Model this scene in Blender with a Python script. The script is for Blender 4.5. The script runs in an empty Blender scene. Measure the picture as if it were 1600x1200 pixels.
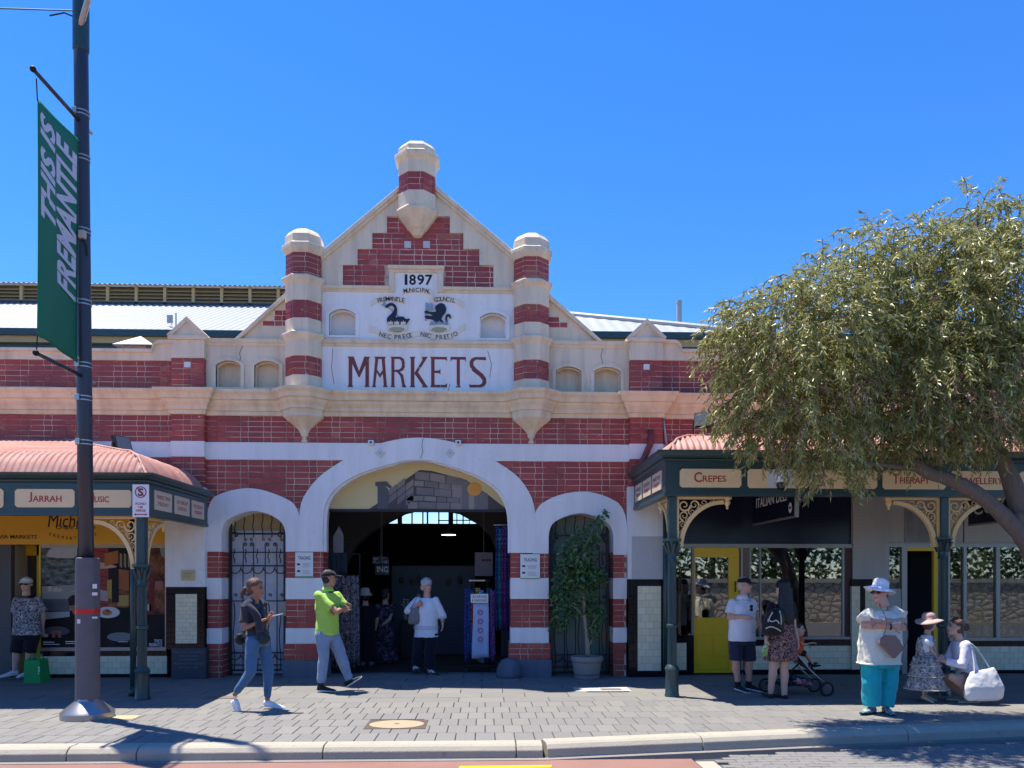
import bpy, bmesh, math, random
import numpy as np
from mathutils import Vector, Matrix, noise as mnoise
random.seed(7); rng = np.random.default_rng(7)
R = math.radians
scene = bpy.context.scene
COL = scene.collection

# ------------------------------------------------------------------ camera
CAM = Vector((0.0, -12.6, 1.6)); YAW = R(2.0); FPX = 1200.0; HZ = 905.0
SY, CY = math.sin(YAW), math.cos(YAW)
cd = bpy.data.cameras.new('camera'); cam = bpy.data.objects.new('camera', cd); COL.objects.link(cam)
cam.location = CAM; cam.rotation_euler = (R(90), 0, -YAW)
cd.sensor_width = 36.0; cd.lens = 36.0 * FPX / 1600.0
cd.shift_y = (HZ - 600.0) / 1600.0
cd.clip_start = 0.1; cd.clip_end = 3000
scene.camera = cam

# ------------------------------------------------------------------ sky and sun
SUN_DIR = Vector((-0.255, 0.166, 1.0)).normalized()     # towards the sun: behind the building, to the left
sun_el = math.asin(SUN_DIR.z)
sun_az = math.atan2(SUN_DIR.x, SUN_DIR.y)               # clockwise from +Y
w = bpy.data.worlds.new('World'); scene.world = w; w.use_nodes = True
nt = w.node_tree
bg = nt.nodes['Background']
sky = nt.nodes.new('ShaderNodeTexSky'); sky.sky_type = 'NISHITA'; sky.sun_disc = False
sky.sun_elevation = sun_el; sky.sun_rotation = sun_az
sky.altitude = 0; sky.air_density = 1.0; sky.dust_density = 0.0; sky.ozone_density = 10.0
hs = nt.nodes.new('ShaderNodeHueSaturation'); hs.inputs['Saturation'].default_value = 1.19; hs.inputs['Hue'].default_value = .507
nt.links.new(sky.outputs[0], hs.inputs['Color']); nt.links.new(hs.outputs[0], bg.inputs[0]); bg.inputs[1].default_value = 0.13
sl = bpy.data.lights.new('sun', 'SUN'); sl.energy = 4.7; sl.angle = R(0.53); sl.color = (1.0, 0.92, 0.79)
so = bpy.data.objects.new('sun', sl); COL.objects.link(so)
so.rotation_euler = SUN_DIR.to_track_quat('Z', 'Y').to_euler(); so.location = (-8, 6, 30)
scene.view_settings.view_transform = 'Standard'; scene.view_settings.look = 'None'
scene.view_settings.exposure = 0.95; scene.view_settings.gamma = 1.0
scene.view_settings.use_curve_mapping = False
scene.cycles.use_denoising = True
scene.cycles.max_bounces = 7; scene.cycles.diffuse_bounces = 4; scene.cycles.transparent_max_bounces = 12

# ------------------------------------------------------------------ pixels of the photograph (1600 x 1200) to places
def P(px, py, Y=0.0):
    a = (px - 800.0) / FPX
    t = (Y - CAM.y) / (CY - a * SY)
    return Vector((CAM.x + t * (SY + a * CY), Y, CAM.z + t * (HZ - py) / FPX))
def X(px, Y=0.0): return P(px, HZ, Y).x
def Z(py, px=655, Y=0.0): return P(px, py, Y).z
def G(px, py, z=0.0):
    t = (CAM.z - z) * FPX / (py - HZ); a = (px - 800.0) / FPX
    return Vector((CAM.x + t * (SY + a * CY), CAM.y + t * (CY - a * SY), z))

# ------------------------------------------------------------------ mesh builder
WPOS = {}
class MB:
    def __init__(s): s.v = []; s.f = []; s.m = []
    def add(s, vs, fs, mi=0):
        b = len(s.v); s.v += [tuple(v) for v in vs]
        s.f += [tuple(i + b for i in f) for f in fs]; s.m += [mi] * len(fs); return s
    def box(s, x0, x1, y0, y1, z0, z1, mi=0):
        if x0 > x1: x0, x1 = x1, x0
        if y0 > y1: y0, y1 = y1, y0
        if z0 > z1: z0, z1 = z1, z0
        v = [(x0,y0,z0),(x1,y0,z0),(x1,y1,z0),(x0,y1,z0),(x0,y0,z1),(x1,y0,z1),(x1,y1,z1),(x0,y1,z1)]
        return s.add(v, [(3,2,1,0),(4,5,6,7),(0,1,5,4),(1,2,6,5),(2,3,7,6),(3,0,4,7)], mi)
    def prism(s, poly, y0, y1, mi=0):
        """poly = [(x, z)] seen from the front (-Y), extruded from y0 (front) to y1 (back)"""
        a = sum(poly[i][0]*poly[(i+1)%len(poly)][1]-poly[(i+1)%len(poly)][0]*poly[i][1] for i in range(len(poly)))
        if a < 0: poly = poly[::-1]
        n = len(poly)
        v = [(p[0], y0, p[1]) for p in poly] + [(p[0], y1, p[1]) for p in poly]
        f = [tuple(range(n)), tuple(range(2*n-1, n-1, -1))]
        f += [(i, i+n, (i+1)%n+n, (i+1)%n) for i in range(n)]
        return s.add(v, f, mi)
    def band(s, outer, inner, y0, y1, mi=0):
        """strip between two open polylines [(x,z)] of equal length"""
        n = len(outer)
        for i in range(n-1):
            q = [outer[i], outer[i+1], inner[i+1], inner[i]]
            v = [(p[0], y0, p[1]) for p in q] + [(p[0], y1, p[1]) for p in q]
            f = [(0,1,2,3), (7,6,5,4), (0,4,5,1), (2,6,7,3)]
            if i == 0: f.append((3,7,4,0))
            if i == n-2: f.append((1,5,6,2))
            s.add(v, f, mi)
        return s
    def tube(s, pts, rad, seg=8, caps=True, sq=1.0, mi=0):
        pts = [Vector(p) for p in pts]; n = len(pts)
        if not hasattr(rad, '__len__'): rad = [rad]*n
        if len(rad) != n: rad = [float(x) for x in np.interp(np.linspace(0,1,n), np.linspace(0,1,len(rad)), rad)]
        up = None; rings = []
        for i, p in enumerate(pts):
            d = (pts[min(i+1,n-1)] - pts[max(i-1,0)])
            if d.length < 1e-9: d = Vector((0,0,1))
            d.normalize()
            if up is None:
                up = Vector((0,1,0)) if abs(d.y) < .9 else Vector((1,0,0))
            u = (up - d*up.dot(d))
            if u.length < 1e-6: u = Vector((1,0,0)) - d*d.x
            u.normalize(); up = u; w_ = d.cross(u)
            rings.append([p + u*(math.cos(2*math.pi*k/seg)*rad[i]) + w_*(math.sin(2*math.pi*k/seg)*rad[i]*sq) for k in range(seg)])
        v = [q for r in rings for q in r]; f = []
        for i in range(n-1):
            for k in range(seg):
                f.append((i*seg+k, i*seg+(k+1)%seg, (i+1)*seg+(k+1)%seg, (i+1)*seg+k))
        if caps:
            f.append(tuple(range(seg-1,-1,-1))); f.append(tuple(range((n-1)*seg, n*seg)))
        return s.add(v, f, mi)
    def lathe(s, cx, cy, prof, seg=16, rot=0.0, mi=0):
        """prof = [(r, z)] bottom to top"""
        v = []; f = []; n = len(prof)
        for r, z in prof:
            for k in range(seg):
                a = rot + 2*math.pi*k/seg
                v.append((cx + r*math.cos(a), cy + r*math.sin(a), z))
        for i in range(n-1):
            for k in range(seg):
                f.append((i*seg+k, i*seg+(k+1)%seg, (i+1)*seg+(k+1)%seg, (i+1)*seg+k))
        f.append(tuple(range(seg-1,-1,-1))); f.append(tuple(range((n-1)*seg, n*seg)))
        return s.add(v, f, mi)
    def ball(s, c, r, seg=12, rings=8, mi=0):
        if not hasattr(r, '__len__'): r = (r,r,r)
        v = [(c[0], c[1], c[2]-r[2])]; f = []
        for i in range(1, rings):
            t = math.pi*i/rings
            for k in range(seg):
                a = 2*math.pi*k/seg
                v.append((c[0]+r[0]*math.sin(t)*math.cos(a), c[1]+r[1]*math.sin(t)*math.sin(a), c[2]-r[2]*math.cos(t)))
        v.append((c[0], c[1], c[2]+r[2]))
        for k in range(seg):
            f.append((0, 1+(k+1)%seg, 1+k))
            for i in range(rings-2):
                a = 1+i*seg; f.append((a+k, a+(k+1)%seg, a+seg+(k+1)%seg, a+seg+k))
            a = 1+(rings-2)*seg; f.append((a+k, a+(k+1)%seg, len(v)-1))
        return s.add(v, f, mi)
    def sweep(s, path, prof, closed=False, mi=0):
        """path = [(x,y)] plan, left to right; prof = closed polygon [(out, z)], out measured to the path's right (towards -Y for a left-to-right path)"""
        n = len(path); rings = []
        for i in range(n):
            p = Vector(path[i])
            d0 = (p - Vector(path[i-1])).normalized() if i > 0 else None
            d1 = (Vector(path[i+1]) - p).normalized() if i < n-1 else None
            if d0 is None: d0 = d1
            if d1 is None: d1 = d0
            n0 = Vector((d0.y, -d0.x)); n1 = Vector((d1.y, -d1.x))
            m = (n0+n1); m = m / max(m.length_squared, 1e-6) * 2 if m.length > 1e-6 else n0
            if m.length > 3: m = m.normalized()*3
            rings.append([(p.x + m.x*o, p.y + m.y*o, z) for o, z in prof])
        k = len(prof); v = [q for r in rings for q in r]; f = []
        for i in range(n-1):
            for j in range(k):
                f.append((i*k+j, (i+1)*k+j, (i+1)*k+(j+1)%k, i*k+(j+1)%k))
        f.append(tuple(range(k))); f.append(tuple(range(n*k-1, (n-1)*k-1, -1)))
        return s.add(v, f, mi)
    def mesh(s, name):
        me = bpy.data.meshes.new(name); me.from_pydata(s.v, [], s.f); return me
    def build(s, name, mat, parent=None, smooth=False, origin=None, bevel=0.0, recalc=True, auto=None):
        V = np.array(s.v, dtype=float)
        if origin is None:
            lo, hi = V.min(0), V.max(0)
            origin = Vector(((lo[0]+hi[0])/2, (lo[1]+hi[1])/2, lo[2]))
        origin = Vector(origin)
        V = V - np.array(origin)
        me = bpy.data.meshes.new(name); me.from_pydata(V.tolist(), [], s.f)
        mats = mat if isinstance(mat, (list, tuple)) else [mat]
        for m in mats: me.materials.append(m)
        if len(mats) > 1: me.polygons.foreach_set('material_index', s.m)
        if recalc:
            bm = bmesh.new(); bm.from_mesh(me); bmesh.ops.recalc_face_normals(bm, faces=bm.faces); bm.to_mesh(me); bm.free()
        if smooth: me.polygons.foreach_set('use_smooth', [True]*len(me.polygons))
        me.update()
        o = place(name, me, origin, parent)
        if auto is not None:
            me.polygons.foreach_set('use_smooth', [True]*len(me.polygons))
            try: me.set_sharp_from_angle(angle=R(auto))
            except Exception: pass
        if bevel:
            b = o.modifiers.new('bevel', 'BEVEL'); b.width = bevel; b.segments = 2; b.limit_method = 'ANGLE'; b.angle_limit = R(35)
        return o
def place(name, me, loc, parent=None):
    o = bpy.data.objects.new(name, me); COL.objects.link(o)
    loc = Vector(loc)
    if parent is not None:
        o.parent = parent; o.location = loc - WPOS[parent.name]
    else: o.location = loc
    WPOS[o.name] = loc
    return o
def tag(o, label=None, cat=None, group=None, kind=None):
    if label: o['label'] = label
    if cat: o['category'] = cat
    if group: o['group'] = group
    if kind: o['kind'] = kind
    return o
def thing(name, loc, label, cat, group=None):
    return tag(place(name, None, loc), label, cat, group)
def bx(name, mat, parent, x0, x1, y0, y1, z0, z1, bevel=0.0):
    return MB().box(x0,x1,y0,y1,z0,z1).build(name, mat, parent, bevel=bevel)

# ------------------------------------------------------------------ materials
MATS = {}
class NT:
    def __init__(s, name):
        s.m = bpy.data.materials.new(name); s.m.use_nodes = True; s.t = s.m.node_tree
        s.b = s.t.nodes['Principled BSDF']; s.o = s.t.nodes['Material Output']
    def n(s, typ, **kw):
        nd = s.t.nodes.new(typ)
        for k, v in kw.items():
            if k.startswith('i_'):
                key = k[2:]; key = int(key) if key.isdigit() else key.replace('_', ' ')
                nd.inputs[key].default_value = v
            else: setattr(nd, k, v)
        return nd
    def l(s, a, b): s.t.links.new(a, b); return s
    def coord(s, kind='Object', scale=(1,1,1)):
        tc = s.n('ShaderNodeTexCoord'); mp = s.n('ShaderNodeMapping'); mp.inputs['Scale'].default_value = scale
        s.l(tc.outputs[kind], mp.inputs[0]); return mp.outputs[0]
    def world(s, scale=(1,1,1)):
        g = s.n('ShaderNodeNewGeometry'); mp = s.n('ShaderNodeMapping'); mp.inputs['Scale'].default_value = scale
        s.l(g.outputs['Position'], mp.inputs[0]); return mp.outputs[0]
    def noise(s, vec, scale, detail=4, rough=.55, dist=0.0):
        nd = s.n('ShaderNodeTexNoise'); nd.inputs['Scale'].default_value = scale; nd.inputs['Detail'].default_value = detail
        nd.inputs['Roughness'].default_value = rough; nd.inputs['Distortion'].default_value = dist
        s.l(vec, nd.inputs['Vector']); return nd.outputs['Fac']
    def ramp(s, fac, stops):
        r = s.n('ShaderNodeValToRGB'); el = r.color_ramp.elements
        while len(el) < len(stops): el.new(0.5)
        for e, (p, c) in zip(el, stops): e.position = p; e.color = (*c, 1) if len(c) == 3 else c
        s.l(fac, r.inputs[0]); return r.outputs[0]
    def mix(s, fac, a, b, blend='MIX'):
        m = s.n('ShaderNodeMix', data_type='RGBA', blend_type=blend)
        for sock, val in ((m.inputs[0], fac), (m.inputs[6], a), (m.inputs[7], b)):
            if isinstance(val, (int, float)): sock.default_value = val
            elif isinstance(val, tuple): sock.default_value = (*val, 1) if len(val) == 3 else val
            else: s.l(val, sock)
        return m.outputs[2]
    def math(s, op, a, b=0.0):
        m = s.n('ShaderNodeMath', operation=op)
        for sock, val in ((m.inputs[0], a), (m.inputs[1], b)):
            if isinstance(val, (int, float)): sock.default_value = val
            else: s.l(val, sock)
        return m.outputs[0]
    def bump(s, h, strength=.3, dist=.01):
        b = s.n('ShaderNodeBump'); b.inputs['Strength'].default_value = strength; b.inputs['Distance'].default_value = dist
        s.l(h, b.inputs['Height']); s.l(b.outputs[0], s.b.inputs['Normal']); return s
    def color(s, c):
        if isinstance(c, tuple): s.b.inputs['Base Color'].default_value = (*c, 1)
        else: s.l(c, s.b.inputs['Base Color'])
        return s
    def set(s, rough=.6, spec=.4, metal=0.0):
        s.b.inputs['Roughness'].default_value = rough; s.b.inputs['Specular IOR Level'].default_value = spec
        s.b.inputs['Metallic'].default_value = metal; return s
def lum(c, k): return tuple(min(1, x*k) for x in c)
def plain(name, c, rough=.6, spec=.4, metal=0.0, var=.12, scale=9.0, bump=.08):
    """painted / solid surface with slight mottling and fine relief"""
    if name in MATS: return MATS[name]
    t = NT(name); v = t.world()
    f = t.noise(v, scale, 5, .6); f2 = t.noise(v, scale*.17, 3)
    c1 = t.mix(f, lum(c, 1-var), lum(c, 1+var)); t.color(t.mix(f2, t.mix(.5, c1, lum(c, 1-var*.8)), c1))
    t.set(rough, spec, metal)
    if bump: t.bump(t.noise(v, scale*9, 3), bump, .004)
    MATS[name] = t.m; return t.m
def stucco(name, c, stain, amt=.5, rough=.8, patches=None):
    t = NT(name); v = t.world(); vs = t.world((1.6, 1.6, .22))
    streak = t.noise(vs, 3.2, 6, .65); bl = t.noise(v, 1.1, 5, .6); fine = t.noise(v, 22, 4)
    base = t.mix(bl, lum(c, .90), lum(c, 1.06))
    base = t.mix(t.math('MULTIPLY', t.ramp(streak, [(.44, (0,0,0)), (.70, (1,1,1))]), amt*1.05), base, stain)
    spots = t.ramp(t.noise(v, 6.5, 6, .7), [(.62, (0,0,0)), (.70, (1,1,1))])
    base = t.mix(t.math('MULTIPLY', spots, amt*.8), base, lum(stain, .75))
    if patches:   # flaked paint
        fl = t.ramp(t.noise(v, 4.6, 8, .72, .6), [(patches[1], (0,0,0)), (patches[1]+.015, (1,1,1))])
        base = t.mix(fl, base, patches[0])
    t.color(t.mix(t.math('MULTIPLY', fine, .12), base, lum(c, .6)))
    t.set(rough, .25); t.bump(t.math('ADD', fine, t.math('MULTIPLY', bl, 2.0)), .25, .006)
    return t.m
CREAM = stucco('stucco_cream', (.83,.70,.52), (.44,.36,.27), .5)
CORN = stucco('stucco_cornice', (.84,.69,.48), (.44,.32,.21), .5)
WHITE = stucco('stucco_white', (.84,.83,.82), (.55,.54,.53), .35)
PANEL = stucco('stucco_sign_white', (.90,.88,.86), (.66,.60,.52), .4, patches=((.46,.40,.34), .685))
GREYP = stucco('painted_grey', (.50,.47,.44), (.32,.31,.30), .3)
BASEG = stucco('plinth_grey', (.14,.16,.20), (.07,.08,.10), .5)

def brick_mat(name, obj_random):
    t = NT(name); v = t.world()
    if obj_random: rnd = t.n('ShaderNodeObjectInfo').outputs['Random']
    else: rnd = t.n('ShaderNodeNewGeometry').outputs['Random Per Island']
    c = t.ramp(rnd, [(0, (.32,.042,.036)), (.35, (.39,.048,.040)), (.7, (.46,.058,.046)), (.93, (.52,.085,.056)), (1, (.50,.18,.11))])
    n1 = t.noise(v, 14, 5, .65); n2 = t.noise(v, 1.3, 4)
    big = t.ramp(t.noise(v, .55, 5, .6), [(.42,(0,0,0)),(.62,(1,1,1))]); c = t.mix(t.math('MULTIPLY', big, .62), c, (.17,.030,.036)); c = t.mix(t.math('MULTIPLY', n2, .4), c, (.22,.032,.038))
    c = t.mix(t.math('MULTIPLY', n1, .3), c, (.42,.12,.095))
    worn = t.ramp(t.noise(v, 5.5, 8, .78), [(.655, (0,0,0)), (.67, (1,1,1))]); fl = t.ramp(t.noise(v, 13, 6, .7), [(.665, (0,0,0)), (.68, (1,1,1))]); orange = t.ramp(t.noise(v, 3.1, 5, .6), [(.62,(0,0,0)),(.70,(1,1,1))]); c = t.mix(t.math('MULTIPLY', orange, .5), c, (.46,.14,.075)); c = t.mix(t.math('MULTIPLY', fl, .8), c, (.75,.66,.60))
    c = t.mix(t.math('MULTIPLY', worn, .85), c, (.66,.50,.38))
    t.color(c).set(.42, .4); t.bump(t.noise(v, 35, 5), .5, .004)
    return t.m
BRICK_O = brick_mat('brick_paint_single', True); BRICK_I = brick_mat('brick_paint', False)
t = NT('mortar'); v = t.world(); f = t.ramp(t.noise(v, 1.0, 5, .65), [(.47, (.80,.63,.50)), (.58, (.22,.07,.07))])
t.color(t.mix(t.math('MULTIPLY', t.noise(v, 30, 3), .5), f, (.62,.46,.37))).set(.9, .2); MORTAR = t.m

def glass(name, refl=.10, tint=(.75,.8,.85)):
    t = NT(name); nt_ = t.t
    tr = t.n('ShaderNodeBsdfTransparent'); tr.inputs[0].default_value = (*tint, 1)
    gl = t.n('ShaderNodeBsdfGlossy'); gl.inputs['Roughness'].default_value = .015
    fr = t.n('ShaderNodeFresnel'); fr.inputs[0].default_value = 1.55
    ms = t.n('ShaderNodeMixShader')
    t.l(t.math('ADD', fr.outputs[0], refl), ms.inputs[0]); t.l(tr.outputs[0], ms.inputs[1]); t.l(gl.outputs[0], ms.inputs[2])
    t.l(ms.outputs[0], t.o.inputs['Surface']); nt_.nodes.remove(t.b); return t.m
GLASS = glass('shop_glass', .22, (.45,.48,.5)); GLASS2 = glass('shop_glass_clear', .10, (.8,.85,.85))

GREEN = plain('heritage_green', (.028,.062,.066), .32, .5, bump=.05)
YELLOW = plain('yellow_gloss', (.78,.47,.012), .32, .5)
SIGNY = plain('sign_yellow', (.80,.42,.03), .45)
IVORY = plain('bracket_cream', (.82,.57,.27), .45)
PANELC = plain('fascia_panel_cream', (.82,.60,.34), .5)
REDT = plain('red_lettering', (.42,.035,.03), .5)
DARKT = plain('dark_lettering', (.012,.013,.02), .5)
WHITET = plain('white_lettering', (.80,.80,.80), .5)
NAVY = plain('navy_board', (.008,.012,.035), .25, .5)
IRON = plain('wrought_iron', (.012,.016,.018), .45, .5)
ALU = plain('aluminium_frame', (.33,.32,.30), .4, .5, .6)
STEEL = plain('galvanised_steel', (.42,.43,.44), .4, .5, .8)
BLACKP = plain('black_plastic', (.010,.010,.012), .6, .25)
BLACKT = NT('black_tile').color((.006,.007,.011)).set(.16, .25).m
t = NT('cream_tile'); rn = t.n('ShaderNodeObjectInfo').outputs['Random']
t.color(t.mix(rn, (.74,.66,.44), (.84,.76,.54))).set(.2, .3); CTILE = t.m
GROUT = plain('grout', (.46,.42,.32), .8)
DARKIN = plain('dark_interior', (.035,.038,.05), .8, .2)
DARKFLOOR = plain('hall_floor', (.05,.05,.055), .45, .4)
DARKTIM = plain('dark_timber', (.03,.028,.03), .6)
WHITEROOF = plain('zinc_white', (.38,.40,.42), .45, .4, var=.10, scale=1.5)
LOUVRE = plain('louvre_tan', (.40,.28,.14), .6)
FASCIAC = plain('fascia_cream', (.52,.38,.20), .6)
POSTB = plain('post_navy', (.032,.036,.052), .38, .5)
POSTG = plain('post_grey_sleeve', (.115,.11,.125), .5, .4, var=.3, scale=5)
# pink corrugated steel, sun bleached
t = NT('pink_corrugated'); v = t.world()
c = t.mix(t.ramp(t.noise(t.world((.6,2.5,1)), 2.2, 6, .65), [(.35,(0,0,0)),(.7,(1,1,1))]), (.40,.165,.135), (.53,.30,.25))
t.color(t.mix(t.ramp(t.noise(v, 7, 7, .7), [(.60,(0,0,0)),(.72,(1,1,1))]), c, (.60,.50,.45))).set(.6, .3); PINK = t.m

# ------------------------------------------------------------------ text
_tc = {}
def text_mesh(body, offset=0.0, shear=0.0, spacing=1.0):
    key = (body, offset, shear, spacing)
    if key in _tc: return _tc[key]
    cu = bpy.data.curves.new('t', 'FONT'); cu.body = body; cu.offset = offset; cu.shear = shear; cu.space_character = spacing
    cu.resolution_u = 3
    ob = bpy.data.objects.new('t', cu); COL.objects.link(ob)
    bpy.context.view_layer.update()
    me = bpy.data.meshes.new_from_object(ob.evaluated_get(bpy.context.evaluated_depsgraph_get()))
    bpy.data.objects.remove(ob)
    vs = np.array([v.co[:] for v in me.vertices]) if len(me.vertices) else np.zeros((1,3))
    fs = [tuple(p.vertices) for p in me.polygons]
    bpy.data.meshes.remove(me); _tc[key] = (vs, fs); return vs, fs
def text(name, body, mat, parent, x0, x1, z0, z1, y, offset=0.0, shear=0.0, spacing=1.0, fit=True, frame=None, depth=.003, out=None):
    """flat lettering filling the box x0..x1, z0..z1 on the plane Y = y (front towards -Y); frame = function (u, v, d) -> point for other planes"""
    vs, fs = text_mesh(body, offset, shear, spacing)
    lo, hi = vs.min(0), vs.max(0); sx = (x1-x0)/(hi[0]-lo[0]); sz = (z1-z0)/(hi[1]-lo[1])
    if not fit: sx = sz = min(sx, sz)
    u = x0 + (vs[:,0]-lo[0])*sx; vv = z0 + (vs[:,1]-lo[1])*sz
    fr = frame or (lambda a, b, d: (a, y-d, b))
    n = len(vs)
    bound = {}
    for f in fs:
        for i in range(len(f)):
            e = (f[i], f[(i+1) % len(f)]); bound[e] = 1
    edges = [e for e in bound if (e[1], e[0]) not in bound]
    mb = out or MB()
    pts = [fr(u[i], vv[i], depth) for i in range(n)] + [fr(u[i], vv[i], 0) for i in range(n)]
    mb.add(pts, fs + [(b, a, a+n, b+n) for a, b in edges])
    if out is not None: return None
    return mb.build(name, mat, parent, recalc=False)
# ================================================================== GROUND
def asphalt(name, c, agg=(.3,.28,.27)):
    t = NT(name); v = t.world()
    f = t.noise(v, 160, 2, .8); b = t.noise(v, 2.2, 5, .6); c2 = t.mix(b, lum(c,.8), lum(c,1.2))
    t.color(t.mix(t.ramp(f, [(.55,(0,0,0)),(.75,(1,1,1))]), c2, agg)).set(.85, .25); t.bump(f, .6, .006); return t.m
ROADM = asphalt('red_asphalt', (.25,.135,.112), (.34,.25,.22))
GUTTERM = asphalt('gutter_concrete', (.22,.205,.185), (.36,.34,.31))
t = NT('kerb_concrete'); v = t.world()
b = t.noise(v, 3.0, 6, .7); sp = t.ramp(t.noise(v, 9, 7, .75), [(.60,(0,0,0)),(.70,(1,1,1))])
t.color(t.mix(t.math('MULTIPLY', sp, .8), t.mix(b, (.31,.285,.23), (.43,.40,.33)), (.20,.19,.17))).set(.85,.25); t.bump(t.noise(v, 40, 6), .5, .008); KERBM = t.m
def paver_mat(name, obj):
    t = NT(name); v = t.world()
    rnd = t.n('ShaderNodeObjectInfo').outputs['Random'] if obj else t.n('ShaderNodeNewGeometry').outputs['Random Per Island']
    c = t.ramp(rnd, [(0,(.165,.165,.168)), (.5,(.19,.188,.186)), (1,(.225,.22,.21))])
    n1 = t.noise(v, 1.2, 5, .65); n2 = t.noise(v, 55, 4, .7); st = t.ramp(t.noise(v, 3.5, 7, .75), [(.62,(0,0,0)),(.70,(1,1,1))])
    c = t.mix(t.math('MULTIPLY', n1, .7), c, (.24,.23,.21)); c = t.mix(t.math('MULTIPLY', n2, .35), c, (.12,.12,.125))
    c = t.mix(t.math('MULTIPLY', st, .6), c, (.11,.108,.108))
    t.color(c).set(.75,.3); t.bump(n2, .35, .004); return t.m
PAV_O = paver_mat('paver_single', True); PAV_I = paver_mat('paver_field', False)
JOINT = plain('paver_joint', (.075,.072,.068), .9)
BRPAV = plain('bay_paving_grey', (.20,.195,.19), .8, .25, var=.25, scale=30)
YLINE = plain('yellow_road_paint', (.72,.42,.02), .6, var=.3, scale=20)

def kerb_y(x):      # back edge of the kerb: straight, then swinging towards the shops on the right
    if x < 0.55: return -5.0
    return -5.0 + 0.155*(x-0.55)
RZ = -0.125
ground = MB().box(-1200, 1200, -1200, 1200, -0.6, -0.22).build('ground', asphalt('far_ground', (.24,.22,.20)))
tag(ground, kind='structure')
road = MB().box(-80, 1.98, -17.5, -5.285, -.21, RZ).build('road', ROADM); tag(road, kind='structure')
# gutter strip along the kerb
gp = [(-60,-5.22),(0.55,-5.22),(30,-5.22+0.155*29.45)]
g = MB().sweep([(a,b) for a,b in gp], [(0,-.21),(0,RZ+.006),(.085,RZ+.005),(.085,-.21)]).build('gutter', GUTTERM); tag(g, kind='structure')
# parking bay paved in small grey pavers, with a pale edge band
bay = MB().prism([(2.02,0),(40,0),(40,1),(2.02,1)], 0, 1)
bay.v = [(x, -17.5 + (z*(12.25) if x < 3 else z*(17.5-5.3+0.155*39.0)), RZ-.02 + y*(-.05)) for x,y,z in bay.v]
bay = bay.build('parking_bay', plain('bay_joint', (.08,.08,.08), .9)); tag(bay, kind='structure')
be = MB().box(1.985, 2.16, -17.5, -5.41, -.21, RZ+.004).build('bay_edging', KERBM); tag(be, kind='structure')
def paver_unit(lx, ly, h=.05, ch=.005):
    m = MB(); a, b = lx/2, ly/2
    v = [(-a,-b,-h),(a,-b,-h),(a,b,-h),(-a,b,-h),(-a,-b,-ch),(a,-b,-ch),(a,b,-ch),(-a,b,-ch),
         (-a+ch,-b+ch,0),(a-ch,-b+ch,0),(a-ch,b-ch,0),(-a+ch,b-ch,0)]
    f = [(0,1,5,4),(1,2,6,5),(2,3,7,6),(3,0,4,7),(4,5,9,8),(5,6,10,9),(6,7,11,10),(7,4,8,11),(8,9,10,11)]
    return v, f
v0, f0 = paver_unit(.192, .094, .03, .006)
bm_ = MB(); nb = 0
for j in range(40):
    for i in range(60):
        x = 2.28 + i*.2 + (.1 if j % 2 else 0); y = -7.6 + j*.1
        if y > -5.47 + 0.155*(x-0.55): continue
        bm_.add([(x+a, y+b, RZ+.004+c+random.uniform(-.002,.002)) for a,b,c in v0], f0)
o = bm_.build('bay_paver', BRPAV, bay, recalc=False); tag(o, kind='stuff')
# yellow kerb-side road paint: short slanting dashes
for i, (xa, xb) in enumerate(((-5.05,-4.75),(-4.1,-3.1),(-0.25,0.6))):
    s_ = .06 if i == 0 else .02
    m = MB().add([(xa,-5.62,RZ+.004),(xb,-5.60,RZ+.004),(xb+s_,-5.52+s_,RZ+.004),(xa+s_,-5.53+s_,RZ+.004)], [(0,1,2,3)])
    tag(m.build('road_marking', YLINE, recalc=False), kind='structure')
# pavement base and pavers
pv = MB()
pth = [(-60,-4.98),(0.55,-4.98),(30,-4.98+0.155*29.45)]
pv.add([(-60,-4.98,-.05),(0.55,-4.98,-.05),(30,-.415,-.05),(30,.9,-.05),(-60,.9,-.05)], [(0,1,2,3,4)])
pav = pv.build('pavement', JOINT, recalc=False, origin=(0,0,-.05)); tag(pav, kind='structure')
PAVERS = []
def covered_ground(x, y):
    for (a,b,c,d) in GROUND_PLATES:
        if a < x < b and c < y < d: return True
    return False
g1 = G(620,1132); g2 = G(940,1077)
GROUND_PLATES = [(g1.x-.33, g1.x+.33, g1.y-.26, g1.y+.26), (g2.x-.40, g2.x+.40, g2.y-.2, g2.y+.2)]
for j in range(-2, 17):
    yc = -4.78 + j*.4
    slab = yc > -2.75
    if slab: continue
    for i in range(-70, 75):
        x = i*.2 + (.1 if j % 2 else 0)
        if yc - .19 < kerb_y(x) + .02: continue
        PAVERS.append((x, yc, .2, .4))
y0 = -4.78 - .2 + 6*.4     # start of the slab zone
for j in range(0, 9):
    yc = y0 + .2 + j*.4
    for i in range(-30, 36):
        x = i*.6 + (.3 if j % 2 else 0) - .05
        if yc > .7: continue
        PAVERS.append((x, yc, .6, .4))
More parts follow.
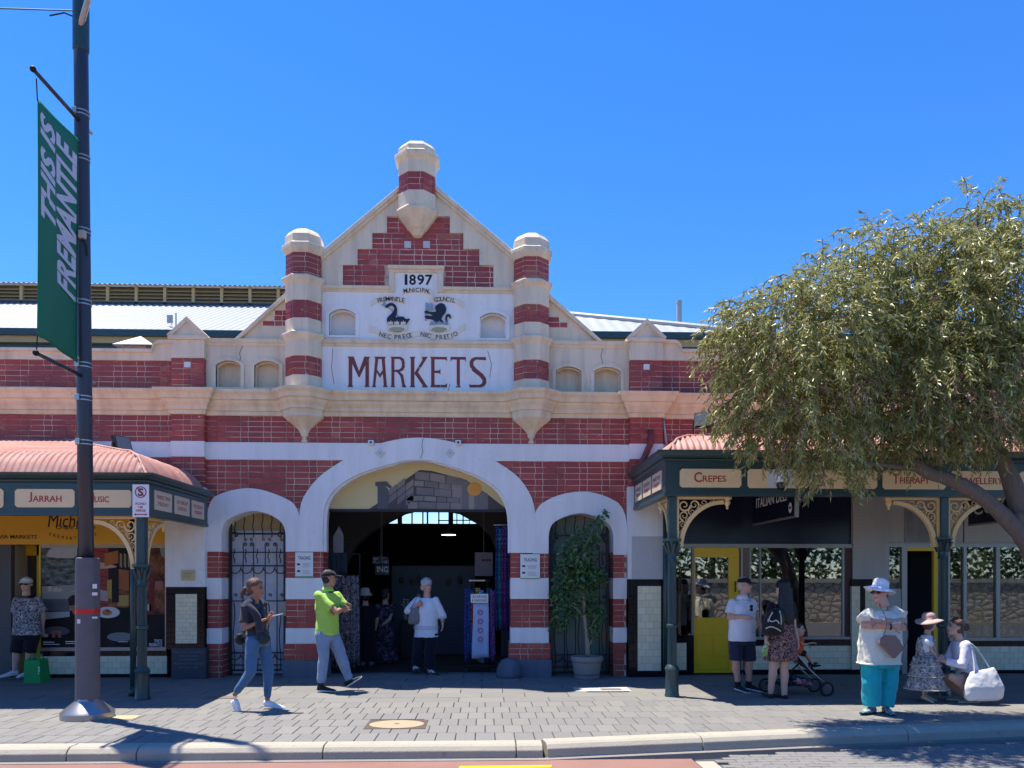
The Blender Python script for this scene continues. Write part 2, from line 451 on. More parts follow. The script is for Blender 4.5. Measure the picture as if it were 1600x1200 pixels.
# cut pavers against the kerb
for j in range(-2, 7):
    yc = -4.78 + j*.4
    for i in range(-70, 75):
        x = i*.2 + (.1 if j % 2 else 0); ky = kerb_y(x+.1)+.025
        if yc-.19 < kerb_y(x)+.02 and yc+.2-ky > .03 and yc < -2.75:
            PAVERS.append((x, (ky+yc+.2)/2, .2, round(yc+.2-ky, 3)))
PAVERS = [p for p in PAVERS if not covered_ground(p[0], p[1])]
def shown(p):
    v_ = Vector((p[0],p[1],0)) - CAM; d = v_.y*CY + v_.x*SY; r_ = v_.x*CY - v_.y*SY
    if d < 1: return 0
    px = 800 + FPX*r_/d; py = HZ + FPX*1.6/d
    if px < -10 or px > 1610 or py > 1200: return 0
    return p[2]*p[3]/d**3
order = sorted(PAVERS, key=lambda p: -shown(p))
units = {}
for k, p in enumerate(order[:300]):
    if (p[2],p[3]) not in units:
        v_, f_ = paver_unit(p[2]-.007, p[3]-.007); m = MB().add(v_, f_); me = m.mesh('paver'); me.materials.append(PAV_O); units[(p[2],p[3])] = me
    o = place('paver', units[(p[2],p[3])], (p[0], p[1], random.uniform(-.002,.002)), pav)
    o.rotation_euler = (random.uniform(-.004,.004), random.uniform(-.006,.006), random.uniform(-.004,.004))
m = MB()
for p in order[300:]:
    v_, f_ = paver_unit(p[2]-.007, p[3]-.007); dz = random.uniform(-.002,.002); tl = random.uniform(-.006,.006)
    m.add([(p[0]+a, p[1]+b, c+dz+a*tl) for a,b,c in v_], f_)
tag(m.build('paver_field', PAV_I, pav, recalc=False), kind='stuff')
# kerb stones
kerb = place('kerb', None, (0,-5.1,-.2)); tag(kerb, kind='structure')
KP = [(0,-.2),(0,.0),(.02,.006),(.16,.004),(.20,-.012),(.235,-.05),(.245,-.2)]
cuts = [-9.5,-8.2,-6.9,-5.6] + [X_ for X_ in (-4.85,-3.95,-3.30,-1.55,0.30)]
segs = list(zip(cuts[:-1], cuts[1:])) + [(.30,.56)]
for a, b in segs:
    m = MB().sweep([(a+.005,-5.0+.22),(b-.005,-5.0+.22)], [(o_+.0+.0,z) for o_,z in [(p[0]+.20,p[1]) for p in KP]])
    m.build('kerb_stone', KERBM, kerb, bevel=.008)
xs = [.56,2.15,4.45,6.6,8.8,11,14]
for a, b in zip(xs[:-1], xs[1:]):
    m = MB().sweep([(a+.005, kerb_y(a)+.02),(b-.005, kerb_y(b)+.02)], [(o_, z+.012 if z > -.19 else z) for o_, z in KP])
    m.build('kerb_stone', KERBM, kerb, bevel=.008)
# access cover: steel frame with a concrete disc
c = g1
t_ = thing('access_cover', (c.x,c.y,0), 'square steel access cover with a round cream concrete lid set in the pavers', 'manhole cover')
MB().box(c.x-.33,c.x+.33,c.y-.26,c.y+.26,-.06,.003).build('frame', plain('rusty_steel', (.10,.075,.06), .6), t_)
MB().lathe(c.x,c.y,[(.30,-.01),(.30,.006),(.27,.009)],32).build('lid', plain('cover_concrete', (.36,.29,.19), .8), t_).scale = (1,.78,1)
MB().lathe(c.x,c.y,[(.03,.008),(.03,.012)],12).build('lifting_point', STEEL, t_)
c = g2
t_ = thing('service_cover', (c.x,c.y,0), 'pale rectangular service cover with small dark inset plate near the potted tree', 'service cover')
MB().box(c.x-.40,c.x+.40,c.y-.2,c.y+.2,-.06,.003).build('surround', plain('cover_pale', (.52,.50,.45), .8), t_)
MB().box(c.x-.02,c.x+.28,c.y-.13,c.y+.06,-.01,.006).build('plate', plain('cover_grey', (.15,.15,.15), .6), t_)
c = G(680,1067)
tag(MB().box(c.x-.24,c.x+.24,c.y-.10,c.y+.10,-.01,.008).build('threshold_plate', plain('plate_blue', (.16,.18,.21), .5), None, bevel=.004), 'small flat metal plate lying before the market entrance', 'plate')
c = G(195,1121)
tag(MB().box(c.x-.16,c.x+.14,c.y-.12,c.y+.10,-.01,.005).build('valve_cover', plain('cover_ochre', (.52,.38,.22), .8), None), 'small ochre valve cover in pavers beside the lamp post foot', 'valve cover')
c = G(345,1090)
tag(MB().box(c.x-.22,c.x+.2,c.y-.10,c.y+.09,-.01,.005).build('service_cover', plain('cover_brown', (.17,.12,.11), .7), None), 'narrow brown service cover flush with pavers near the canopy column', 'service cover')

# ================================================================== ACROSS THE STREET (seen only mirrored in the shop windows)
STONE = NT('limestone_rubble'); t = STONE; v = t.world((1,1,1.6))
vo = t.n('ShaderNodeTexVoronoi', feature='DISTANCE_TO_EDGE'); vo.inputs['Scale'].default_value = 2.6; t.l(v, vo.inputs['Vector'])
t.color(t.mix(t.ramp(vo.outputs['Distance'], [(.02,(0,0,0)),(.10,(1,1,1))]), (.16,.13,.10), t.mix(t.noise(v,3,5), (.36,.30,.22), (.52,.45,.35)))).set(.9,.2)
t.bump(vo.outputs['Distance'], .8, .05)
w_ = thing('retaining_wall', (0,-19,-.2), 'rubble limestone retaining wall across the street mirrored in the shop glass', 'wall')
MB().box(-30,45,-19.5,-19,-.3,1.45).build('stonework', STONE.m, w_)
MB().box(-30,45,-19.6,-18.93,1.45,1.62).build('coping', KERBM, w_)
lawn = MB().box(-60,80,-70,-19.5,-.3,1.4).build('lawn', plain('dry_lawn', (.09,.11,.035), .9, var=.4, scale=3)); tag(lawn, kind='structure')
NEEDLE = plain('pine_foliage', (.035,.065,.03), .7, var=.5, scale=4)
BARKM = plain('bark', (.13,.09,.065), .85, var=.4, scale=12, bump=.6)
def pine(x, y, h, lab):
    t_ = thing('pine_tree', (x,y,1.4), lab, 'tree', 'trees across the street mirrored in shop windows')
    MB().tube([(x,y,1.3),(x,y,1.3+h*.97)], [.22,.03], 8).build('trunk', BARKM, t_)
    m = MB()
    for k in range(16):
        z = 1.4 + h*(.16+.82*k/16); r_ = h*.24*(1-k/16.5)+.15
        for q in range(9):
            a = q*2*math.pi/9 + k*.37 + random.uniform(-.15,.15); rr = r_*random.uniform(.8,1.1)
            d = Vector((math.cos(a), math.sin(a), .08)); e = Vector((-d.y, d.x, 0))*(.10+rr*.13); p = Vector((x,y,z))
            m.add([p, p+d*rr*.55+e, p+d*rr, p+d*rr*.55-e, p+d*rr*.5+Vector((0,0,.14))], [(0,1,4),(1,2,4),(2,3,4),(3,0,4)])
    m.build('crown', NEEDLE, t_, recalc=False)
for x, y, h, lab in ((14,-34,9.5,'tall dark pine standing left of two others across the street'),(19,-37,12,'tallest dark pine across the street mirrored in shop window'),(25,-36,10,'broad dark pine standing right of the tallest across the street'),(3,-36,9,'lone dark pine across the street facing the market arch')): pine(x,y,h,lab)
m = MB()
for k in range(20000):
    x = random.uniform(-25,44); y = random.uniform(-24,-21); top = 1.5+1.5*(.5+.5*mnoise.noise(Vector((x*.35,0,3))))
    p = Vector((x,y,random.uniform(1.4,1.4+top))); a = Vector((random.uniform(-1,1),random.uniform(-1,1),random.uniform(-.6,1))).normalized()*.15
    b = a.cross(Vector((random.uniform(-1,1),random.uniform(-1,1),random.uniform(-1,1)))).normalized()*.08
    m.add([p-a,p-b,p+a,p+b], [(0,1,2,3)])
o = m.build('hedge', plain('hedge_leaf', (.05,.08,.025), .7, var=.5, scale=3), None, recalc=False); tag(o, 'leafy green shrubs above the stone wall mirrored in shop glass', 'shrubs', kind='stuff')

# dry leaves and litter on the pavement under the tree
LIT = plain('leaf_litter', (.30,.20,.10), .8, var=.4, scale=40); m = MB()
for k in range(260):
    x = random.uniform(2.2,7.5); y = random.uniform(-4.9,-1.2)
    if y < kerb_y(x)-.1: continue
    a = random.uniform(0,6.28); L = random.uniform(.02,.045); d = Vector((math.cos(a),math.sin(a),random.uniform(-.1,.25)))*L; e = Vector((-d.y,d.x,0))*.16; p = Vector((x,y,.009))
    m.add([p-d+e*0, p+e, p+d, p-e], [(0,1,2,3)])
o = m.build('leaf_litter', LIT, None, recalc=False); tag(o, 'scattered dry leaves on the pavers below the tree', 'leaves', kind='stuff')
# ================================================================== MARKET BUILDING
BLD = thing('market_building', (X(655), .2, 0), 'red brick and cream stucco market hall with stepped gable and three turrets', 'building')
BRICKS = []     # (centre, u, n, length, height)
CRS = .0925
def brick_field(O, u, n, width, height, skip=None, first=0, course=CRS):
    O = Vector(O); u = Vector(u); n = Vector(n); rows = max(1, int(round(height/course))); ch = height/rows
    for j in range(rows):
        x = -.0; k = j + first
        x = -(.058 if k % 2 else .175) ; st = bool(k % 2)
        while x < width:
            L = .231 if st else .115
            a, b = max(x, 0.0), min(x+L, width); st = not st; x += L + .011
            if b - a < .03: continue
            if b > width-.02: b = width
            c = O + u*((a+b)/2) + Vector((0,0,ch*(j+.5)))
            if skip and skip(c.x, c.z, (b-a)/2, ch/2): continue
            BRICKS.append((c, u, n, b-a, ch-.0115))
def inside(poly, x, z):
    r_ = False; n = len(poly)
    for i in range(n):
        x1,z1 = poly[i]; x2,z2 = poly[i-1]
        if (z1 > z) != (z2 > z) and x < (x2-x1)*(z-z1)/(z2-z1)+x1: r_ = not r_
    return r_
def q(pts, Y=0.0): return [(P(a,b,Y).x, P(a,b,Y).z) for a,b in pts]
FX_ = (1,0,0); FN = (0,-1,0)
def smooth_poly(pts, it=2):
    for _ in range(it):
        o = [pts[0]]
        for a, b in zip(pts[:-1], pts[1:]):
            o += [(a[0]*.75+b[0]*.25, a[1]*.75+b[1]*.25), (a[0]*.25+b[0]*.75, a[1]*.25+b[1]*.75)]
        o.append(pts[-1]); pts = o
    return pts
# ---- arches (photograph pixels), left to right
m_out = smooth_poly([(468,862),(468,792),(478,770),(500,743),(537,719),(575,699),(612,688),(655,683),(697,688),(735,699),(772,719),(809,743),(828,770),(837,797),(837,864)])
m_in = smooth_poly([(505,862),(505,802),(511,780),(528,759),(560,740),(604,727),(653,715),(700,727),(742,741),(775,760),(791,781),(798,804),(798,864)])
l_out = smooth_poly([(324,862),(324,783),(352,768),(393,761),(433,772),(470,791),(470,862)])
l_in = smooth_poly([(347,862),(347,818),(370,804),(397,797),(424,804),(447,820),(447,862)])
r_out = smooth_poly([(832,865),(832,796),(865,775),(905,767),(941,772),(979,793),(979,867)])
r_in = smooth_poly([(857,865),(857,823),(875,809),(907,800),(937,809),(958,823),(958,867)])
def resample(pts, n):
    d = [0.0]
    for a, b in zip(pts[:-1], pts[1:]): d.append(d[-1]+math.dist(a,b))
    out = []
    for k in range(n):
        s_ = d[-1]*k/(n-1); i = max(0, min(len(pts)-2, next((i for i in range(len(d)-1) if d[i+1] >= s_-1e-9), len(d)-2)))
        f = (s_-d[i])/max(d[i+1]-d[i], 1e-9); a, b = pts[i], pts[i+1]; out.append((a[0]+(b[0]-a[0])*f, a[1]+(b[1]-a[1])*f))
    return out
def arch_band(name, out, inn, y0, y1, mat):
    o_ = q(resample(out, 49)); i_ = q(resample(inn, 49))
    return MB().band(o_, i_, y0, y1).build(name, mat, BLD)
arch_band('arch_surround', m_out, m_in, -.034, .42, WHITE)
arch_band('arch_surround', l_out, l_in, -.028, .42, WHITE)
arch_band('arch_surround', r_out, r_in, -.028, .42, WHITE)
# moulded inner edge of the big arch
o_ = q(resample(m_in, 49)); cx_ = X(652)
i2 = [(x+(cx_-x)*.03, z-.02 if z > 2.4 else z) for x, z in o_]
MB().band(o_, i2, .03, .09).build('arch_moulding', WHITE, BLD)
AR = [q(m_out), q(l_out), q(r_out)]
xL, xR = X(322), X(983); PL0, PL1 = X(272), X(322); PR0, PR1 = X(983), X(1033)
zc0, zc1 = Z(652), Z(614)       # cornice
zs0, zs1 = Z(720), Z(693)       # string course
# wall core of the entrance bay, following the arches half way into the bands
mid = lambda a, b: [((p[0]+r_[0])/2, (p[1]+r_[1])/2) for p, r_ in zip(q(resample(a,31)), q(resample(b,31)))]
ml, mm, mr = mid(l_out,l_in), mid(m_out,m_in), mid(r_out,r_in)
poly = [(xL, zc0+.1), (xL, ml[0][1])] + ml + mm + mr + [(xR, mr[-1][1]), (xR, zc0+.1)]
MB().prism(poly, .004, .40).build('wall', MORTAR, BLD)
def skip_arch(x, z, hx, hz):
    for A in AR:
        if all(inside(A, x+sx*hx, z+sz*hz) for sx in (-1,1) for sz in (-1,1)): return True
        if inside(A, x, z) and z < A[0][1]: return True
    return False
brick_field((xL,0,zs1), FX_, FN, xR-xL, zc0-zs1, skip_arch)
zlow = Z(795)
brick_field((xL,0,zlow), FX_, FN, xR-xL, zs0-zlow, skip_arch)
MB().box(xL, xR, -.026, .1, zs0, zs1).build('string_course', WHITE, BLD, bevel=.006)
for px in (594,703):   # diamond tie plates
    c = P(px,708,-.036); m = MB()
    m.prism([(c.x-.085,c.z),(c.x,c.z-.085),(c.x+.085,c.z),(c.x,c.z+.085)], -.046, -.03); m.build('tie_plate', plain('tie_plate', (.62,.62,.60), .7), BLD)
    MB().tube([(c.x,-.066,c.z),(c.x,-.04,c.z)], .016, 8).build('tie_bolt', STEEL, BLD)
# ---- banded piers
def pier(x0, x1, bottom, y1=.42, base=True, left_rev=False, right_rev=False):
    zb = [Z(p) for p in (862,903,936,981,1005,1031,1058)]
    kinds = ['b','w','b','w','b','g' if base else 'b']
    for (za, zb_, k) in zip(zb[1:], zb[:-1], kinds):
        if za < 0: za = 0
        if k == 'w': MB().box(x0-.004, x1+.004, -.024, y1, za, zb_).build('stucco_band', WHITE, BLD, bevel=.006)
        elif k == 'g': MB().box(x0-.05, x1+.05, -.07, y1, -.02, zb_).build('plinth', BASEG, BLD, bevel=.012)
        else:
            low = zb_ < Z(1000); e = .03 if (low and base) else 0
            MB().box(x0-e+.006, x1+e-.006, -e+.006, y1-.01, za, zb_).build('brick_core', MORTAR, BLD)
            brick_field((x0-e,-e,za), FX_, FN, x1-x0+2*e, zb_-za)
            if left_rev: brick_field((x0-e,y1-.02,za), (0,-1,0), (-1,0,0), y1-.02+e, zb_-za)
            if right_rev: brick_field((x1+e,-e,za), (0,1,0), (1,0,0), y1-.02+e, zb_-za)
pier(X(447), X(505), 0, left_rev=True, right_rev=True)
pier(X(798), X(857), 0, left_rev=True, right_rev=True)
pier(X(324), X(347), 0, base=False, right_rev=True)
pier(X(958), X(979), 0, base=False, left_rev=True)
# ---- pilasters below the cornice
def pilaster(x0, x1, zwhite):
    MB().box(x0, x1, -.094, .1, zwhite, zc0+.05).build('pilaster', MORTAR, BLD)
    zt0, zt1 = zs0+.03, zs1
    brick_field((x0,-.1,zt1), FX_, FN, x1-x0, zc0-zt1); brick_field((x0,-.1,zwhite), FX_, FN, x1-x0, zt0-zwhite)
    for xx, u, n in ((x0,(0,-1,0),(-1,0,0)), (x1,(0,1,0),(1,0,0))):
        oy = 0 if u[1] < 0 else -.1
        brick_field((xx,oy,zt1), u, n, .1, zc0-zt1); brick_field((xx,oy,zwhite), u, n, .1, zt0-zwhite)
    MB().box(x0-.012, x1+.012, -.118, .1, zt0, zt1).build('stucco_band', WHITE, BLD, bevel=.006)
pilaster(PL0, PL1, Z(764)); pilaster(PR0, PR1, Z(760))
# white piers beside the shops
LP0, LP1 = X(262), X(324); RP0, RP1 = X(979), X(1042)
MB().box(LP0, LP1, -.11, .42, Z(917), Z(764)).build('pier', WHITE, BLD, bevel=.006)
MB().box(RP0, RP1, -.11, .42, Z(905), Z(760)).build('pier', WHITE, BLD, bevel=.006)
MB().box(X(985), X(1036), -.114, -.05, Z(905), Z(838)).build('repainted_patch', plain('patch_grey', (.50,.50,.50), .8), BLD)
# ---- wings: brick wall below the cornice
WL, WR = -15.0, 17.0
for a, b in ((WL, PL0), (PR1, WR)):
    MB().box(a, b, .004, .40, Z(764), zc0+.05).build('wall', MORTAR, BLD)
    brick_field((a,0,zs1), FX_, FN, b-a, zc0-zs1); brick_field((a,0,Z(764)), FX_, FN, b-a, zs0+.03-Z(764))
    MB().box(a, b, -.026, .1, zs0+.03, zs1).build('string_course', WHITE, BLD, bevel=.006)
# ---- cornice
TL, TR = X(476), X(830); A8 = .275; K8 = A8*math.tan(R(22.5))
def tower_path(xt, y=0.0, a=A8): 
    k = a*math.tan(R(22.5)); return [(xt-a,y),(xt-a,y-k),(xt-k,y-a),(xt+k,y-a),(xt+a,y-k),(xt+a,y)]
path = [(WL,0),(PL0,0),(PL0,-.1),(PL1,-.1),(PL1,0)] + tower_path(TL) + tower_path(TR) + [(PR0,0),(PR0,-.1),(PR1,-.1),(PR1,0),(WR,0)]
h = zc1 - zc0
prof = [(-.25,zc0),(.035,zc0),(.04,zc0+h*.16),(.07,zc0+h*.18),(.075,zc0+h*.32),(.12,zc0+h*.46),(.125,zc0+h*.56),(.16,zc0+h*.60),(.175,zc0+h*.76),(.215,zc0+h*.86),(.22,zc0+h*.97),(-.25,zc0+h*1.04)]
MB().sweep(path, prof).build('cornice', CORN, BLD)
for xt in (TL, TR):     # pendant corbels under the turrets
    z0 = zc0+.01; pr = [(.002,z0-.44),(.045,z0-.43),(.05,z0-.40),(.035,z0-.385),(.03,z0-.35),(.055,z0-.335),(.06,z0-.30),(.09,z0-.24),(.16,z0-.17),(.25,z0-.10),(.31,z0-.05),(.315,z0+.02)]
    m = MB().lathe(xt, .0, [(r_/math.cos(R(22.5)), z) for r_, z in pr], 8, R(22.5)); m.v = [(x, min(y,.02), z) for x,y,z in m.v]
    m.build('corbel', CREAM, BLD)
# ---- turrets (octagonal)
def octa(name, xt, yc, pr, mat): 
    return MB().lathe(xt, yc, [(r_/math.cos(R(22.5)), z) for r_, z in pr], 8, R(22.5)).build(name, mat, BLD, bevel=.006)
def oct_bricks(xt, yc, a, z0, z1):
    wdt = 2*a*math.tan(R(22.5))
    for k in (-2,-1,0,1,2):
        ang = R(-90+45*k); n = Vector((math.cos(ang), math.sin(ang), 0)); u = Vector((-n.y, n.x, 0))
        brick_field(Vector((xt,yc,z0)) + n*a - u*(wdt/2), u, n, wdt, z1-z0, first=(k % 2))
def turret(xt, px, dy):
    z = lambda p: Z(p+dy, px)
    a = A8; zz = z(622)
    octa('turret_shaft', xt, 0, [(a-.006,zz-.1),(a-.006,z(402))], MORTAR)
    for (p0,p1) in ((620,592),(563,505+27),(505+24,505),(478,443)):
        octa('stucco_band', xt, 0, [(a+.012,z(p0)),(a+.012,z(p1))], CREAM)
    for (p0,p1) in ((592,563),(505,478),(443,403)): oct_bricks(xt, 0, a, z(p0), z(p1))
    for p in (532,446):     # rings
        octa('ring_moulding', xt, 0, [(a+.01,z(p+6)),(a+.05,z(p)),(a+.065,z(p-2)),(a+.065,z(p-5)),(a+.013,z(p-8))], CREAM)
    octa('turret_cap', xt, 0, [(a+.01,z(405)),(a+.03,z(402)),(a+.06,z(396)),(a+.06,z(391)),(a+.015,z(388)),(a+.01,z(376)),(a-.04,z(369)),(a-.12,z(364)),(.03,z(363))], CREAM)
turret(TL, 476, 0); turret(TR, 830, 6.5)
TC = X(652.5); yc = -.02; a = .285; z = lambda p: Z(p, 653)
octa('turret_shaft', TC, yc, [(a-.006,z(335)),(a-.006,z(262))], MORTAR); oct_bricks(TC, yc, a, z(311), z(283))
octa('stucco_band', TC, yc, [(a+.012,z(283)),(a+.012,z(262))], CREAM); octa('stucco_band', TC, yc, [(a+.012,z(334)),(a+.012,z(311))], CREAM)
octa('turret_corbel', TC, yc, [(.02,z(373)),(.07,z(371)),(.12,z(364)),(.16,z(361)),(.20,z(355)),(.225,z(352)),(.27,z(347)),(.30,z(342)),(.325,z(338)),(.325,z(336)),(a+.01,z(333))], CREAM)
octa('turret_cap', TC, yc, [(a+.01,z(266)),(a+.03,z(262)),(a+.07,z(257)),(a+.07,z(252)),(a+.01,z(248)),(a+.01,z(241)),(a-.05,z(234)),(a-.14,z(230)),(.03,z(229.5))], CREAM)
# ---- gable
gl, gr = X(503), X(803)
MB().prism(q([(504,452),(504,404),(626,303),(680,303),(803,402),(803,452)]), .0, .34).build('gable_wall', MORTAR, BLD)
for (a, b, p0, p1) in ((536,771,449,415),(559,749,415,390),(582,724,390,365),(605,703,365,340)):
    bxs = (X(608), X(694))
    sk = lambda x, zz, hx, hz: (X(609) < x < X(693) and zz < Z(418)) or (abs(x-TC) < .2 and zz > Z(352) and False)
    brick_field((X(a),0,Z(p0)), FX_, FN, X(b)-X(a), Z(p1)-Z(p0), sk)
MB().prism(q([(503,450),(503,404),(626,302),(626,339),(605,339),(605,365),(582,365),(582,390),(559,390),(559,415),(536,415),(536,450)]), -.028, .30).build('gable_stucco', CREAM, BLD)
MB().prism(q([(803,450),(803,404),(680,302),(680,339),(703,339),(703,365),(724,365),(724,390),(749,390),(749,415),(771,415),(771,450)]), -.028, .30).build('gable_stucco', CREAM, BLD)
for pts in ([(500,408),(628,300),(628,292),(500,399)], [(806,407),(678,299),(678,291),(806,398)]):
    MB().prism(q(pts), -.10, .38).build('gable_coping', CREAM, BLD, bevel=.01)
    off = 6 if pts[0][0] < 600 else 6
    MB().prism(q([(pts[0][0],pts[0][1]+5),(pts[1][0],pts[1][1]+5),pts[1],pts[0]]), -.065, .2).build('gable_moulding', CREAM, BLD)
for px in (637,666.5):
    c = P(px,382,-.02); bx('vent_tile', plain('vent_tile', (.55,.55,.58), .4), BLD, c.x-.055,c.x+.055,-.02,.0,c.z-.055,c.z+.055)
# ---- sign panels
def arched_wall(name, mat, x0, x1, z0, z1, ops, y0, y1, frame=None):
    """plate with segment-headed recesses; ops = [(xa, xb, zbottom, zspring, ztop)]"""
    m = MB(); xs = x0
    for xa, xb, zb, zs, zt in ops:
        m.box(xs, xa, y0, y1, z0, z1); m.box(xa, xb, y0, y1, z0, zb)
        arc = [(xa + (xb-xa)*k/12, zs + (zt-zs)*math.sin(math.pi*k/12)**.8) for k in range(13)]
        for (p, r_) in zip(arc[:-1], arc[1:]): m.prism([p, r_, (r_[0], z1), (p[0], z1)], y0, y1)
        xs = xb
    m.box(xs, x1, y0, y1, z0, z1); o = m.build(name, mat, BLD)
    for xa, xb, zb, zs, zt in ops:
        e = .055
        out = [(xa-e,zb)] + [(xa-e+(xb-xa+2*e)*k/12, zs+.01+(zt-zs+.045)*math.sin(math.pi*k/12)**.8) for k in range(13)] + [(xb+e,zb)]
        inn = [(xa,zb)] + [(xa+(xb-xa)*k/12, zs+(zt-zs)*math.sin(math.pi*k/12)**.8) for k in range(13)] + [(xb,zb)]
        MB().band(out, inn, y0-.028, y0+.04).build('niche_frame', frame or mat, BLD)
        i2 = [(x+((xa+xb)/2-x)*.09, z-(.02 if z > zb+.01 else 0)) for x, z in inn]
        MB().band(inn, i2, y0+.05, y0+.09).build('niche_moulding', frame or mat, BLD)
        MB().box(xa-.02, xb+.02, y1, y1+.06, zb-.02, zt+.04).build('niche_back', mat, BLD)
        MB().box(xa-.06, xb+.06, y0-.02, y1, zb-.035, zb).build('niche_sill', frame or mat, BLD)
    return o
zt = Z(458)
arched_wall('sign_wall', PANEL, gl, gr, Z(533), zt, [(X(515),X(556),Z(526),Z(493),Z(485)), (X(750),X(791),Z(528),Z(496),Z(488))], -.012, .17, PANEL)
MB().box(X(617), X(684), -.0125, .2, zt-.0, Z(427)).build('date_panel', PANEL, BLD)
MB().box(gl, gr, -.012, .25, Z(622), Z(543)).build('sign_wall', PANEL, BLD)
def mould(x0, x1, z0, z1, out=.05, mat=CREAM, name='moulding'):
    hh = z1-z0
    MB().sweep([(x0,0),(x1,0)], [(-.15,z0),(out*.4,z0),(out*.45,z0+hh*.35),(out*.9,z0+hh*.5),(out,z0+hh*.8),(out,z1),(-.15,z1)]).build(name, mat, BLD)
mould(gl, gr, Z(543), Z(533), .07)
mould(gl, X(609), Z(458), Z(449.5), .07); mould(X(692), gr, Z(458), Z(449.5), .07)
mould(X(607), X(694), Z(427), Z(417.5), .085)
for a, b in ((608,617.5),(683.5,693)): MB().box(X(a), X(b), -.05, .1, Z(458), Z(426)).build('moulding', CREAM, BLD, bevel=.01)
# ---- niche walls, half gables, pedestals, wing parapets (left then right)
for side in (0, 1):
    if side == 0:
        x0, x1 = PL1, X(449); dy = 0; pxm = 385
        ops = [(X(338),X(377),Z(608),Z(574),Z(567)), (X(398),X(437),Z(608),Z(574),Z(567))]
        hg = [(376,532),(449,532),(449,464)]; cp = [(372,534),(449,467),(449,458),(367,532)]
    else:
        x0, x1 = X(857), PR0; dy = 3.5; pxm = 920
        ops = [(X(868),X(908),Z(612),Z(578),Z(571)), (X(928),X(969),Z(612),Z(578),Z(571))]
        hg = [(932,535),(857,535),(857,467)]; cp = [(936,537),(857,469),(857,460),(941,535)]
    z = lambda p: Z(p+dy, pxm)
    arched_wall('niche_wall', CREAM, x0, x1, z(620), z(541), ops, -.01, .16)
    mould(x0, x1, z(541), z(530.5), .06, CREAM, 'coping')
    MB().prism(q(hg), .0, .25).build('half_gable', CREAM, BLD)
    MB().prism(q(cp), -.07, .28).build('gable_coping', CREAM, BLD, bevel=.008)
    zb0, zb1 = z(509), z(484)
    if side == 0: brick_field((X(411),-.002,zb0), FX_, FN, X(449)-X(411), zb1-zb0, lambda x,zz,hx,hz: zz+hz > Z(476)+(x-hx-X(438))*.88)
    else: brick_field((X(857),-.002,zb0), FX_, FN, X(896)-X(857), zb1-zb0, lambda x,zz,hx,hz: zz+hz > Z(480)-(x+hx-X(868))*.88)
    # pedestal over the pilaster
    p0, p1 = (PL0, PL1) if side == 0 else (PR0, PR1); ppx = 296 if side == 0 else 1009
    z = lambda p: Z(p+dy, ppx)
    MB().box(p0, p1, -.094, .3, z(616), z(562)).build('pedestal_core', MORTAR, BLD)
    brick_field((p0,-.1,z(612)), FX_, FN, p1-p0, z(562)-z(612))
    for xx, u, n, oy in ((p0,(0,-1,0),(-1,0,0),.0), (p1,(0,1,0),(1,0,0),-.1)): brick_field((xx,oy,z(612)), u, n, .1, z(562)-z(612))
    MB().box(p0-.01, p1+.01, -.112, .3, z(562), z(534)).build('pedestal_block', CREAM, BLD, bevel=.006)
    MB().box(p0-.05, p1+.05, -.15, .3, z(534), z(527.5)).build('pedestal_cap', CREAM, BLD, bevel=.01)
    c = (p0+p1)/2; wv = (p1-p0)/2+.06; za, zb_ = z(527.5), z(499)
    MB().prism([(c-wv,za),(c+wv,za),(c,zb_)], -.12, .30).build('pediment', CREAM, BLD)
    e = .055
    for sx in (-1,1): MB().prism([(c+sx*wv,za),(c,zb_),(c,zb_-e*1.5),(c+sx*(wv-e*1.7),za)] if sx < 0 else [(c+wv,za),(c+wv-e*1.7,za),(c,zb_-e*1.5),(c,zb_)], -.155, -.10).build('pediment_moulding', CREAM, BLD)
    bx('vent_tile', plain('vent_white', (.75,.75,.73), .4), BLD, c-.05,c+.05,-.118,-.1,z(577),z(568.5))
    # wing parapet
    a, b = (WL, PL0) if side == 0 else (PR1, WR)
    z = lambda p: Z(p+dy*.3, 150 if side == 0 else 1080)
    MB().box(a, b, .004, .30, z(616), z(560)).build('parapet', MORTAR, BLD)
    brick_field((a,0,z(613)), FX_, FN, b-a, z(563)-z(613))
    s_ = -1 if side == 0 else 1; xe = PL0 if side == 0 else PR1
    ztop, zlow_, zbot = z(532), z(546), z(563)
    pts = [(xe,zbot),(xe,ztop),(xe+s_*.20,ztop)]
    for k in range(1, 9): 
        t_ = k/8*math.pi/2; pts.append((xe+s_*(.20+.13*math.sin(t_)), zlow_+(ztop-zlow_)*math.cos(t_)))
    for k in range(1, 7):
        t_ = k/6*math.pi/2; 
    far = a if side == 0 else b
    pts += [(far,zlow_),(far,zbot)]
    MB().prism(pts, -.03, .32).build('parapet_coping', CREAM, BLD)
    lip = [(x, z_) for x, z_ in pts[1:-1]]; inn = [(x, z_-.05) for x, z_ in lip]
    MB().band(lip, inn, -.075, .0).build('coping_lip', CREAM, BLD)
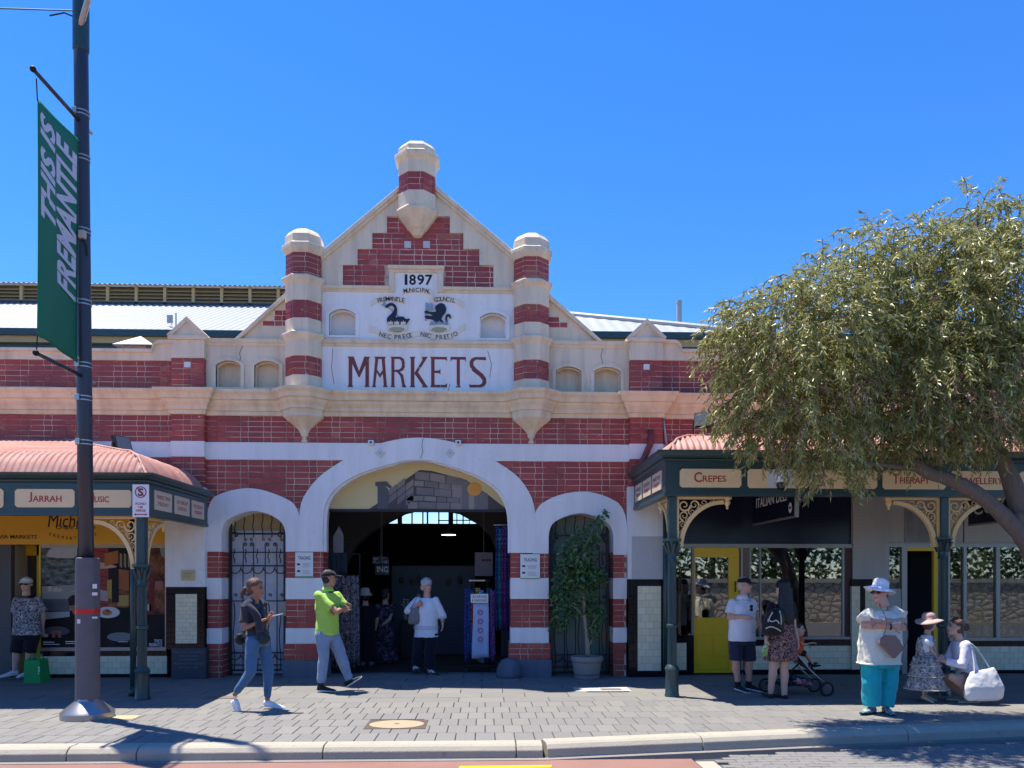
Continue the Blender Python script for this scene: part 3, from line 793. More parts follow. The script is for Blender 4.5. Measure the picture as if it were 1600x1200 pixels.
# ---- crack lines in the stucco are fine relief; lettering MARKETS
def stroke_letters():
    """flared Art Nouveau capitals: polygons in a unit box (0..w, 0..1)"""
    s = .15
    L = {}
    def stem(x, w=.155, fl=.045): return [(x-fl,0),(x+w+fl,0),(x+w,.07),(x+w,.93),(x+w+fl,1),(x-fl,1),(x,.93),(x,.07)]
    L['M'] = (.95, [stem(.05), stem(.78), [(.10,1),(.27,1),(.505,.52),(.735,1),(.86,1),(.86,.86),(.525,.32),(.485,.32),(.15,.86)]])
    L['A'] = (.75, [[(0,0),(.20,0),(.165,.07),(.30,.93),(.30,1),(.12,1),(.16,.93),(.05,.07)], [(.75,0),(.52,0),(.56,.07),(.46,.93),(.42,1),(.66,1),(.61,.93),(.70,.07)], [(.16,1),(.60,1),(.60,.925),(.16,.925)], [(.12,.50),(.15,.58),(.24,.58),(.38,.43),(.52,.58),(.62,.58),(.64,.50),(.56,.50),(.38,.30),(.22,.50)]])
    L['R'] = (.86, [stem(.05), [(.12,1),(.52,1),(.68,.94),(.74,.84),(.74,.66),(.66,.56),(.48,.50),(.20,.50),(.20,.57),(.46,.58),(.57,.65),(.59,.74),(.57,.86),(.48,.925),(.12,.925)], [(.30,.53),(.46,.53),(.66,.40),(.74,.10),(.84,0),(.60,0),(.60,.10),(.52,.36)]])
    L['K'] = (.80, [stem(.05), [(.20,.46),(.56,.90),(.52,1),(.78,1),(.72,.93),(.36,.50),(.72,.08),(.80,0),(.54,0),(.56,.07),(.20,.46)]])
    L['E'] = (.80, [stem(.05), [(.12,1),(.78,1),(.78,.86),(.70,.92),(.12,.92)], [(.12,0),(.78,0),(.78,.14),(.70,.08),(.12,.08)], [(.12,.55),(.42,.55),(.48,.62),(.48,.42),(.42,.47),(.12,.47)]])
    L['T'] = (.76, [stem(.305), [(0,1),(.76,1),(.76,.84),(.70,.915),(.06,.915),(0,.84)]])
    L['S'] = (.74, [[(.72,1),(.72,.90),(.30,.915),(.19,.85),(.18,.74),(.28,.64),(.60,.44),(.73,.30),(.74,.16),(.66,.05),(.50,0),(.02,0),(.0,.12),(.06,.085),(.46,.09),(.56,.15),(.57,.24),(.48,.34),(.14,.54),(.03,.68),(.02,.84),(.10,.95),(.26,1)]])
    return L
LET = stroke_letters(); t = NT('maroon_paint'); v = t.world(); t.color(t.mix(t.ramp(t.noise(v, 6.0, 8, .75), [(.62,(0,0,0)),(.64,(1,1,1))]), t.mix(t.noise(v, 9, 4), (.17,.04,.04), (.24,.07,.065)), (.62,.52,.45))).set(.6,.3); MAROON = t.m
spans = {0:(543,577),1:(581,606),2:(610,636),3:(640,669),4:(672,699),5:(704,728),6:(733,760)}
for i, ch in enumerate('MARKETS'):
    wd, polys = LET[ch]; a, b = spans[i]; x0, x1 = X(a,-.014), X(b,-.014); z0 = Z(605+.35*(a-543)/100, a); z1 = Z(557.5+.35*(a-543)/100, a)
    m = MB()
    for k, pg in enumerate(polys): m.prism([(x0+(x1-x0)*u/wd, z0+(z1-z0)*v_) for u, v_ in pg], -.0165-.0006*k, -.010)
    m.build('letter', MAROON, BLD)
for ch, a, b in (('1',632.5,636.8),('8',639.5,650),('9',652,663),('7',664.5,676)): text('numeral', ch, DARKT, BLD, X(a), X(b), Z(446,655), Z(429.5,655), -.0125, offset=.025)
# ---- crest reliefs
BLUEB = plain('crest_blue_black', (.018,.022,.045), .6); RIB = stucco('ribbon_cream', (.86,.76,.62), (.6,.5,.38), .4); PALEB = plain('crest_pale_blue', (.28,.36,.46), .6)
zq = lambda pts: q([(560+x*.11875, 430+y*.11875) for x, y in pts], -.012)
def relief(name, pts, mat, y0=-.03, smooth=0):
    MB().prism(zq(smooth_poly(pts+[pts[0]], smooth)[:-1] if smooth else pts), y0, -.008).build(name, mat, BLD)
relief('swan_relief', [(355,425),(385,385),(430,368),(475,380),(508,425),(512,480),(495,540),(480,572),(540,548),(610,556),(600,570),(640,585),(684,572),(655,615),(625,650),(400,655),(372,600),(385,560),(430,520),(465,480),(474,440),(458,408),(425,398),(395,420),(372,436)], BLUEB, -.04, 1)
relief('lion_relief', [(1010,420),(1050,385),(1090,370),(1140,395),(1160,450),(1140,510),(1100,550),(1095,590),(1120,610),(1080,640),(1030,640),(1010,600),(960,580),(880,575),(872,550),(885,535),(965,545),(985,530),(930,505),(880,510),(868,490),(880,470),(960,490),(1015,490),(1035,470),(1010,455)], BLUEB, -.04, 1)
relief('lion_tail_relief', [(1155,635),(1140,580),(1150,530),(1185,512),(1215,530),(1222,575),(1200,570),(1195,545),(1172,545),(1165,580),(1180,632)], BLUEB, -.038, 1)
relief('flag_relief', [(884,365),(905,365),(905,375),(985,385),(985,465),(903,460),(898,600),(878,600)], PALEB, -.034)
relief('thistle_relief', [(305,395),(325,375),(345,352),(360,378),(372,395),(350,425),(330,410)], PALEB, -.036)
relief('spear_relief', [(375,415),(385,410),(545,550),(535,556)], PALEB, -.026)
for c in (512, 1066):
    relief('crown_relief', [(c-140,690),(c-132,660),(c+132,660),(c+140,690),(c+128,745),(c-128,745)], RIB, -.05, 1)
    relief('crown_relief', [(c-105,735),(c-95,705),(c,690),(c+95,705),(c+105,735),(c,757)], plain('crown_green', (.38,.40,.25), .7), -.054, 1)
    for k in (-85,-5,80): relief('crown_relief', [(c+k-35,655),(c+k-28,615),(c+k-8,630),(c+k+5,600),(c+k+16,630),(c+k+34,615),(c+k+30,655)], RIB if c < 800 else PALEB, -.045)
def ribbon(pts, wd):
    top = [(x, y-wd/2) for x, y in pts]; bot = [(x, y+wd/2) for x, y in pts]
    MB().band(zq(top), zq(bot), -.03, -.008).build('ribbon_relief', RIB, BLD)
def letters_on(body, pts, hgt, mat):
    pts = smooth_poly(pts, 2); pts = resample(pts, 60); n = len(body)
    for i, ch in enumerate(body):
        if ch == ' ': continue
        k = int((i+.5)/n*59); a, b = pts[max(0,k-1)], pts[min(59,k+1)]; ang = math.atan2(-(b[1]-a[1]), b[0]-a[0])
        vs, fs = text_mesh(ch, .012); lo, hi = vs.min(0), vs.max(0); s_ = hgt*.11875*.0105/.72
        c = P(560+pts[k][0]*.11875, 430+pts[k][1]*.11875, -.03); mx = (lo[0]+hi[0])/2; my = .36
        V = [(c.x + ((v_[0]-mx)*math.cos(ang)-(v_[1]-my)*math.sin(ang))*s_, -.033, c.z + ((v_[0]-mx)*math.sin(ang)+(v_[1]-my)*math.cos(ang))*s_) for v_ in vs]
        MB().add(V, fs).build('letter', mat, BLD, recalc=False)
LTB = plain('ribbon_letter', (.06,.055,.06), .7)
rb = [(165,375),(250,320),(340,300),(430,300),(520,320),(620,345)]; ribbon(smooth_poly(rb), 72); letters_on('FREMANTLE', [(250,338),(330,312),(430,306),(520,318),(615,332)], 58, LTB)
rb = [(575,235),(600,205),(680,200),(780,190),(880,205),(960,225),(985,262)]; ribbon(smooth_poly(rb), 70); letters_on('MUNICIPAL', [(600,205),(690,196),(780,192),(870,198),(955,218)], 54, LTB)
rb = [(940,335),(1010,318),(1110,310),(1200,315),(1290,345),(1395,400)]; ribbon(smooth_poly(rb), 72); letters_on('COUNCIL', [(1000,322),(1080,312),(1160,312),(1280,338)], 56, LTB)
rb = [(145,710),(230,725),(300,775),(420,810),(520,822),(640,805),(760,770),(845,770),(940,800),(1060,825),(1180,812),(1290,770),(1340,715),(1405,680)]; ribbon(smooth_poly(rb), 76)
letters_on('NEC PRECE  NEC PRETIO', [(285,775),(400,806),(520,816),(640,798),(740,775),(845,772),(950,800),(1060,820),(1180,806),(1310,758)], 56, LTB)
# ---- roofs behind the parapet
def corrugate(name, mat, fn, x0, x1, ts, pitch=.076, amp=.009, parent=BLD):
    """fn(x, t) -> Vector point; corrugation offset along +Z"""
    n = max(4, int((x1-x0)/pitch*4)); m = MB(); vs = []; fs = []
    for t_ in ts:
        for i in range(n+1):
            x = x0 + (x1-x0)*i/n; p = fn(x, t_); vs.append((p[0], p[1], p[2]+amp*math.sin(2*math.pi*x/pitch)))
    for j in range(len(ts)-1):
        for i in range(n): fs.append((j*(n+1)+i, j*(n+1)+i+1, (j+1)*(n+1)+i+1, (j+1)*(n+1)+i))
    return m.add(vs, fs).build(name, mat, parent, smooth=True, recalc=False)
eY, rY = 2.2, 6.6; zE = P(300,520,eY).z; zR = P(300,477,rY).z
xg = X(655)
corrugate('roof_sheet', WHITEROOF, lambda x, t_: (x, eY+(rY-eY)*t_, zE+(zR-zE)*t_), -16, xg, [0,.5,1], .15, .022)
MB().box(-16, xg, eY-.12, eY-.02, zE-.10, zE+.02).build('roof_gutter', GREEN, BLD)
MB().box(-16, xg, eY-.04, eY+.05, zE-.22, zE-.10).build('eave_fascia', FASCIAC, BLD)
MB().box(-16, xg, eY+.05, eY+.15, zE-1.2, zE-.22).build('hall_upper_wall', GREEN, BLD)
zC0, zC1 = P(300,477,rY).z, P(300,449,rY).z
MB().box(-16, xg, rY-.06, rY+.04, zC0-.05, zC0+.05).build('clerestory_gutter', POSTB, BLD)
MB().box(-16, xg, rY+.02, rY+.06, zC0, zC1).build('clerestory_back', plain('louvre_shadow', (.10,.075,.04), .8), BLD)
zs_ = [zC0+.08+(zC1-zC0-.10)*k/4 for k in range(5)]
lv = MB().add([(-.33,-.05,-.03),(.33,-.05,-.03),(.33,.03,.04),(-.33,.03,.04),(-.33,-.05,-.018),(.33,-.05,-.018),(.33,.03,.052),(-.33,.03,.052)], [(3,2,1,0),(4,5,6,7),(0,1,5,4),(1,2,6,5),(2,3,7,6),(3,0,4,7)]).mesh('louvre'); lv.materials.append(LOUVRE)
pst = MB().box(-.035,.035,-.06,.02,0,zC1-zC0).mesh('louvre_post'); pst.materials.append(FASCIAC)
xx = X(-10, rY)
while xx < X(500, rY):
    place('louvre_post', pst, (xx, rY, zC0), BLD)
    for zz in zs_[:4]: place('louvre', lv, (xx+.345, rY, zz), BLD)
    xx += .69
corrugate('ridge_sheet', WHITEROOF, lambda x, t_: (x, rY-.25+2.5*t_, zC1-.03+.7*t_), -16, xg, [0,1], .12, .014)
# right hand roof with a falling hip line
e1 = P(880,522,2.2); zEr = e1.z
pa, pb = P(850,489,4.6), P(1200,523,2.3)
m = MB(); n = 120; vs = []; fs = []
for i in range(n+1):
    x = xg + (14-xg)*i/n
    hip = min(1.0, max(0.0, (pb.x-x)/(pb.x-pa.x)))
    for t_ in (0, 1):
        yy = 2.2 + 2.4*hip*t_; vs.append((x, yy, zEr+(pa.z-zEr)*hip*t_+(.012 if i % 2 else 0)))
for i in range(n): fs.append((2*i,2*i+2,2*i+3,2*i+1))
MB().add(vs, fs).build('roof_sheet', WHITEROOF, BLD, recalc=False)
hp = [Vector((pa.x-.6, 4.62, pa.z+.10)), Vector((pa.x,4.6,pa.z+.03)), Vector((pb.x,2.3,pb.z+.03))]
MB().tube(hp, .06, 8).build('hip_capping', WHITEROOF, BLD)
MB().box(xg, 14, 2.06, 2.17, zEr-.10, zEr+.02).build('roof_gutter', GREEN, BLD)
MB().box(xg, 14, 2.14, 2.25, zEr-.24, zEr-.10).build('eave_fascia', FASCIAC, BLD)
MB().box(xg, 14, 2.25, 2.35, zEr-1.3, zEr-.24).build('hall_upper_wall', GREEN, BLD)
# ---- hall interior
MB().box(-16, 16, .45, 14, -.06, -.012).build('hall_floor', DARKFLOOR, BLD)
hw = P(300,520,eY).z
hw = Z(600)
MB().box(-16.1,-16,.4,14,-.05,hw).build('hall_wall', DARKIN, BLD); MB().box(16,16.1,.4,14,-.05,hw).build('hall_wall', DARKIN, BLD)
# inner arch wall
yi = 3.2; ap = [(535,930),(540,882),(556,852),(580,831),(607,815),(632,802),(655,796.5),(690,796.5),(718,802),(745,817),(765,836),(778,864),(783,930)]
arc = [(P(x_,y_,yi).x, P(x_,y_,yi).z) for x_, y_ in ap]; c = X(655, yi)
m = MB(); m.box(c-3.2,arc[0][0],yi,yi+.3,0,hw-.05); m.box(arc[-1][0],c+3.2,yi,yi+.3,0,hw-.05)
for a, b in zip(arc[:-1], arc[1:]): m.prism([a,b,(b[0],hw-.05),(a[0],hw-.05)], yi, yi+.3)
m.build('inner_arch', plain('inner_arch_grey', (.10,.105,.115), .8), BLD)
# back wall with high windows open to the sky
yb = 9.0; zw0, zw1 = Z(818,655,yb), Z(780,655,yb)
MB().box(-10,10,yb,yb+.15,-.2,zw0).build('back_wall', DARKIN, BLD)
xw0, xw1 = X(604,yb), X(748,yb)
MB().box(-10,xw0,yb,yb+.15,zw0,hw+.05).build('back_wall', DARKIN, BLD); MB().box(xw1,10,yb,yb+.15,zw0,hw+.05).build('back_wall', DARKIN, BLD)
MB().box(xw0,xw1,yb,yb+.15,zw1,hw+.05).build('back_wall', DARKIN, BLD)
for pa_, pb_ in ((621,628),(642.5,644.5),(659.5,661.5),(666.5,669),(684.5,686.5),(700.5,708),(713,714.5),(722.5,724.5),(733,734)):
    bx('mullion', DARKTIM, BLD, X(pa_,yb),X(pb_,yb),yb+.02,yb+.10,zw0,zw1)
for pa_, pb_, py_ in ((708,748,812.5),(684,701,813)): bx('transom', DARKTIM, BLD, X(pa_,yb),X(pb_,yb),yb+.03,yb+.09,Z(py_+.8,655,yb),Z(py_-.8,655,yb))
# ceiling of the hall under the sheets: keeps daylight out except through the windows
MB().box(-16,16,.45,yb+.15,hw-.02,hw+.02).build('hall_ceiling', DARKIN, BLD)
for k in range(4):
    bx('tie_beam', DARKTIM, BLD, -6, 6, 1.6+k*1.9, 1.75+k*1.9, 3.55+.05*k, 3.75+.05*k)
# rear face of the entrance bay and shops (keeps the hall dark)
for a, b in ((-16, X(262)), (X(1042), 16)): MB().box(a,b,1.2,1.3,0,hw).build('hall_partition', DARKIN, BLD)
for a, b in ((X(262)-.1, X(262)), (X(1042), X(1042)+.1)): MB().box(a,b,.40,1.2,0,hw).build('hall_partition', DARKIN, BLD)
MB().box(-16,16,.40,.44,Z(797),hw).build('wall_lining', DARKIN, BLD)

# hairline cracks in the render
CRK = plain('crack', (.16,.13,.11), .9)
for pts, y in (([(380,531),(379,541),(374,552),(376,560),(372,568)],-.012), ([(941,535),(942,545),(939,556),(942,570)],-.012), ([(661,685),(659,697),(661,706),(657,716)],-.036), ([(470,545),(472,560)],-.262), ([(520,545),(518,575),(522,600)],-.0135), ([(762,548),(768,570),(765,590)],-.0135), ([(703,600),(700,612),(702,620)],-.0135)):
    MB().tube([P(a,b,y) for a, b in pts], .0045, 5).build('crack', CRK, BLD)
# ---- bricks: the 300 that show largest are single parts, the rest one joined part
def brick_unit(L, H, D=.03, ch=.004):
    a, b = L/2, H/2     # front at -D+... local frame: u = x, n = -y
    v = [(-a,.02,-b),(a,.02,-b),(a,.02,b),(-a,.02,b),(-a,-.001,-b),(a,-.001,-b),(a,-.001,b),(-a,-.001,b),(-a+ch,-.0045,-b+ch),(a-ch,-.0045,-b+ch),(a-ch,-.0045,b-ch),(-a+ch,-.0045,b-ch)]
    f = [(0,1,5,4),(1,2,6,5),(2,3,7,6),(3,0,4,7),(4,5,9,8),(5,6,10,9),(6,7,11,10),(7,4,8,11),(8,9,10,11)]
    return v, f
def bshow(b):
    c, u, n, L, H = b
    if n.y > -.99 or L < .2 or c.z > 6: return 0
    d = c - CAM; dep = d.y*CY + d.x*SY; px = 800 + FPX*(d.x*CY-d.y*SY)/dep; py = HZ - FPX*d.z/dep
    if not (330 < px < 975): return 0
    return L*H/dep**2
BRICKS.sort(key=lambda b: -bshow(b))
bme = {}
for k, (c, u, n, L, H) in enumerate(BRICKS[:300]):
    key = (round(L,2), round(H,3))
    if key not in bme:
        v_, f_ = brick_unit(L, H); me = MB().add(v_, f_).mesh('brick'); me.materials.append(BRICK_O); bme[key] = me
    o = place('brick', bme[key], (c.x, c.y+random.uniform(-.002,.002), c.z), BLD)
    o.rotation_euler = (random.uniform(-.008,.008), random.uniform(-.001,.006), random.uniform(-.008,.008))
m = MB()
for c, u, n, L, H in BRICKS[300:]:
    v_, f_ = brick_unit(L, H); dn = random.uniform(-.0025,.0025)
    m.add([c + u*a + n*(-b+dn) + Vector((0,0,z)) for a, b, z in v_], f_)
tag(m.build('brickwork', BRICK_I, BLD, recalc=False), kind='stuff')
print('BRICKS', len(BRICKS))
# ================================================================== GATES AND ARCH FILLINGS
def spiral(c, r0, turns, start, sgn, n=22, plane=0.0):
    return [(c[0]+r0*(1-.8*k/n)*math.cos(start+sgn*turns*2*math.pi*k/n), plane, c[1]+r0*(1-.8*k/n)*math.sin(start+sgn*turns*2*math.pi*k/n)) for k in range(n+1)]
def wavy(x, z0, z1, y, amp=.018): return [(x+amp*math.sin(2*math.pi*1.5*k/14), y, z0+(z1-z0)*k/14) for k in range(15)]
def gate(x0, x1, inn, dy, ppx):
    y = .30; z = lambda p: Z(p+dy, ppx, y); r_ = .009
    g_ = place('gate', None, ((x0+x1)/2, y, 0), BLD); sc_ = (x1-x0)/.96
    def put(n, pts, rad=r_, seg=6): MB().tube(pts, rad, seg).build(n, IRON, g_)
    for x in (x0+.02, x1-.02): MB().box(x-.02,x+.02,y-.02,y+.02,.02,z(800)).build('gate_stile', IRON, g_)
    for p, hh in ((834,.016),(863,.010),(884,.012),(939,.010),(1020,.012),(1039,.010),(1047,.014)): MB().box(x0,x1,y-.012,y+.012,z(p)-hh,z(p)+hh).build('gate_rail', IRON, g_)
    xs = [x0+(x1-x0)*f for f in (.24,.43,.63,.84)]
    for i, x in enumerate(xs):
        sg = -1 if i % 2 else 1
        put('gate_bar', [(x,y,.05),(x,y,z(884)),(x+.006*sg,y,z(866)),(x,y,z(852))] + spiral((x+.035*sg, z(851)), .035, 1.4, math.pi if sg > 0 else 0, -sg, plane=y))
    for i in range(5):
        x = x0+.03+(x1-x0-.06)*(i+.0)/4.6+.045
        put('gate_bar', wavy(x, z(880), z(858), y, .010)); put('gate_bar', wavy(x, .08, z(942), y, .014)); put('gate_bar', spiral((x+.03, z(930)), .03, 1.2, math.pi, -1, plane=y), .008)
    for i in range(6):
        x = x0+.09+(x1-x0-.18)*i/5; top = inn(x)-.01
        put('gate_bar', wavy(x, z(840), top, y, .010)); put('gate_scroll', spiral((x+.025*(1 if i % 2 else -1), z(843)), .028, 1.2, math.pi/2, 1, plane=y), .007)
    for i in range(5):
        c = x0+(x1-x0)*(i+.5)/5
        put('gate_ring', [(c+(x1-x0)/10*math.cos(a), y, z(886)-(x1-x0)/10*abs(math.sin(a))*1.15) for a in [math.pi*k/10 for k in range(11)]])
        put('gate_ring', [(c+(x1-x0)/10*math.cos(a), y, z(1022)-(x1-x0)/10*abs(math.sin(a))) for a in [math.pi*k/10 for k in range(11)]])
    for sx, x in ((1,x0+.02),(-1,x1-.02)): put('gate_scroll', [(x,y,z(862)),(x+.015*sx,y,z(846))] + spiral((x+.075*sx, z(836)), .065, .9, math.pi if sx > 0 else 0, -sx, plane=y), .012)
    return g_
def arch_z(pts):
    pp = q(pts)
    def f(x):
        best = 2.0
        for a, b in zip(pp[:-1], pp[1:]):
            if min(a[0],b[0]) <= x <= max(a[0],b[0]) and abs(a[0]-b[0]) > 1e-6: best = max(best, a[1]+(b[1]-a[1])*(x-a[0])/(b[0]-a[0]))
        return best
    return f
gate(X(358.5,.3), X(447,.3), arch_z(l_in), 0, 400)
gate(X(860,.3), X(951,.3), arch_z(r_in), 3, 905)
def arch_fill(name, mat, pts, y, zmin, zmax=None, thick=.02):
    pp = [(x, max(z, zmin)) for x, z in q(resample(pts, 61))]
    if zmax: pp = [(x, min(z, zmax)) for x, z in pp]
    return MB().prism(pp, y, y+thick).build(name, mat, BLD)
t = NT('old_white_board'); v = t.world(); sm = t.ramp(t.noise(v, 5, 7, .7), [(.45,(0,0,0)),(.75,(1,1,1))])
t.color(t.mix(t.math('MULTIPLY', sm, .6), (.66,.66,.70), (.36,.36,.40))).set(.6,.3); BOARDW = t.m
arch_fill('gate_backing', BOARDW, l_in, .43, 0.02); MB().box(X(340,.43),X(455,.43),.431,.451,.02,Z(858)).build('gate_backing', BOARDW, BLD)
MB().box(X(350,.42),X(452,.42),.415,.425,Z(829,400,.42),Z(800,400,.42)).build('backing_top', plain('backing_tan', (.42,.32,.16), .7), BLD)
bx('lock_plate', plain('lock_plate', (.40,.38,.32), .5), BLD, X(436,.27),X(447,.27),.262,.29,Z(962,440,.27),Z(940,440,.27))
t = NT('painted_mural'); v = t.world((1,1,.6)); a_ = t.noise(v, 1.6, 3); b_ = t.noise(t.world((1.3,1,.5)), 2.3, 3)
c_ = t.mix(t.ramp(a_, [(.38,(0,0,0)),(.6,(1,1,1))]), (.30,.27,.25), (.16,.24,.20)); c_ = t.mix(t.ramp(b_, [(.55,(0,0,0)),(.68,(1,1,1))]), c_, (.42,.20,.12))
t.color(c_).set(.6,.3); MURAL = t.m
arch_fill('gate_backing', MURAL, r_in, .43, 0.02); MB().box(X(850,.43),X(965,.43),.431,.451,.02,Z(858)).build('gate_backing', MURAL, BLD)
# painted canvas in the head of the big arch: yellow sky, slate roof, chimney, orange sun
ym = .36; zm = Z(797,655,ym)
arch_fill('painted_canvas', plain('mural_yellow', (.66,.56,.30), .7, var=.06, scale=2), m_in, ym, zm, thick=.03)
cq = lambda pts: [(P(500+x*.1875, 700+y*.1875, ym).x, P(500+x*.1875, 700+y*.1875, ym).z) for x, y in pts]
SLATE = [plain('mural_stone_a', (.25,.22,.21), .8, var=.3, scale=6), plain('mural_stone_b', (.30,.26,.24), .8, var=.3, scale=5), plain('mural_stone_c', (.21,.19,.19), .8, var=.3, scale=7)]
DKG = plain('mural_dark_grey', (.11,.115,.13), .8); MORTD = plain('mural_joint', (.09,.08,.085), .8)
def canvas(name, pts, mat, k): MB().prism(cq(pts), ym-.002-.002*k, ym+.004).build(name, mat, BLD)
canvas('painted_roof', [(400,515),(480,462),(590,345),(830,183),(930,190),(1200,262),(1390,380),(1560,515)], MORTD, 1)
canvas('painted_gable', [(1180,270),(1215,262),(1400,395),(1400,515),(1180,515)], plain('mural_wall_grey', (.19,.185,.19), .8, var=.2, scale=3), 1.6)
canvas('painted_post', [(1240,380),(1285,380),(1285,515),(1240,515)], plain('mural_post', (.32,.29,.25), .8), 2)
canvas('painted_chimney', [(480,515),(480,320),(545,320),(570,345),(570,515)], DKG, 3); canvas('painted_chimney_cap', [(462,320),(462,283),(555,278),(598,322),(590,340),(545,318)], DKG, 3.6)
rows = [(190,262),(266,318),(322,388),(394,440),(446,508)]
for j, (ya, yb_) in enumerate(rows):
    x = 790 + (0,-8,10,-70,-60)[j]; k = 0
    while x < 1180:
        wdt = random.uniform(85,165); xb_ = min(x+wdt, 1185); sl = .16
        d0, d1 = (x-830)*sl*(1-.2*j), (xb_-830)*sl*(1-.2*j)
        if x < 830: d0 = -d0*.3
        pts = [(x+4,ya+d0+4),(xb_-4,ya+d1+4),(xb_-4,yb_+d1-3),(x+4,yb_+d0-3)]
        pts = [(a, min(b, 511)) for a, b in pts]
        if pts[2][1]-pts[1][1] > 8 and pts[0][1] < 500: canvas('painted_stone', pts, SLATE[(j+k) % 3], 3)
        x = xb_; k += 1
for j in range(4):      # left slope of the painted roof
    for k in range(3):
        x0 = 575+k*70; x1 = x0+64; ya = 345+j*62-k*52
        pts = [(x0,ya+4),(x1,ya-46),(x1,ya+6),(x0,ya+56)]
        if max(p[1] for p in pts) < 508 and min(p[1] for p in pts) > 215: canvas('painted_stone', pts, SLATE[(j*2+k) % 3], 3)
cx, cz = 1287, 343
canvas('painted_sun', [(cx+60*math.cos(a), cz+56*math.sin(a)) for a in [2*math.pi*k/24 for k in range(24)]], plain('mural_orange', (.72,.33,.07), .7, var=.08), 4)
MB().box(X(512,ym),X(793,ym),ym-.02,ym+.05,zm-.03,zm+.012).build('canvas_batten', DARKTIM, BLD)
# ================================================================== CANOPIES
def canopy(nm, label, xe, sgn, zf0, zf1, zg, zw, far):
    """xe = end of the canopy, sgn = direction it runs away from the entrance"""
    D = 2.3
    C = thing('street_canopy', (xe+sgn*1.0, -D, 0), label, 'canopy', 'verandah canopies over the shopfronts')
    zk = zg + .42*(zw-zg)
    def prof(d):
        if d < .45: return zg-.02 + (zk-zg+.02)*math.sin(math.pi/2*d/.45)**.72
        return zk + (zw-zk)*(d-.45)/(D-.45)
    ts = [0,.04,.09,.15,.22,.30,.40,.52,.66,.82,1]
    L = abs(far-xe); m = MB()
    n = int(L/.0147); vs = []; fs = []
    for i in range(n+1):
        dx = L*i/n; x = xe+sgn*dx; dm = min(D, dx) if dx > 0 else .0
        for t_ in ts:
            d = t_*max(dm,.001); vs.append((x, -D+d, prof(d)+.019*math.sin(2*math.pi*dx/.088)))
    k = len(ts)
    for i in range(n):
        for j in range(k-1): fs.append((i*k+j,(i+1)*k+j,(i+1)*k+j+1,i*k+j+1))
    m.add(vs, fs).build('roof_sheet', PINK, C, smooth=True, recalc=False)
    vs = []; fs = []; n = int(D/.0147)
    for i in range(n+1):
        dy_ = D*i/n
        for t_ in ts:
            d = t_*max(dy_,.001); vs.append((xe+sgn*d, -D+dy_, prof(d)+.019*math.sin(2*math.pi*dy_/.088)))
    for i in range(n):
        for j in range(k-1): fs.append((i*k+j,(i+1)*k+j,(i+1)*k+j+1,i*k+j+1))
    MB().add(vs, fs).build('roof_end_sheet', PINK, C, smooth=True, recalc=False)
    MB().tube([(xe+sgn*d, -D+d, prof(d)+.012) for d in [D*q_/12 for q_ in range(13)]], .022, 6).build('hip_capping', PINK, C)
    pth = [(far,-D),(xe,-D),(xe,-.12)] if sgn < 0 else [(xe,-.12),(xe,-D),(far,-D)]
    hh = zf1-zf0
    MB().sweep(pth, [(0,zf0),(.02,zf0),(.02,zf1-.02),(.055,zf1),(.06,zf1+.02),(.02,zf1+.03),(-.05,zf1+.03),(-.05,zf0)]).build('fascia', GREEN, C)
    MB().sweep(pth, [(-.02,zf1+.03),(.05,zf1+.03),(.10,zf1+.06),(.13,zg-.03),(.14,zg),(.125,zg),(.09,zg-.04),(-.02,zg-.05)]).build('gutter', GREEN, C)
    MB().sweep(pth, [(-.06,zf0-.035),(.035,zf0-.035),(.035,zf0+.012),(-.06,zf0+.012)]).build('fascia_beam', GREEN, C)
    # ceiling boards
    MB().box(xe, far, -D+.05, -.1, zf1-.09, zf1-.05).build('ceiling_lining', plain('canopy_lining', (.30,.29,.25), .7), C)
    return C
CL = canopy('l', 'pink bullnose canopy beside the lamp post, its fascia reading Jarrah and Music', -4.47, -1, 2.47, 2.88, 2.99, 3.84, -14.0)
CR = canopy('r', 'pink bullnose canopy half hidden by the tree, its fascia reading Crepes and Jewellery', 2.45, 1, 2.76, 3.20, 3.33, 3.99, 13.0)
def fascia_panel(C, px0, px1, z0, z1, body=None, tx=None):
    y = -2.322; x0, x1 = X(px0,y), X(px1,y); b = .03
    pts = [(x0+b,z0),(x1-b,z0),(x1,z0+b),(x1,z1-b),(x1-b,z1),(x0+b,z1),(x0,z1-b),(x0,z0+b)]
    o = MB().prism(pts, y-.012, y+.01).build('fascia_panel', PANELC, C)
    if body:
        a, b_ = X(tx[0],y), X(tx[1],y); zz0, zz1 = z0+(z1-z0)*.30, z0+(z1-z0)*.72
        n1 = text_mesh(body[0], .012)[0]; n2 = text_mesh(body[1:].upper(), .010)[0]
        w1 = (n1[:,0].max()-n1[:,0].min())*1.32; w2 = n2[:,0].max()-n2[:,0].min(); sp_ = .07; tot = w1+w2+sp_; k1 = (b_-a)/tot
        text('lettering', body[0], REDT, o, a, a+w1*k1, zz0-.006, zz1+.025, y-.0125, offset=.012)
        text('lettering', body[1:].upper(), REDT, o, a+(w1+sp_)*k1, b_, zz0, zz1-.02, y-.0125, offset=.01)
    return o
zl = lambda p: Z(p,120,-2.322); zr = lambda p: Z(p,1150,-2.322)
fascia_panel(CL, -90, 6, zl(794), zl(764)); fascia_panel(CL, 24, 117, zl(793), zl(764.5), 'Jarrah', (46,97)); fascia_panel(CL, 135, 206, zl(793), zl(765.5), 'Music', (138,171))
fascia_panel(CR, 1062, 1158, zr(762), zr(733), 'Crepes', (1084,1134)); fascia_panel(CR, 1168, 1263, zr(762.5), zr(733)); fascia_panel(CR, 1273, 1370, zr(763), zr(733.5))
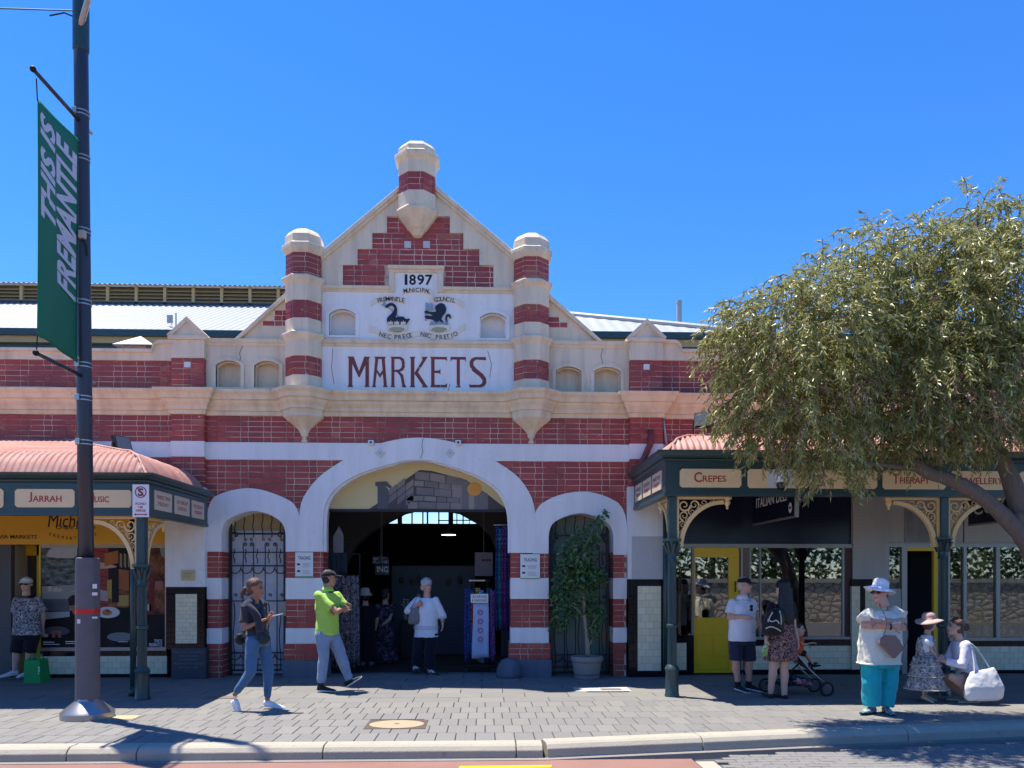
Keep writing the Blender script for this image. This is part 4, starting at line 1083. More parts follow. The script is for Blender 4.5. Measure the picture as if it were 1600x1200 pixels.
fascia_panel(CR, 1379, 1477, zr(763.5), zr(734), 'Therapy', (1394,1452)); fascia_panel(CR, 1485, 1584, zr(764), zr(734.5), 'Jewellery', (1497,1566)); fascia_panel(CR, 1592, 1690, zr(764), zr(735))
for C, xe, sg, z0, z1 in ((CL,-4.47,1,2.54,2.80), (CR,2.45,-1,2.84,3.10)):
    for k, (a, b, tx) in enumerate(((-2.12,-1.55,('MARKET OPEN','FRIDAY')),(-1.45,-.90,('SATURDAY','SUNDAY')),(-.80,-.30,('HOLIDAY','MONDAY')))):
        x = xe+sg*.021; o = MB().box(min(x,x+sg*.012),max(x,x+sg*.012),a,b,z0,z1).build('fascia_panel', plain('end_panel_pale', (.70,.56,.42), .5), C)
        if sg > 0: fr = lambda u, v_, d: (xe+.034+d, a+(u)*(b-a), v_)
        else: fr = lambda u, v_, d: (xe-.034-d, b-(u)*(b-a), v_)
        text('lettering', tx[0], REDT, o, .12, .88, z0+.15, z0+.205, 0, frame=fr, depth=.001); text('lettering', tx[1], REDT, o, .2, .8, z0+.06, z0+.115, 0, frame=fr, depth=.001)
def column(C, x, zcap, zf):
    y = -2.2
    MB().lathe(x,y,[(.10,0),(.10,.03),(.092,.05),(.088,.34),(.095,.36),(.10,.38),(.085,.41),(.06,.44)],20).build('column_base', GREEN, C, auto=40)
    m = MB(); segs = 24; pr = [(.062,.43),(.060,.95),(.056,zcap-.28)]
    vs = []; fs = []
    for r_, z in pr:
        for k in range(segs*2):
            a = math.pi*k/segs; rr = r_*(1 if k % 2 else .90); vs.append((x+rr*math.cos(a), y+rr*math.sin(a), z))
    n = segs*2
    for j in range(2):
        for k in range(n): fs.append((j*n+k, j*n+(k+1)%n, (j+1)*n+(k+1)%n, (j+1)*n+k))
    MB().add(vs, fs).build('column_shaft', GREEN, C, recalc=False)
    MB().lathe(x,y,[(.06,.93),(.075,.94),(.08,.96),(.075,.98),(.058,.99)],20).build('column_ring', GREEN, C, auto=40)
    MB().lathe(x,y,[(.056,zcap-.30),(.07,zcap-.28),(.06,zcap-.26),(.062,zcap-.16),(.08,zcap-.10),(.10,zcap-.05),(.125,zcap-.03),(.125,zcap),(.05,zcap+.005)],16).build('column_capital', GREEN, C, auto=50)
    for k in range(8):
        a = 2*math.pi*k/8; d = Vector((math.cos(a), math.sin(a), 0)); p = Vector((x,y,zcap-.2))
        MB().tube([p+d*.06, p+d*.085+Vector((0,0,.07)), p+d*.11+Vector((0,0,.13)), p+d*.135+Vector((0,0,.12))], [.022,.024,.018,.006], 6).build('capital_leaf', GREEN, C)
    MB().box(x-.055,x+.055,y-.055,y+.055,zcap,zf).build('column_post', GREEN, C, bevel=.006)
_sc = {}
def scroll_mesh(sg):
    if sg not in _sc:
        me = MB().tube(spiral((0,0), .07, 1.35, 0, sg, 20), [.013*(1-.03*k) for k in range(21)], 6).mesh('scroll'); me.materials.append(IVORY); _sc[sg] = me
    return _sc[sg]
def bracket(C, x, y, ztop, w_, h_, d):
    """quarter bracket; d = (dx, dy) direction it runs along the fascia"""
    o = place('bracket', None, (x, y, ztop), C); WPOS[o.name] = Vector((x,y,ztop))
    def pt(u, v_, e=0): return (x+d[0]*u*w_+ -d[1]*e, y+d[1]*u*w_+d[0]*e, ztop-v_*h_)
    def strip(name, a, b, th):
        m = MB()
        for i in range(len(a)-1):
            f_ = [pt(*a[i],-th),pt(*a[i+1],-th),pt(*b[i+1],-th),pt(*b[i],-th)]; k_ = [pt(*a[i],th),pt(*a[i+1],th),pt(*b[i+1],th),pt(*b[i],th)]
            m.add(f_+k_, [(0,1,2,3),(7,6,5,4),(0,4,5,1),(2,6,7,3),(3,7,4,0),(1,5,6,2)])
        m.build(name, IVORY, o)
    strip('bracket_frame', [(0,0),(1,0)], [(0,.05),(1,.05)], .022); strip('bracket_frame', [(0,.05),(0,1)], [(.05,.05),(.05,1)], .022)
    arc_o = [(.05+.80*(1-math.cos(t_)), 1-.93*math.sin(t_)) for t_ in [math.pi/2*k/14 for k in range(15)]]
    arc_i = [(.05+.80*(1-math.cos(t_))+.07*math.cos(t_*.9)+.005, 1-.93*math.sin(t_)+.075*math.sin(t_)) for t_ in [math.pi/2*k/14 for k in range(15)]]
    strip('bracket_arc', arc_o, arc_i, .028)
    i3 = [(u+(.0), v_+.0) for u, v_ in arc_i]
    sp = [(.15,.17,1.25),(.33,.16,1.0),(.15,.38,1.0),(.50,.12,.75),(.12,.56,.75),(.29,.30,.8),(.65,.10,.5),(.10,.72,.5),(.22,.47,.6),(.43,.21,.6)]
    ang = math.atan2(d[1], d[0])
    for i, (u, v_, s_) in enumerate(sp):
        s2 = place('scroll', scroll_mesh(1 if i % 2 else -1), pt(u, v_), o); s2.scale = (s_*w_/.76, 1, s_*h_/.70); s2.rotation_euler = (0, i*.9, ang)
    # drop pendant at the far end
    e = pt(.93, .0); m = MB().lathe(e[0], e[1], [(.004,ztop-.17),(.02,ztop-.155),(.014,ztop-.13),(.03,ztop-.11),(.045,ztop-.07),(.03,ztop-.05),(.05,ztop-.02),(.05,ztop)], 10)
    m.build('pendant', IVORY, o, smooth=True)
zcL = Z(882,222,-2.2); zcR = Z(842,1050,-2.2)
xcl = X(222,-2.2); xcr = X(1050,-2.2); xcr2 = X(1473,-2.2)
column(CL, xcl, zcL, 2.47); column(CR, xcr, zcR, 2.76); column(CR, xcr2, zcR+.03, 2.76)
bracket(CL, xcl-.055, -2.2, 2.435, .66, .70, (-1,0)); bracket(CL, xcl, -2.145, 2.435, .66, .70, (0,1))
bracket(CR, xcr+.055, -2.2, 2.725, .76, .68, (1,0)); bracket(CR, xcr, -2.145, 2.725, .66, .66, (0,1))
bracket(CR, xcr2-.055, -2.2, 2.725, .76, .68, (-1,0)); bracket(CR, xcr2+.055, -2.2, 2.725, .76, .68, (1,0))
# downpipes on the canopies
def pipe(C, pts, r_=.04, mat=GREEN, name='downpipe'): MB().tube(pts, r_, 12).build(name, mat, C, smooth=True)
xd = X(208,-1.9); pipe(CL, [(xd,-1.9,.12),(xd,-1.9,2.5)]); pipe(CL, [(xd+.01,-1.97,.02),(xd,-1.9,.12)], .043)
xd = X(1040,-.2); pipe(CR, [(xd,-.2,.05),(xd,-.2,2.8)], .045)
pipe(BLD, [P(1017,672,-.15), P(1017,692,-.15), P(1006,716,-.17), P(992,737,-.19)], .05, plain('pipe_maroon', (.20,.04,.045), .45), 'rain_pipe')
pipe(BLD, [P(1037,657,-.05), P(1042,700,-.05)], .018, plain('pipe_grey', (.5,.5,.5), .5), 'conduit')
# floodlights on the canopy roofs
def floodlight(px, py, y, lab, yaw, s_=1.0):
    p = P(px, py, y); F = thing('floodlight', p, lab, 'floodlight', 'floodlights on the canopy roofs')
    c, s = math.cos(yaw), math.sin(yaw)
    def tr(pts): return [(p.x+(a*c-b*s)*s_, p.y+(a*s+b*c)*s_, p.z+z*s_) for a, b, z in pts]
    def part(n, mb, mat): mb.v = tr(mb.v); mb.build(n, mat, F, bevel=.004)
    part('stand', MB().box(-.13,.13,-.05,.05,-.10,-.02), ALU)
    part('yoke', MB().box(-.15,-.135,-.03,.03,-.06,.2), BLACKP); part('yoke', MB().box(.135,.15,-.03,.03,-.06,.2), BLACKP)
    m = MB().box(-.13,.13,-.06,.05,.08,.32); m.v = [(a, b+(z-.2)*.45, z) for a,b,z in m.v]; part('housing', m, BLACKP)
    m = MB().box(-.11,.11,-.075,-.055,.10,.30); m.v = [(a, b+(z-.2)*.45, z) for a,b,z in m.v]; part('lens', m, plain('lamp_glass', (.10,.11,.13), .1, .6))
    for k in range(5): part('cooling_fin', MB().box(-.11+k*.05,-.10+k*.05,.05,.10,.10,.28), BLACKP)
    part('ballast_box', MB().box(.02,.12,.06,.13,.02,.12), plain('ballast_brown', (.25,.17,.13), .5))
floodlight(190, 712, -1.2, 'black floodlight tilted upward on the canopy beside the lamp post', .9, .9)
floodlight(1099, 678, -1.45, 'black floodlight standing on the canopy roof next to the tree', -.35, 1.0)
# dome camera on the right hand fascia
p = P(1219, 752, -2.36); Cc = thing('security_camera', (p.x,-2.37,p.z-.2), 'white dome security camera fixed over a fascia panel', 'camera')
MB().box(X(1199,-2.34),X(1240,-2.34),-2.345,-2.336,zr(762),zr(734)).build('mount_plate', plain('mount_white', (.66,.66,.64), .5), Cc)
MB().lathe(p.x,-2.42,[(.05,p.z-.03),(.085,p.z-.02),(.085,p.z+.06),(.06,p.z+.10),(.06,p.z+.13)],16).build('housing', plain('camera_white', (.75,.75,.75), .4), Cc, auto=40)
MB().ball((p.x,-2.42,p.z-.05), (.075,.075,.075)).build('dome', NT('dome_dark').color((.01,.01,.012)).set(.05,.7).m, Cc, smooth=True)
# no stopping sign on the left column
p0, p1 = P(207,808,-2.46), P(233,757,-2.46)
S_ = thing('parking_sign', (p0.x,-2.46,p0.z), 'white no stopping road or verge sign with red circle on canopy column', 'sign')
o = MB().box(p0.x,p1.x,-2.463,-2.458,p0.z,p1.z).build('sign_plate', plain('sign_white', (.80,.80,.80), .4), S_, bevel=.004)
cx, cz, rr = (p0.x+p1.x)/2, p1.z-.10, .075
REDS = plain('sign_red', (.50,.02,.02), .4)
ring = [2*math.pi*k/28 for k in range(29)]
MB().band([(cx+rr*math.cos(a),cz+rr*math.sin(a)) for a in ring], [(cx+.82*rr*math.cos(a),cz+.82*rr*math.sin(a)) for a in ring], -2.466, -2.462).build('prohibition_ring', REDS, S_)
text('letter', 'S', DARKT, S_, cx-.035, cx+.035, cz-.05, cz+.05, -2.463, offset=.03)
MB().prism([(cx-.052,cz+.060),(cx-.042,cz+.066),(cx+.056,cz-.055),(cx+.046,cz-.062)], -2.4685, -2.466).build('prohibition_bar', REDS, S_)
for k, tx in enumerate(('ROAD','OR','VERGE')): text('lettering', tx, REDS, S_, cx-(.03 if tx == 'OR' else .065), cx+(.03 if tx == 'OR' else .065), cz-.165-k*.045, cz-.135-k*.045, -2.463, offset=.01)
zz = p0.z+.035; MB().prism([(cx-.085,zz),(cx-.06,zz-.018),(cx-.06,zz-.006),(cx+.06,zz-.006),(cx+.06,zz-.018),(cx+.085,zz),(cx+.06,zz+.018),(cx+.06,zz+.006),(cx-.06,zz+.006),(cx-.06,zz+.018)], -2.465, -2.462).build('arrow', REDS, S_)
MB().box(cx-.02,cx+.02,-2.458,-2.25,p0.z+.10,p0.z+.13).build('sign_strap', STEEL, S_)
# hanging signs under the right canopy, edge on to the street
def hang_sign(x, lab, words, logo):
    S_ = thing('hanging_sign', (x,-1.05,2.5), lab, 'sign', 'navy signs hanging under the canopy')
    y0, y1, z0, z1 = -1.92, -.22, 2.50, 2.98
    MB().box(x-.02,x+.02,y0,y1,z0,z1).build('sign_board', NAVY, S_)
    MB().box(x-.028,x+.028,y0-.03,y0,z0-.025,z1).build('sign_edge', ALU, S_); MB().box(x-.028,x+.028,y0,y1,z0-.025,z0).build('sign_edge', ALU, S_)
    for yy in (-1.7,-.45): MB().tube([(x,yy,z1),(x,yy,3.14)], .01, 6).build('hanger', STEEL, S_)
    fr = lambda u, v_, d: (x-.021-d, y1+(y0-y1)*u, v_)
    text('lettering', words, WHITET, S_, .10 if logo else .06, .83 if logo else 1.5, 2.74 if logo else 2.66, 2.89, 0, frame=fr, offset=.01, depth=.002) if logo else text('lettering', words, WHITET, S_, .08, .94, 2.64, 2.86, 0, frame=fr, offset=.01, depth=.002)
    if logo:
        m = MB(); m.add([(x-.024, y0+.15+.06*math.cos(a), 2.62+.075*math.sin(a)) for a in [2*math.pi*k/16 for k in range(16)]], [tuple(range(16))]); m.build('emblem', WHITET, S_, recalc=False)
        MB().add([(x-.026, y0+.15+.04*math.cos(a), 2.62+.02*math.sin(a)) for a in [2*math.pi*k/12 for k in range(12)]], [tuple(range(12))]).build('emblem', NAVY, S_, recalc=False)
hang_sign(4.38, 'navy hanging sign lettered Italian Deli with pale frame', 'ITALIAN DELI', True)
hang_sign(7.97, 'navy hanging sign lettered Cozy behind the tree limbs', 'COZY MI', False)
# ================================================================== SHOPFRONTS
YS = .15
def S(px, y=YS): return X(px, y)
def ZS(py, px=1200, y=YS): return Z(py, px, y)
tile_me = {}
def tiles(T, x0, x1, z0, z1, nx, nz, mat, y=YS-.03, gap=.004, bond=True):
    """individually laid glazed tiles on a grout bed"""
    MB().box(x0, x1, y+.004, y+.06, z0, z1).build('tile_bed', GROUT if mat is CTILE else BLACKP, T)
    w_, h_ = (x1-x0)/nx, (z1-z0)/nz
    for j in range(nz):
        off = .5 if (bond and j % 2) else 0
        for i in range(nx + (1 if off else 0)):
            a, b = max(x0, x0+(i-off)*w_)+gap/2, min(x1, x0+(i+1-off)*w_)-gap/2
            if b-a < .01: continue
            key = (round(b-a,3), round(h_,3), mat.name)
            if key not in tile_me:
                v_, f_ = paver_unit(b-a, h_-gap, .012, .003); me = MB().add([(p[0], -p[2], p[1]) for p in v_], [f[::-1] for f in f_]).mesh('tile'); 
                me = MB().add([(p[0], -p[2]*1.0, p[1]) for p in v_], f_).mesh('tile'); me.materials.append(mat); tile_me[key] = me
            o = place('tile', tile_me[key], ((a+b)/2, y, z0+(j+.5)*h_), T); o.rotation_euler = (random.uniform(-.008,.008), 0, random.uniform(-.008,.008))
def dado(T, x0, x1, z0, z1):
    """black bordered panel of cream tiles"""
    y = -.12; b = .15
    tiles(T, x0, x1, z1-b*.75, z1, 5, 1, BLACKT, y, bond=False); tiles(T, x0, x0+b, z0+.10, z1-b*.75, 1, 9, BLACKT, y); tiles(T, x1-b*.75, x1, z0+.10, z1-b*.75, 1, 9, BLACKT, y)
    tiles(T, x0+b, x1-b*.75, z0+.10, z1-b*.75, 3, 12, CTILE, y); tiles(T, x0, x1, z0, z0+.10, 5, 1, BLACKT, y, bond=False)
# ---- left shop: crepe shop front
LS = thing('crepe_shopfront', (S(130), YS, 0), 'shopfront with yellow crepe signboard and large printed window picture', 'shopfront')
z = lambda p: ZS(p, 130)
MB().box(-14, S(262), YS-.02, YS+.08, z(851), z(795)).build('sign_board', SIGNY, LS)
MB().box(-14, S(262), YS+.08, YS+.3, z(795), Z(764)).build('upper_wall', GREYP, LS)
text('lettering', 'ENTRY VIA MARKETS', DARKT, LS, S(-34), S(59), z(842), z(836), YS-.021, offset=.012)
text('lettering', 'Michel', DARKT, LS, S(76), S(136), z(824), z(803.5), YS-.021, shear=.15)
text('lettering', 'Crepe Suzette', DARKT, LS, S(89), S(150), z(829), z(820), YS-.021, shear=.25)
pts_ = [(80+70*k/11, 832+9*math.sin(math.pi*(k+1.5)/14)) for k in range(12)]
for ch, (px, py) in zip('FREMANTLE WA', pts_):
    if ch != ' ': text('letter', ch, DARKT, LS, S(px-1.5), S(px+1.8), z(py+2.5), z(py-2.5), YS-.021)
MB().box(S(-200), S(16), YS+.02, YS+.12, 0, z(851)).build('side_wall', plain('side_panel_dark', (.10,.10,.11), .6), LS)
MB().box(S(62), S(262), YS-.01, YS+.06, z(856), z(851)).build('window_head', ALU, LS)
# recessed yellow door
yd = .62; d_ = place('door', None, (X(42,yd), yd, 0), LS)
MB().box(X(14,yd),X(24,yd),yd-.05,yd+.05,0,Z(852,42,yd)).build('door_frame', YELLOW, d_); MB().box(X(60,yd),X(70,yd),yd-.05,yd+.05,0,Z(852,42,yd)).build('door_frame', YELLOW, d_); MB().box(X(14,yd),X(70,yd),yd-.05,yd+.05,Z(868,42,yd),Z(852,42,yd)).build('door_frame', YELLOW, d_)
MB().box(X(24,yd),X(60,yd),yd-.02,yd+.03,.02,Z(985,42,yd)).build('door_panel', YELLOW, d_); MB().box(X(24,yd),X(34,yd),yd-.02,yd+.03,Z(985,42,yd),Z(868,42,yd)).build('door_stile', YELLOW, d_)
MB().box(X(34,yd),X(60,yd),yd,yd+.01,Z(985,42,yd),Z(868,42,yd)).build('door_pane', GLASS, d_)
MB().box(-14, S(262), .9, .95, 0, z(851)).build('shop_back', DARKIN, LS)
MB().box(S(16)-.02, S(16), YS+.1, .7, 0, z(851)).build('recess_wall', GREYP, LS); MB().box(S(62), S(62)+.03, YS, .7, 0, z(851)).build('recess_wall', YELLOW, LS)
# window picture
pk = lambda x, y: (S(60+x*.1584), ZS(840+y*.1584, 160))
def pic(pts, mat, k, name='picture_patch', sm=0):
    if sm: pts = smooth_poly(pts+[pts[0]], sm)[:-1]
    MB().prism([pk(*p) for p in pts], YS-.004-.0012*k, YS).build(name, mat, PW)
PW = place('window_picture', None, (S(160), YS, z(1012)), LS)
r4 = lambda a,b,c,d: [(a,b),(c,b),(c,d),(a,d)]
t = NT('print_dark'); v = t.world(); t.color(t.mix(t.ramp(t.noise(v, 4, 5, .6), [(.4,(0,0,0)),(.75,(1,1,1))]), (.006,.006,.008), (.022,.020,.024))).set(.5,.2); PRD = t.m
t = NT('print_scene'); v = t.world((1,1,2.2)); t.color(t.mix(t.ramp(t.noise(v, 7, 6, .7), [(.4,(0,0,0)),(.65,(1,1,1))]), (.035,.05,.05), (.22,.25,.24))).set(.5,.2); PRS = t.m
t = NT('print_warm'); v = t.world((1,1,.8)); t.color(t.mix(t.ramp(t.noise(v, 5, 6, .7), [(.4,(0,0,0)),(.62,(1,1,1))]), (.05,.02,.015), (.32,.12,.05))).set(.5,.2); PRW = t.m
def gl(n, c): return plain('print_'+n, c, .5, .2, var=.18, scale=6, bump=0)
pic(r4(25,60,1255,1085), PRD, 0, 'picture_ground'); pic(r4(30,65,385,470), PRS, 1); pic([(80,190),(110,110),(200,75),(385,70),(385,200),(240,205)], gl('sky',(.45,.46,.48)), 2, sm=1)
pic([(35,480),(380,465),(380,720),(35,720)], gl('table',(.30,.30,.28)), 2); pic(r4(40,605,310,725), gl('steel',(.12,.14,.15)), 3); pic([(40,735),(310,728),(310,780),(40,810)], gl('rail',(.40,.42,.44)), 3)
for x in (95,150,190,320): pic([(x,470+x*.2),(x+40,455+x*.2),(x+46,530),(x-6,535)], gl('cups',(.50,.45,.40)), 4, sm=1)
pic(r4(545,65,690,690), gl('red',(.30,.06,.055)), 1)
for y in (120,370,410,450,640): pic([(545,y),(690,y+18),(690,y+30),(545,y+12)], gl('red2',(.20,.03,.03)), 2)
pic([(545,500),(690,530),(690,630),(545,610)], gl('pinkw',(.42,.33,.33)), 2); pic([(545,230),(700,260),(800,290),(640,310),(545,300)], gl('glare',(.55,.36,.30)), 3, sm=1)
pic([(655,155),(790,128),(790,250),(655,285)], gl('orange',(.42,.15,.045)), 4); pic([(795,310),(895,325),(895,525),(795,510)], gl('orange2',(.35,.12,.05)), 4)
pic([(680,420),(725,412),(725,600),(680,600)], gl('yellow',(.45,.30,.07)), 3); pic(r4(780,568,892,675), gl('yellow2',(.42,.30,.09)), 3); pic([(728,315),(795,305),(795,640),(728,640)], gl('black',(.012,.012,.015)), 5)
for x in (805,845,885): pic([(x,150),(x+22,165),(x+22,300),(x,285)], gl('panes',(.30,.24,.15)), 3)
pic(r4(690,520,900,690), PRW, 2); pic(r4(905,70,1250,760), PRW, 1)
pic(r4(1095,375,1145,760), gl('redcol',(.20,.025,.03)), 3); pic(r4(1155,430,1230,512), gl('pink',(.42,.15,.15)), 3); pic(r4(1075,660,1115,720), gl('card',(.5,.48,.45)), 3); pic([(1190,70),(1250,60),(1250,200),(1215,180)], gl('leafy',(.25,.30,.27)), 3)
pic([(295,600),(330,568),(385,560),(385,690),(310,690)], gl('sleeve',(.015,.014,.016)), 5, sm=1); pic([(312,670),(385,665),(385,775),(350,760)], gl('hand',(.42,.16,.09)), 6, sm=1)
pic([(690+115*math.cos(a), 738+56*math.sin(a)) for a in [2*math.pi*k/28 for k in range(28)]], gl('plate',(.62,.64,.62)), 7, 'picture_plate'); pic([(630,730),(660,705),(715,712),(735,745),(700,768),(645,765)], gl('crepe',(.45,.22,.10)), 8, sm=1); pic([(665,712),(690,705),(712,735),(680,740)], gl('berry',(.45,.05,.04)), 9)
pic([(120+130*math.cos(a)+60, 920+45*math.sin(a)) for a in [2*math.pi*k/20 for k in range(20)]], gl('shine',(.09,.09,.10)), 2); pic([(810+130*math.cos(a), 980+45*math.sin(a)) for a in [2*math.pi*k/20 for k in range(20)]], gl('shine2',(.24,.24,.25)), 2)
for x in (135,195): pic([(x,925),(x+32,925),(x+32,985),(x,985)], gl('stool',(.36,.14,.09)), 4)
pic(r4(128,915,232,935), gl('stool',(.36,.14,.09)), 5); pic([(38,900),(65,910),(60,945),(100,955),(100,980),(38,980)], gl('shoe',(.6,.6,.6)), 4, sm=1)
for (a, b, c, d, tx) in ((50,1018,160,1040,'#thisisfreo'),(1145,1005,1225,1038,'THIS IS'),(1095,1042,1225,1075,'FREMANTLE')):
    p0, p1 = pk(a,d), pk(c,b); text('lettering', tx, WHITET, PW, p0[0], p1[0], p0[1], p1[1], YS-.012, offset=.015, shear=.1, depth=.002)
for a, b, c, d in ((50,1048,212,1054),(270,1020,378,1028),(270,1040,378,1046),(790,1025,885,1030)): pic(r4(a,b,c,d), WHITET, 6, 'caption_line')
MB().box(S(63), S(260), YS-.012, YS+.05, z(1017), z(1011.5)).build('window_sill', ALU, LS); MB().box(S(258.5), S(262), YS-.02, YS+.05, z(1011), z(853)).build('window_frame', ALU, LS); MB().box(S(62), S(64.5), YS-.02, YS+.05, z(1011), z(853)).build('window_frame', YELLOW, LS)
tiles(LS, S(64), S(262), z(1025), z(1017), 19, 1, BLACKT, bond=False); tiles(LS, S(64), S(262), z(1053), z(1025), 15, 3, CTILE); tiles(LS, S(64), S(262), 0, z(1053), 19, 1, BLACKT, bond=False)
dado(LS, X(264), X(323), Z(1013), Z(917))
# foundation stone
p0, p1 = P(267,1058,-.14), P(322,1012,-.14)
F_ = thing('foundation_stone', ((p0.x+p1.x)/2,-.14,0), 'dark carved foundation stone at the foot of the tiled pier', 'foundation stone')
o = MB().box(p0.x,p1.x,-.14,.0,0,p1.z).build('stone_slab', plain('foundation_slate', (.05,.055,.075), .5, var=.3), F_, bevel=.01)
STL = plain('stone_letter', (.20,.21,.25), .6)
for k, tx in enumerate(('THIS STONE WAS LAID BY','THE R.T HON.','JOHN FORREST','PREMIER OF THE COLONY','6TH NOV. 1897')):
    wv = len(tx)*.011+.06; c = (p0.x+p1.x)/2; zz = p1.z-.07-k*.062; text('lettering', tx, STL, o, c-wv*.8, c+wv*.8, zz-.016, zz+.016, -.141, depth=.002)
pp0, pp1 = P(284,907,-.112), P(305,891,-.112)
W_ = MB().box(pp0.x,pp1.x,-.135,-.112,pp0.z,pp1.z).build('wall_plaque', plain('plaque_brass', (.55,.47,.25), .45), None, bevel=.004); tag(W_, 'small yellowish plaque screwed to the white pier near foundation stone', 'plaque')
for k in range(3): MB().box(pp0.x+.03,pp1.x-.03-.02*k,-.1365,-.135,pp1.z-.05-k*.03,pp1.z-.043-k*.03).build('engraved_line', plain('plaque_line', (.22,.18,.09), .6), W_)
# ---- right shops
RS = thing('deli_shopfront', (S(1200), YS, 0), 'shopfront with yellow half glazed door and wide reflecting window', 'shopfront')
z = lambda p: ZS(p, 1200)
MB().box(S(1042), S(1330), YS+.02, YS+.10, z(851), z(745)).build('upper_board', NAVY, RS); MB().box(S(1042), S(1330), YS-.03, YS+.02, z(856), z(850)).build('window_head', ALU, RS)
MB().box(S(1042), S(1064), YS-.0, YS+.1, z(992), z(856)).build('side_pane', GLASS2, RS); MB().box(S(1042), S(1046), YS-.02, YS+.1, 0, z(850)).build('frame_post', plain('frame_tan', (.30,.26,.20), .5), RS); MB().box(S(1080.5), S(1084), YS-.03, YS+.08, z(992), z(856)).build('frame_post', plain('frame_tan', (.30,.26,.20), .5), RS)
MB().box(S(1064), S(1081), YS+.01, YS+.02, z(992), z(856)).build('side_pane', GLASS, RS)
D_ = place('door', None, (S(1118), YS, 0), RS)
MB().box(S(1084),S(1154),YS-.02,YS+.05,z(871),z(856)).build('door_head', YELLOW, D_, bevel=.005); MB().box(S(1138),S(1154),YS-.02,YS+.05,0.03,z(871)).build('door_stile', YELLOW, D_, bevel=.005); MB().box(S(1084),S(1086),YS-.02,YS+.05,0.03,z(871)).build('door_stile', YELLOW, D_)
MB().box(S(1086),S(1138),YS-.015,YS+.045,.03,z(965)).build('door_panel', YELLOW, D_, bevel=.004)
for a, b, c, d in ((1087,1103,990,1026),(1114,1137,990,1026),(1087,1137,1029,1046)): MB().box(S(a+1),S(b-1),YS-.028,YS-.015,z(d-1),z(c+1)).build('raised_panel', YELLOW, D_, bevel=.008)
MB().box(S(1086),S(1138),YS+.01,YS+.018,z(965),z(871)).build('door_pane', GLASS, D_); MB().tube([(S(1147),YS-.06,z(925)),(S(1147),YS-.06,z(908))], .011, 8).build('door_handle', BLACKP, D_)
MB().box(S(1154),S(1171),YS-.01,YS+.06,0,z(856)).build('frame_post', plain('frame_brown', (.20,.14,.10), .5), RS); MB().box(S(1157),S(1160),YS-.03,YS-.01,0,z(856)).build('frame_post', ALU, RS)
MB().box(S(1171),S(1318),YS+.015,YS+.025,z(995),z(856)).build('window_pane', GLASS, RS)
for a, b in ((1171,1173.5),(1187,1189),(1316,1319)): MB().box(S(a),S(b),YS-.01,YS+.06,z(995),z(856)).build('window_mullion', ALU, RS)
MB().box(S(1319),S(1331),YS-.01,YS+.06,0,z(851)).build('frame_post', plain('frame_oxblood', (.09,.035,.035), .5), RS)
MB().box(S(1168),S(1331),YS-.04,YS+.05,z(999),z(995)).build('window_sill', ALU, RS)
tiles(RS, S(1169), S(1330), z(1009), z(999), 13, 1, BLACKT, bond=False); tiles(RS, S(1169), S(1330), z(1046), z(1009), 11, 4, CTILE); tiles(RS, S(1154), S(1330), 0, z(1046), 15, 1, BLACKT, bond=False)
tiles(RS, S(1046), S(1083), z(1004), z(992), 3, 1, BLACKT, bond=False); tiles(RS, S(1046), S(1072), z(1046), z(1004), 2, 4, CTILE); tiles(RS, S(1072), S(1083), z(1046), z(1004), 1, 4, BLACKT); tiles(RS, S(1046), S(1083), 0, z(1046), 3, 1, BLACKT, bond=False)
dado(RS, X(980), X(1041), .0, Z(905))
MB().box(S(1331), S(1386), YS-.05, YS+.1, z(905), z(745)).build('shop_pier', GREYP, RS); MB().box(S(1331), S(1386), YS-.02, YS+.1, 0, z(905)).build('shop_pier', GREYP, RS)
y = YS-.07
tiles(RS, S(1331,y), S(1386,y), z(916), z(905), 4, 1, BLACKT, y, bond=False); tiles(RS, S(1331,y), S(1344,y), z(1046), z(916), 1, 12, CTILE, y); tiles(RS, S(1344,y), S(1352,y), z(1046), z(916), 1, 8, BLACKT, y); tiles(RS, S(1352,y), S(1386,y), z(1046), z(916), 2, 12, CTILE, y); tiles(RS, S(1331,y), S(1386,y), 0, z(1046), 4, 1, BLACKT, y, bond=False)
RS2 = thing('gift_shopfront', (S(1500), YS, 0), 'grey shopfront with open yellow framed doorway and shelves behind glass', 'shopfront')
z = lambda p: ZS(p, 1490)
SPK = stucco('speckled_panel', (.34,.34,.34), (.16,.16,.16), .9)
MB().box(S(1386), 13, YS+.0, YS+.10, z(849), z(745)).build('upper_panel', GREYP, RS2); MB().box(S(1413), S(1465), YS-.012, YS+.0, z(847), z(795)).build('speckled_panel', SPK, RS2)
for px in (1505,1585): MB().box(S(px),S(px+1.2),YS-.006,YS,z(848),z(776)).build('panel_joint', BLACKP, RS2)
MB().box(S(1386), 13, YS-.03, YS+.06, z(855), z(849)).build('window_head', ALU, RS2)
for a, b in ((1386,1388.5),(1408,1416),(1480,1483),(1504,1509),(1555,1561),(1620,1626),(1690,1696)): MB().box(S(a),S(b),YS-.03,YS+.05,z(997) if a > 1470 or a < 1400 else 0,z(855)).build('frame_post', ALU, RS2)
for a, b in ((1388.5,1408),(1483,1504),(1509,1555),(1561,1620),(1626,1690)): MB().box(S(a),S(b),YS+.01,YS+.018,z(996) if a > 1400 else z(920),z(855)).build('window_pane', GLASS2, RS2)
MB().box(S(1388),S(1408),YS-.01,YS+.04,z(1046),z(920)).build('side_panel', GREYP, RS2)
MB().box(S(1416),S(1466),YS-.02,YS+.04,z(861),z(855)).build('door_frame', YELLOW, RS2); MB().box(S(1458),S(1466),YS-.02,YS+.04,0,z(861)).build('door_frame', YELLOW, RS2); MB().box(S(1466),S(1481),YS-.0,YS+.06,0,z(855)).build('door_jamb', GREEN, RS2)
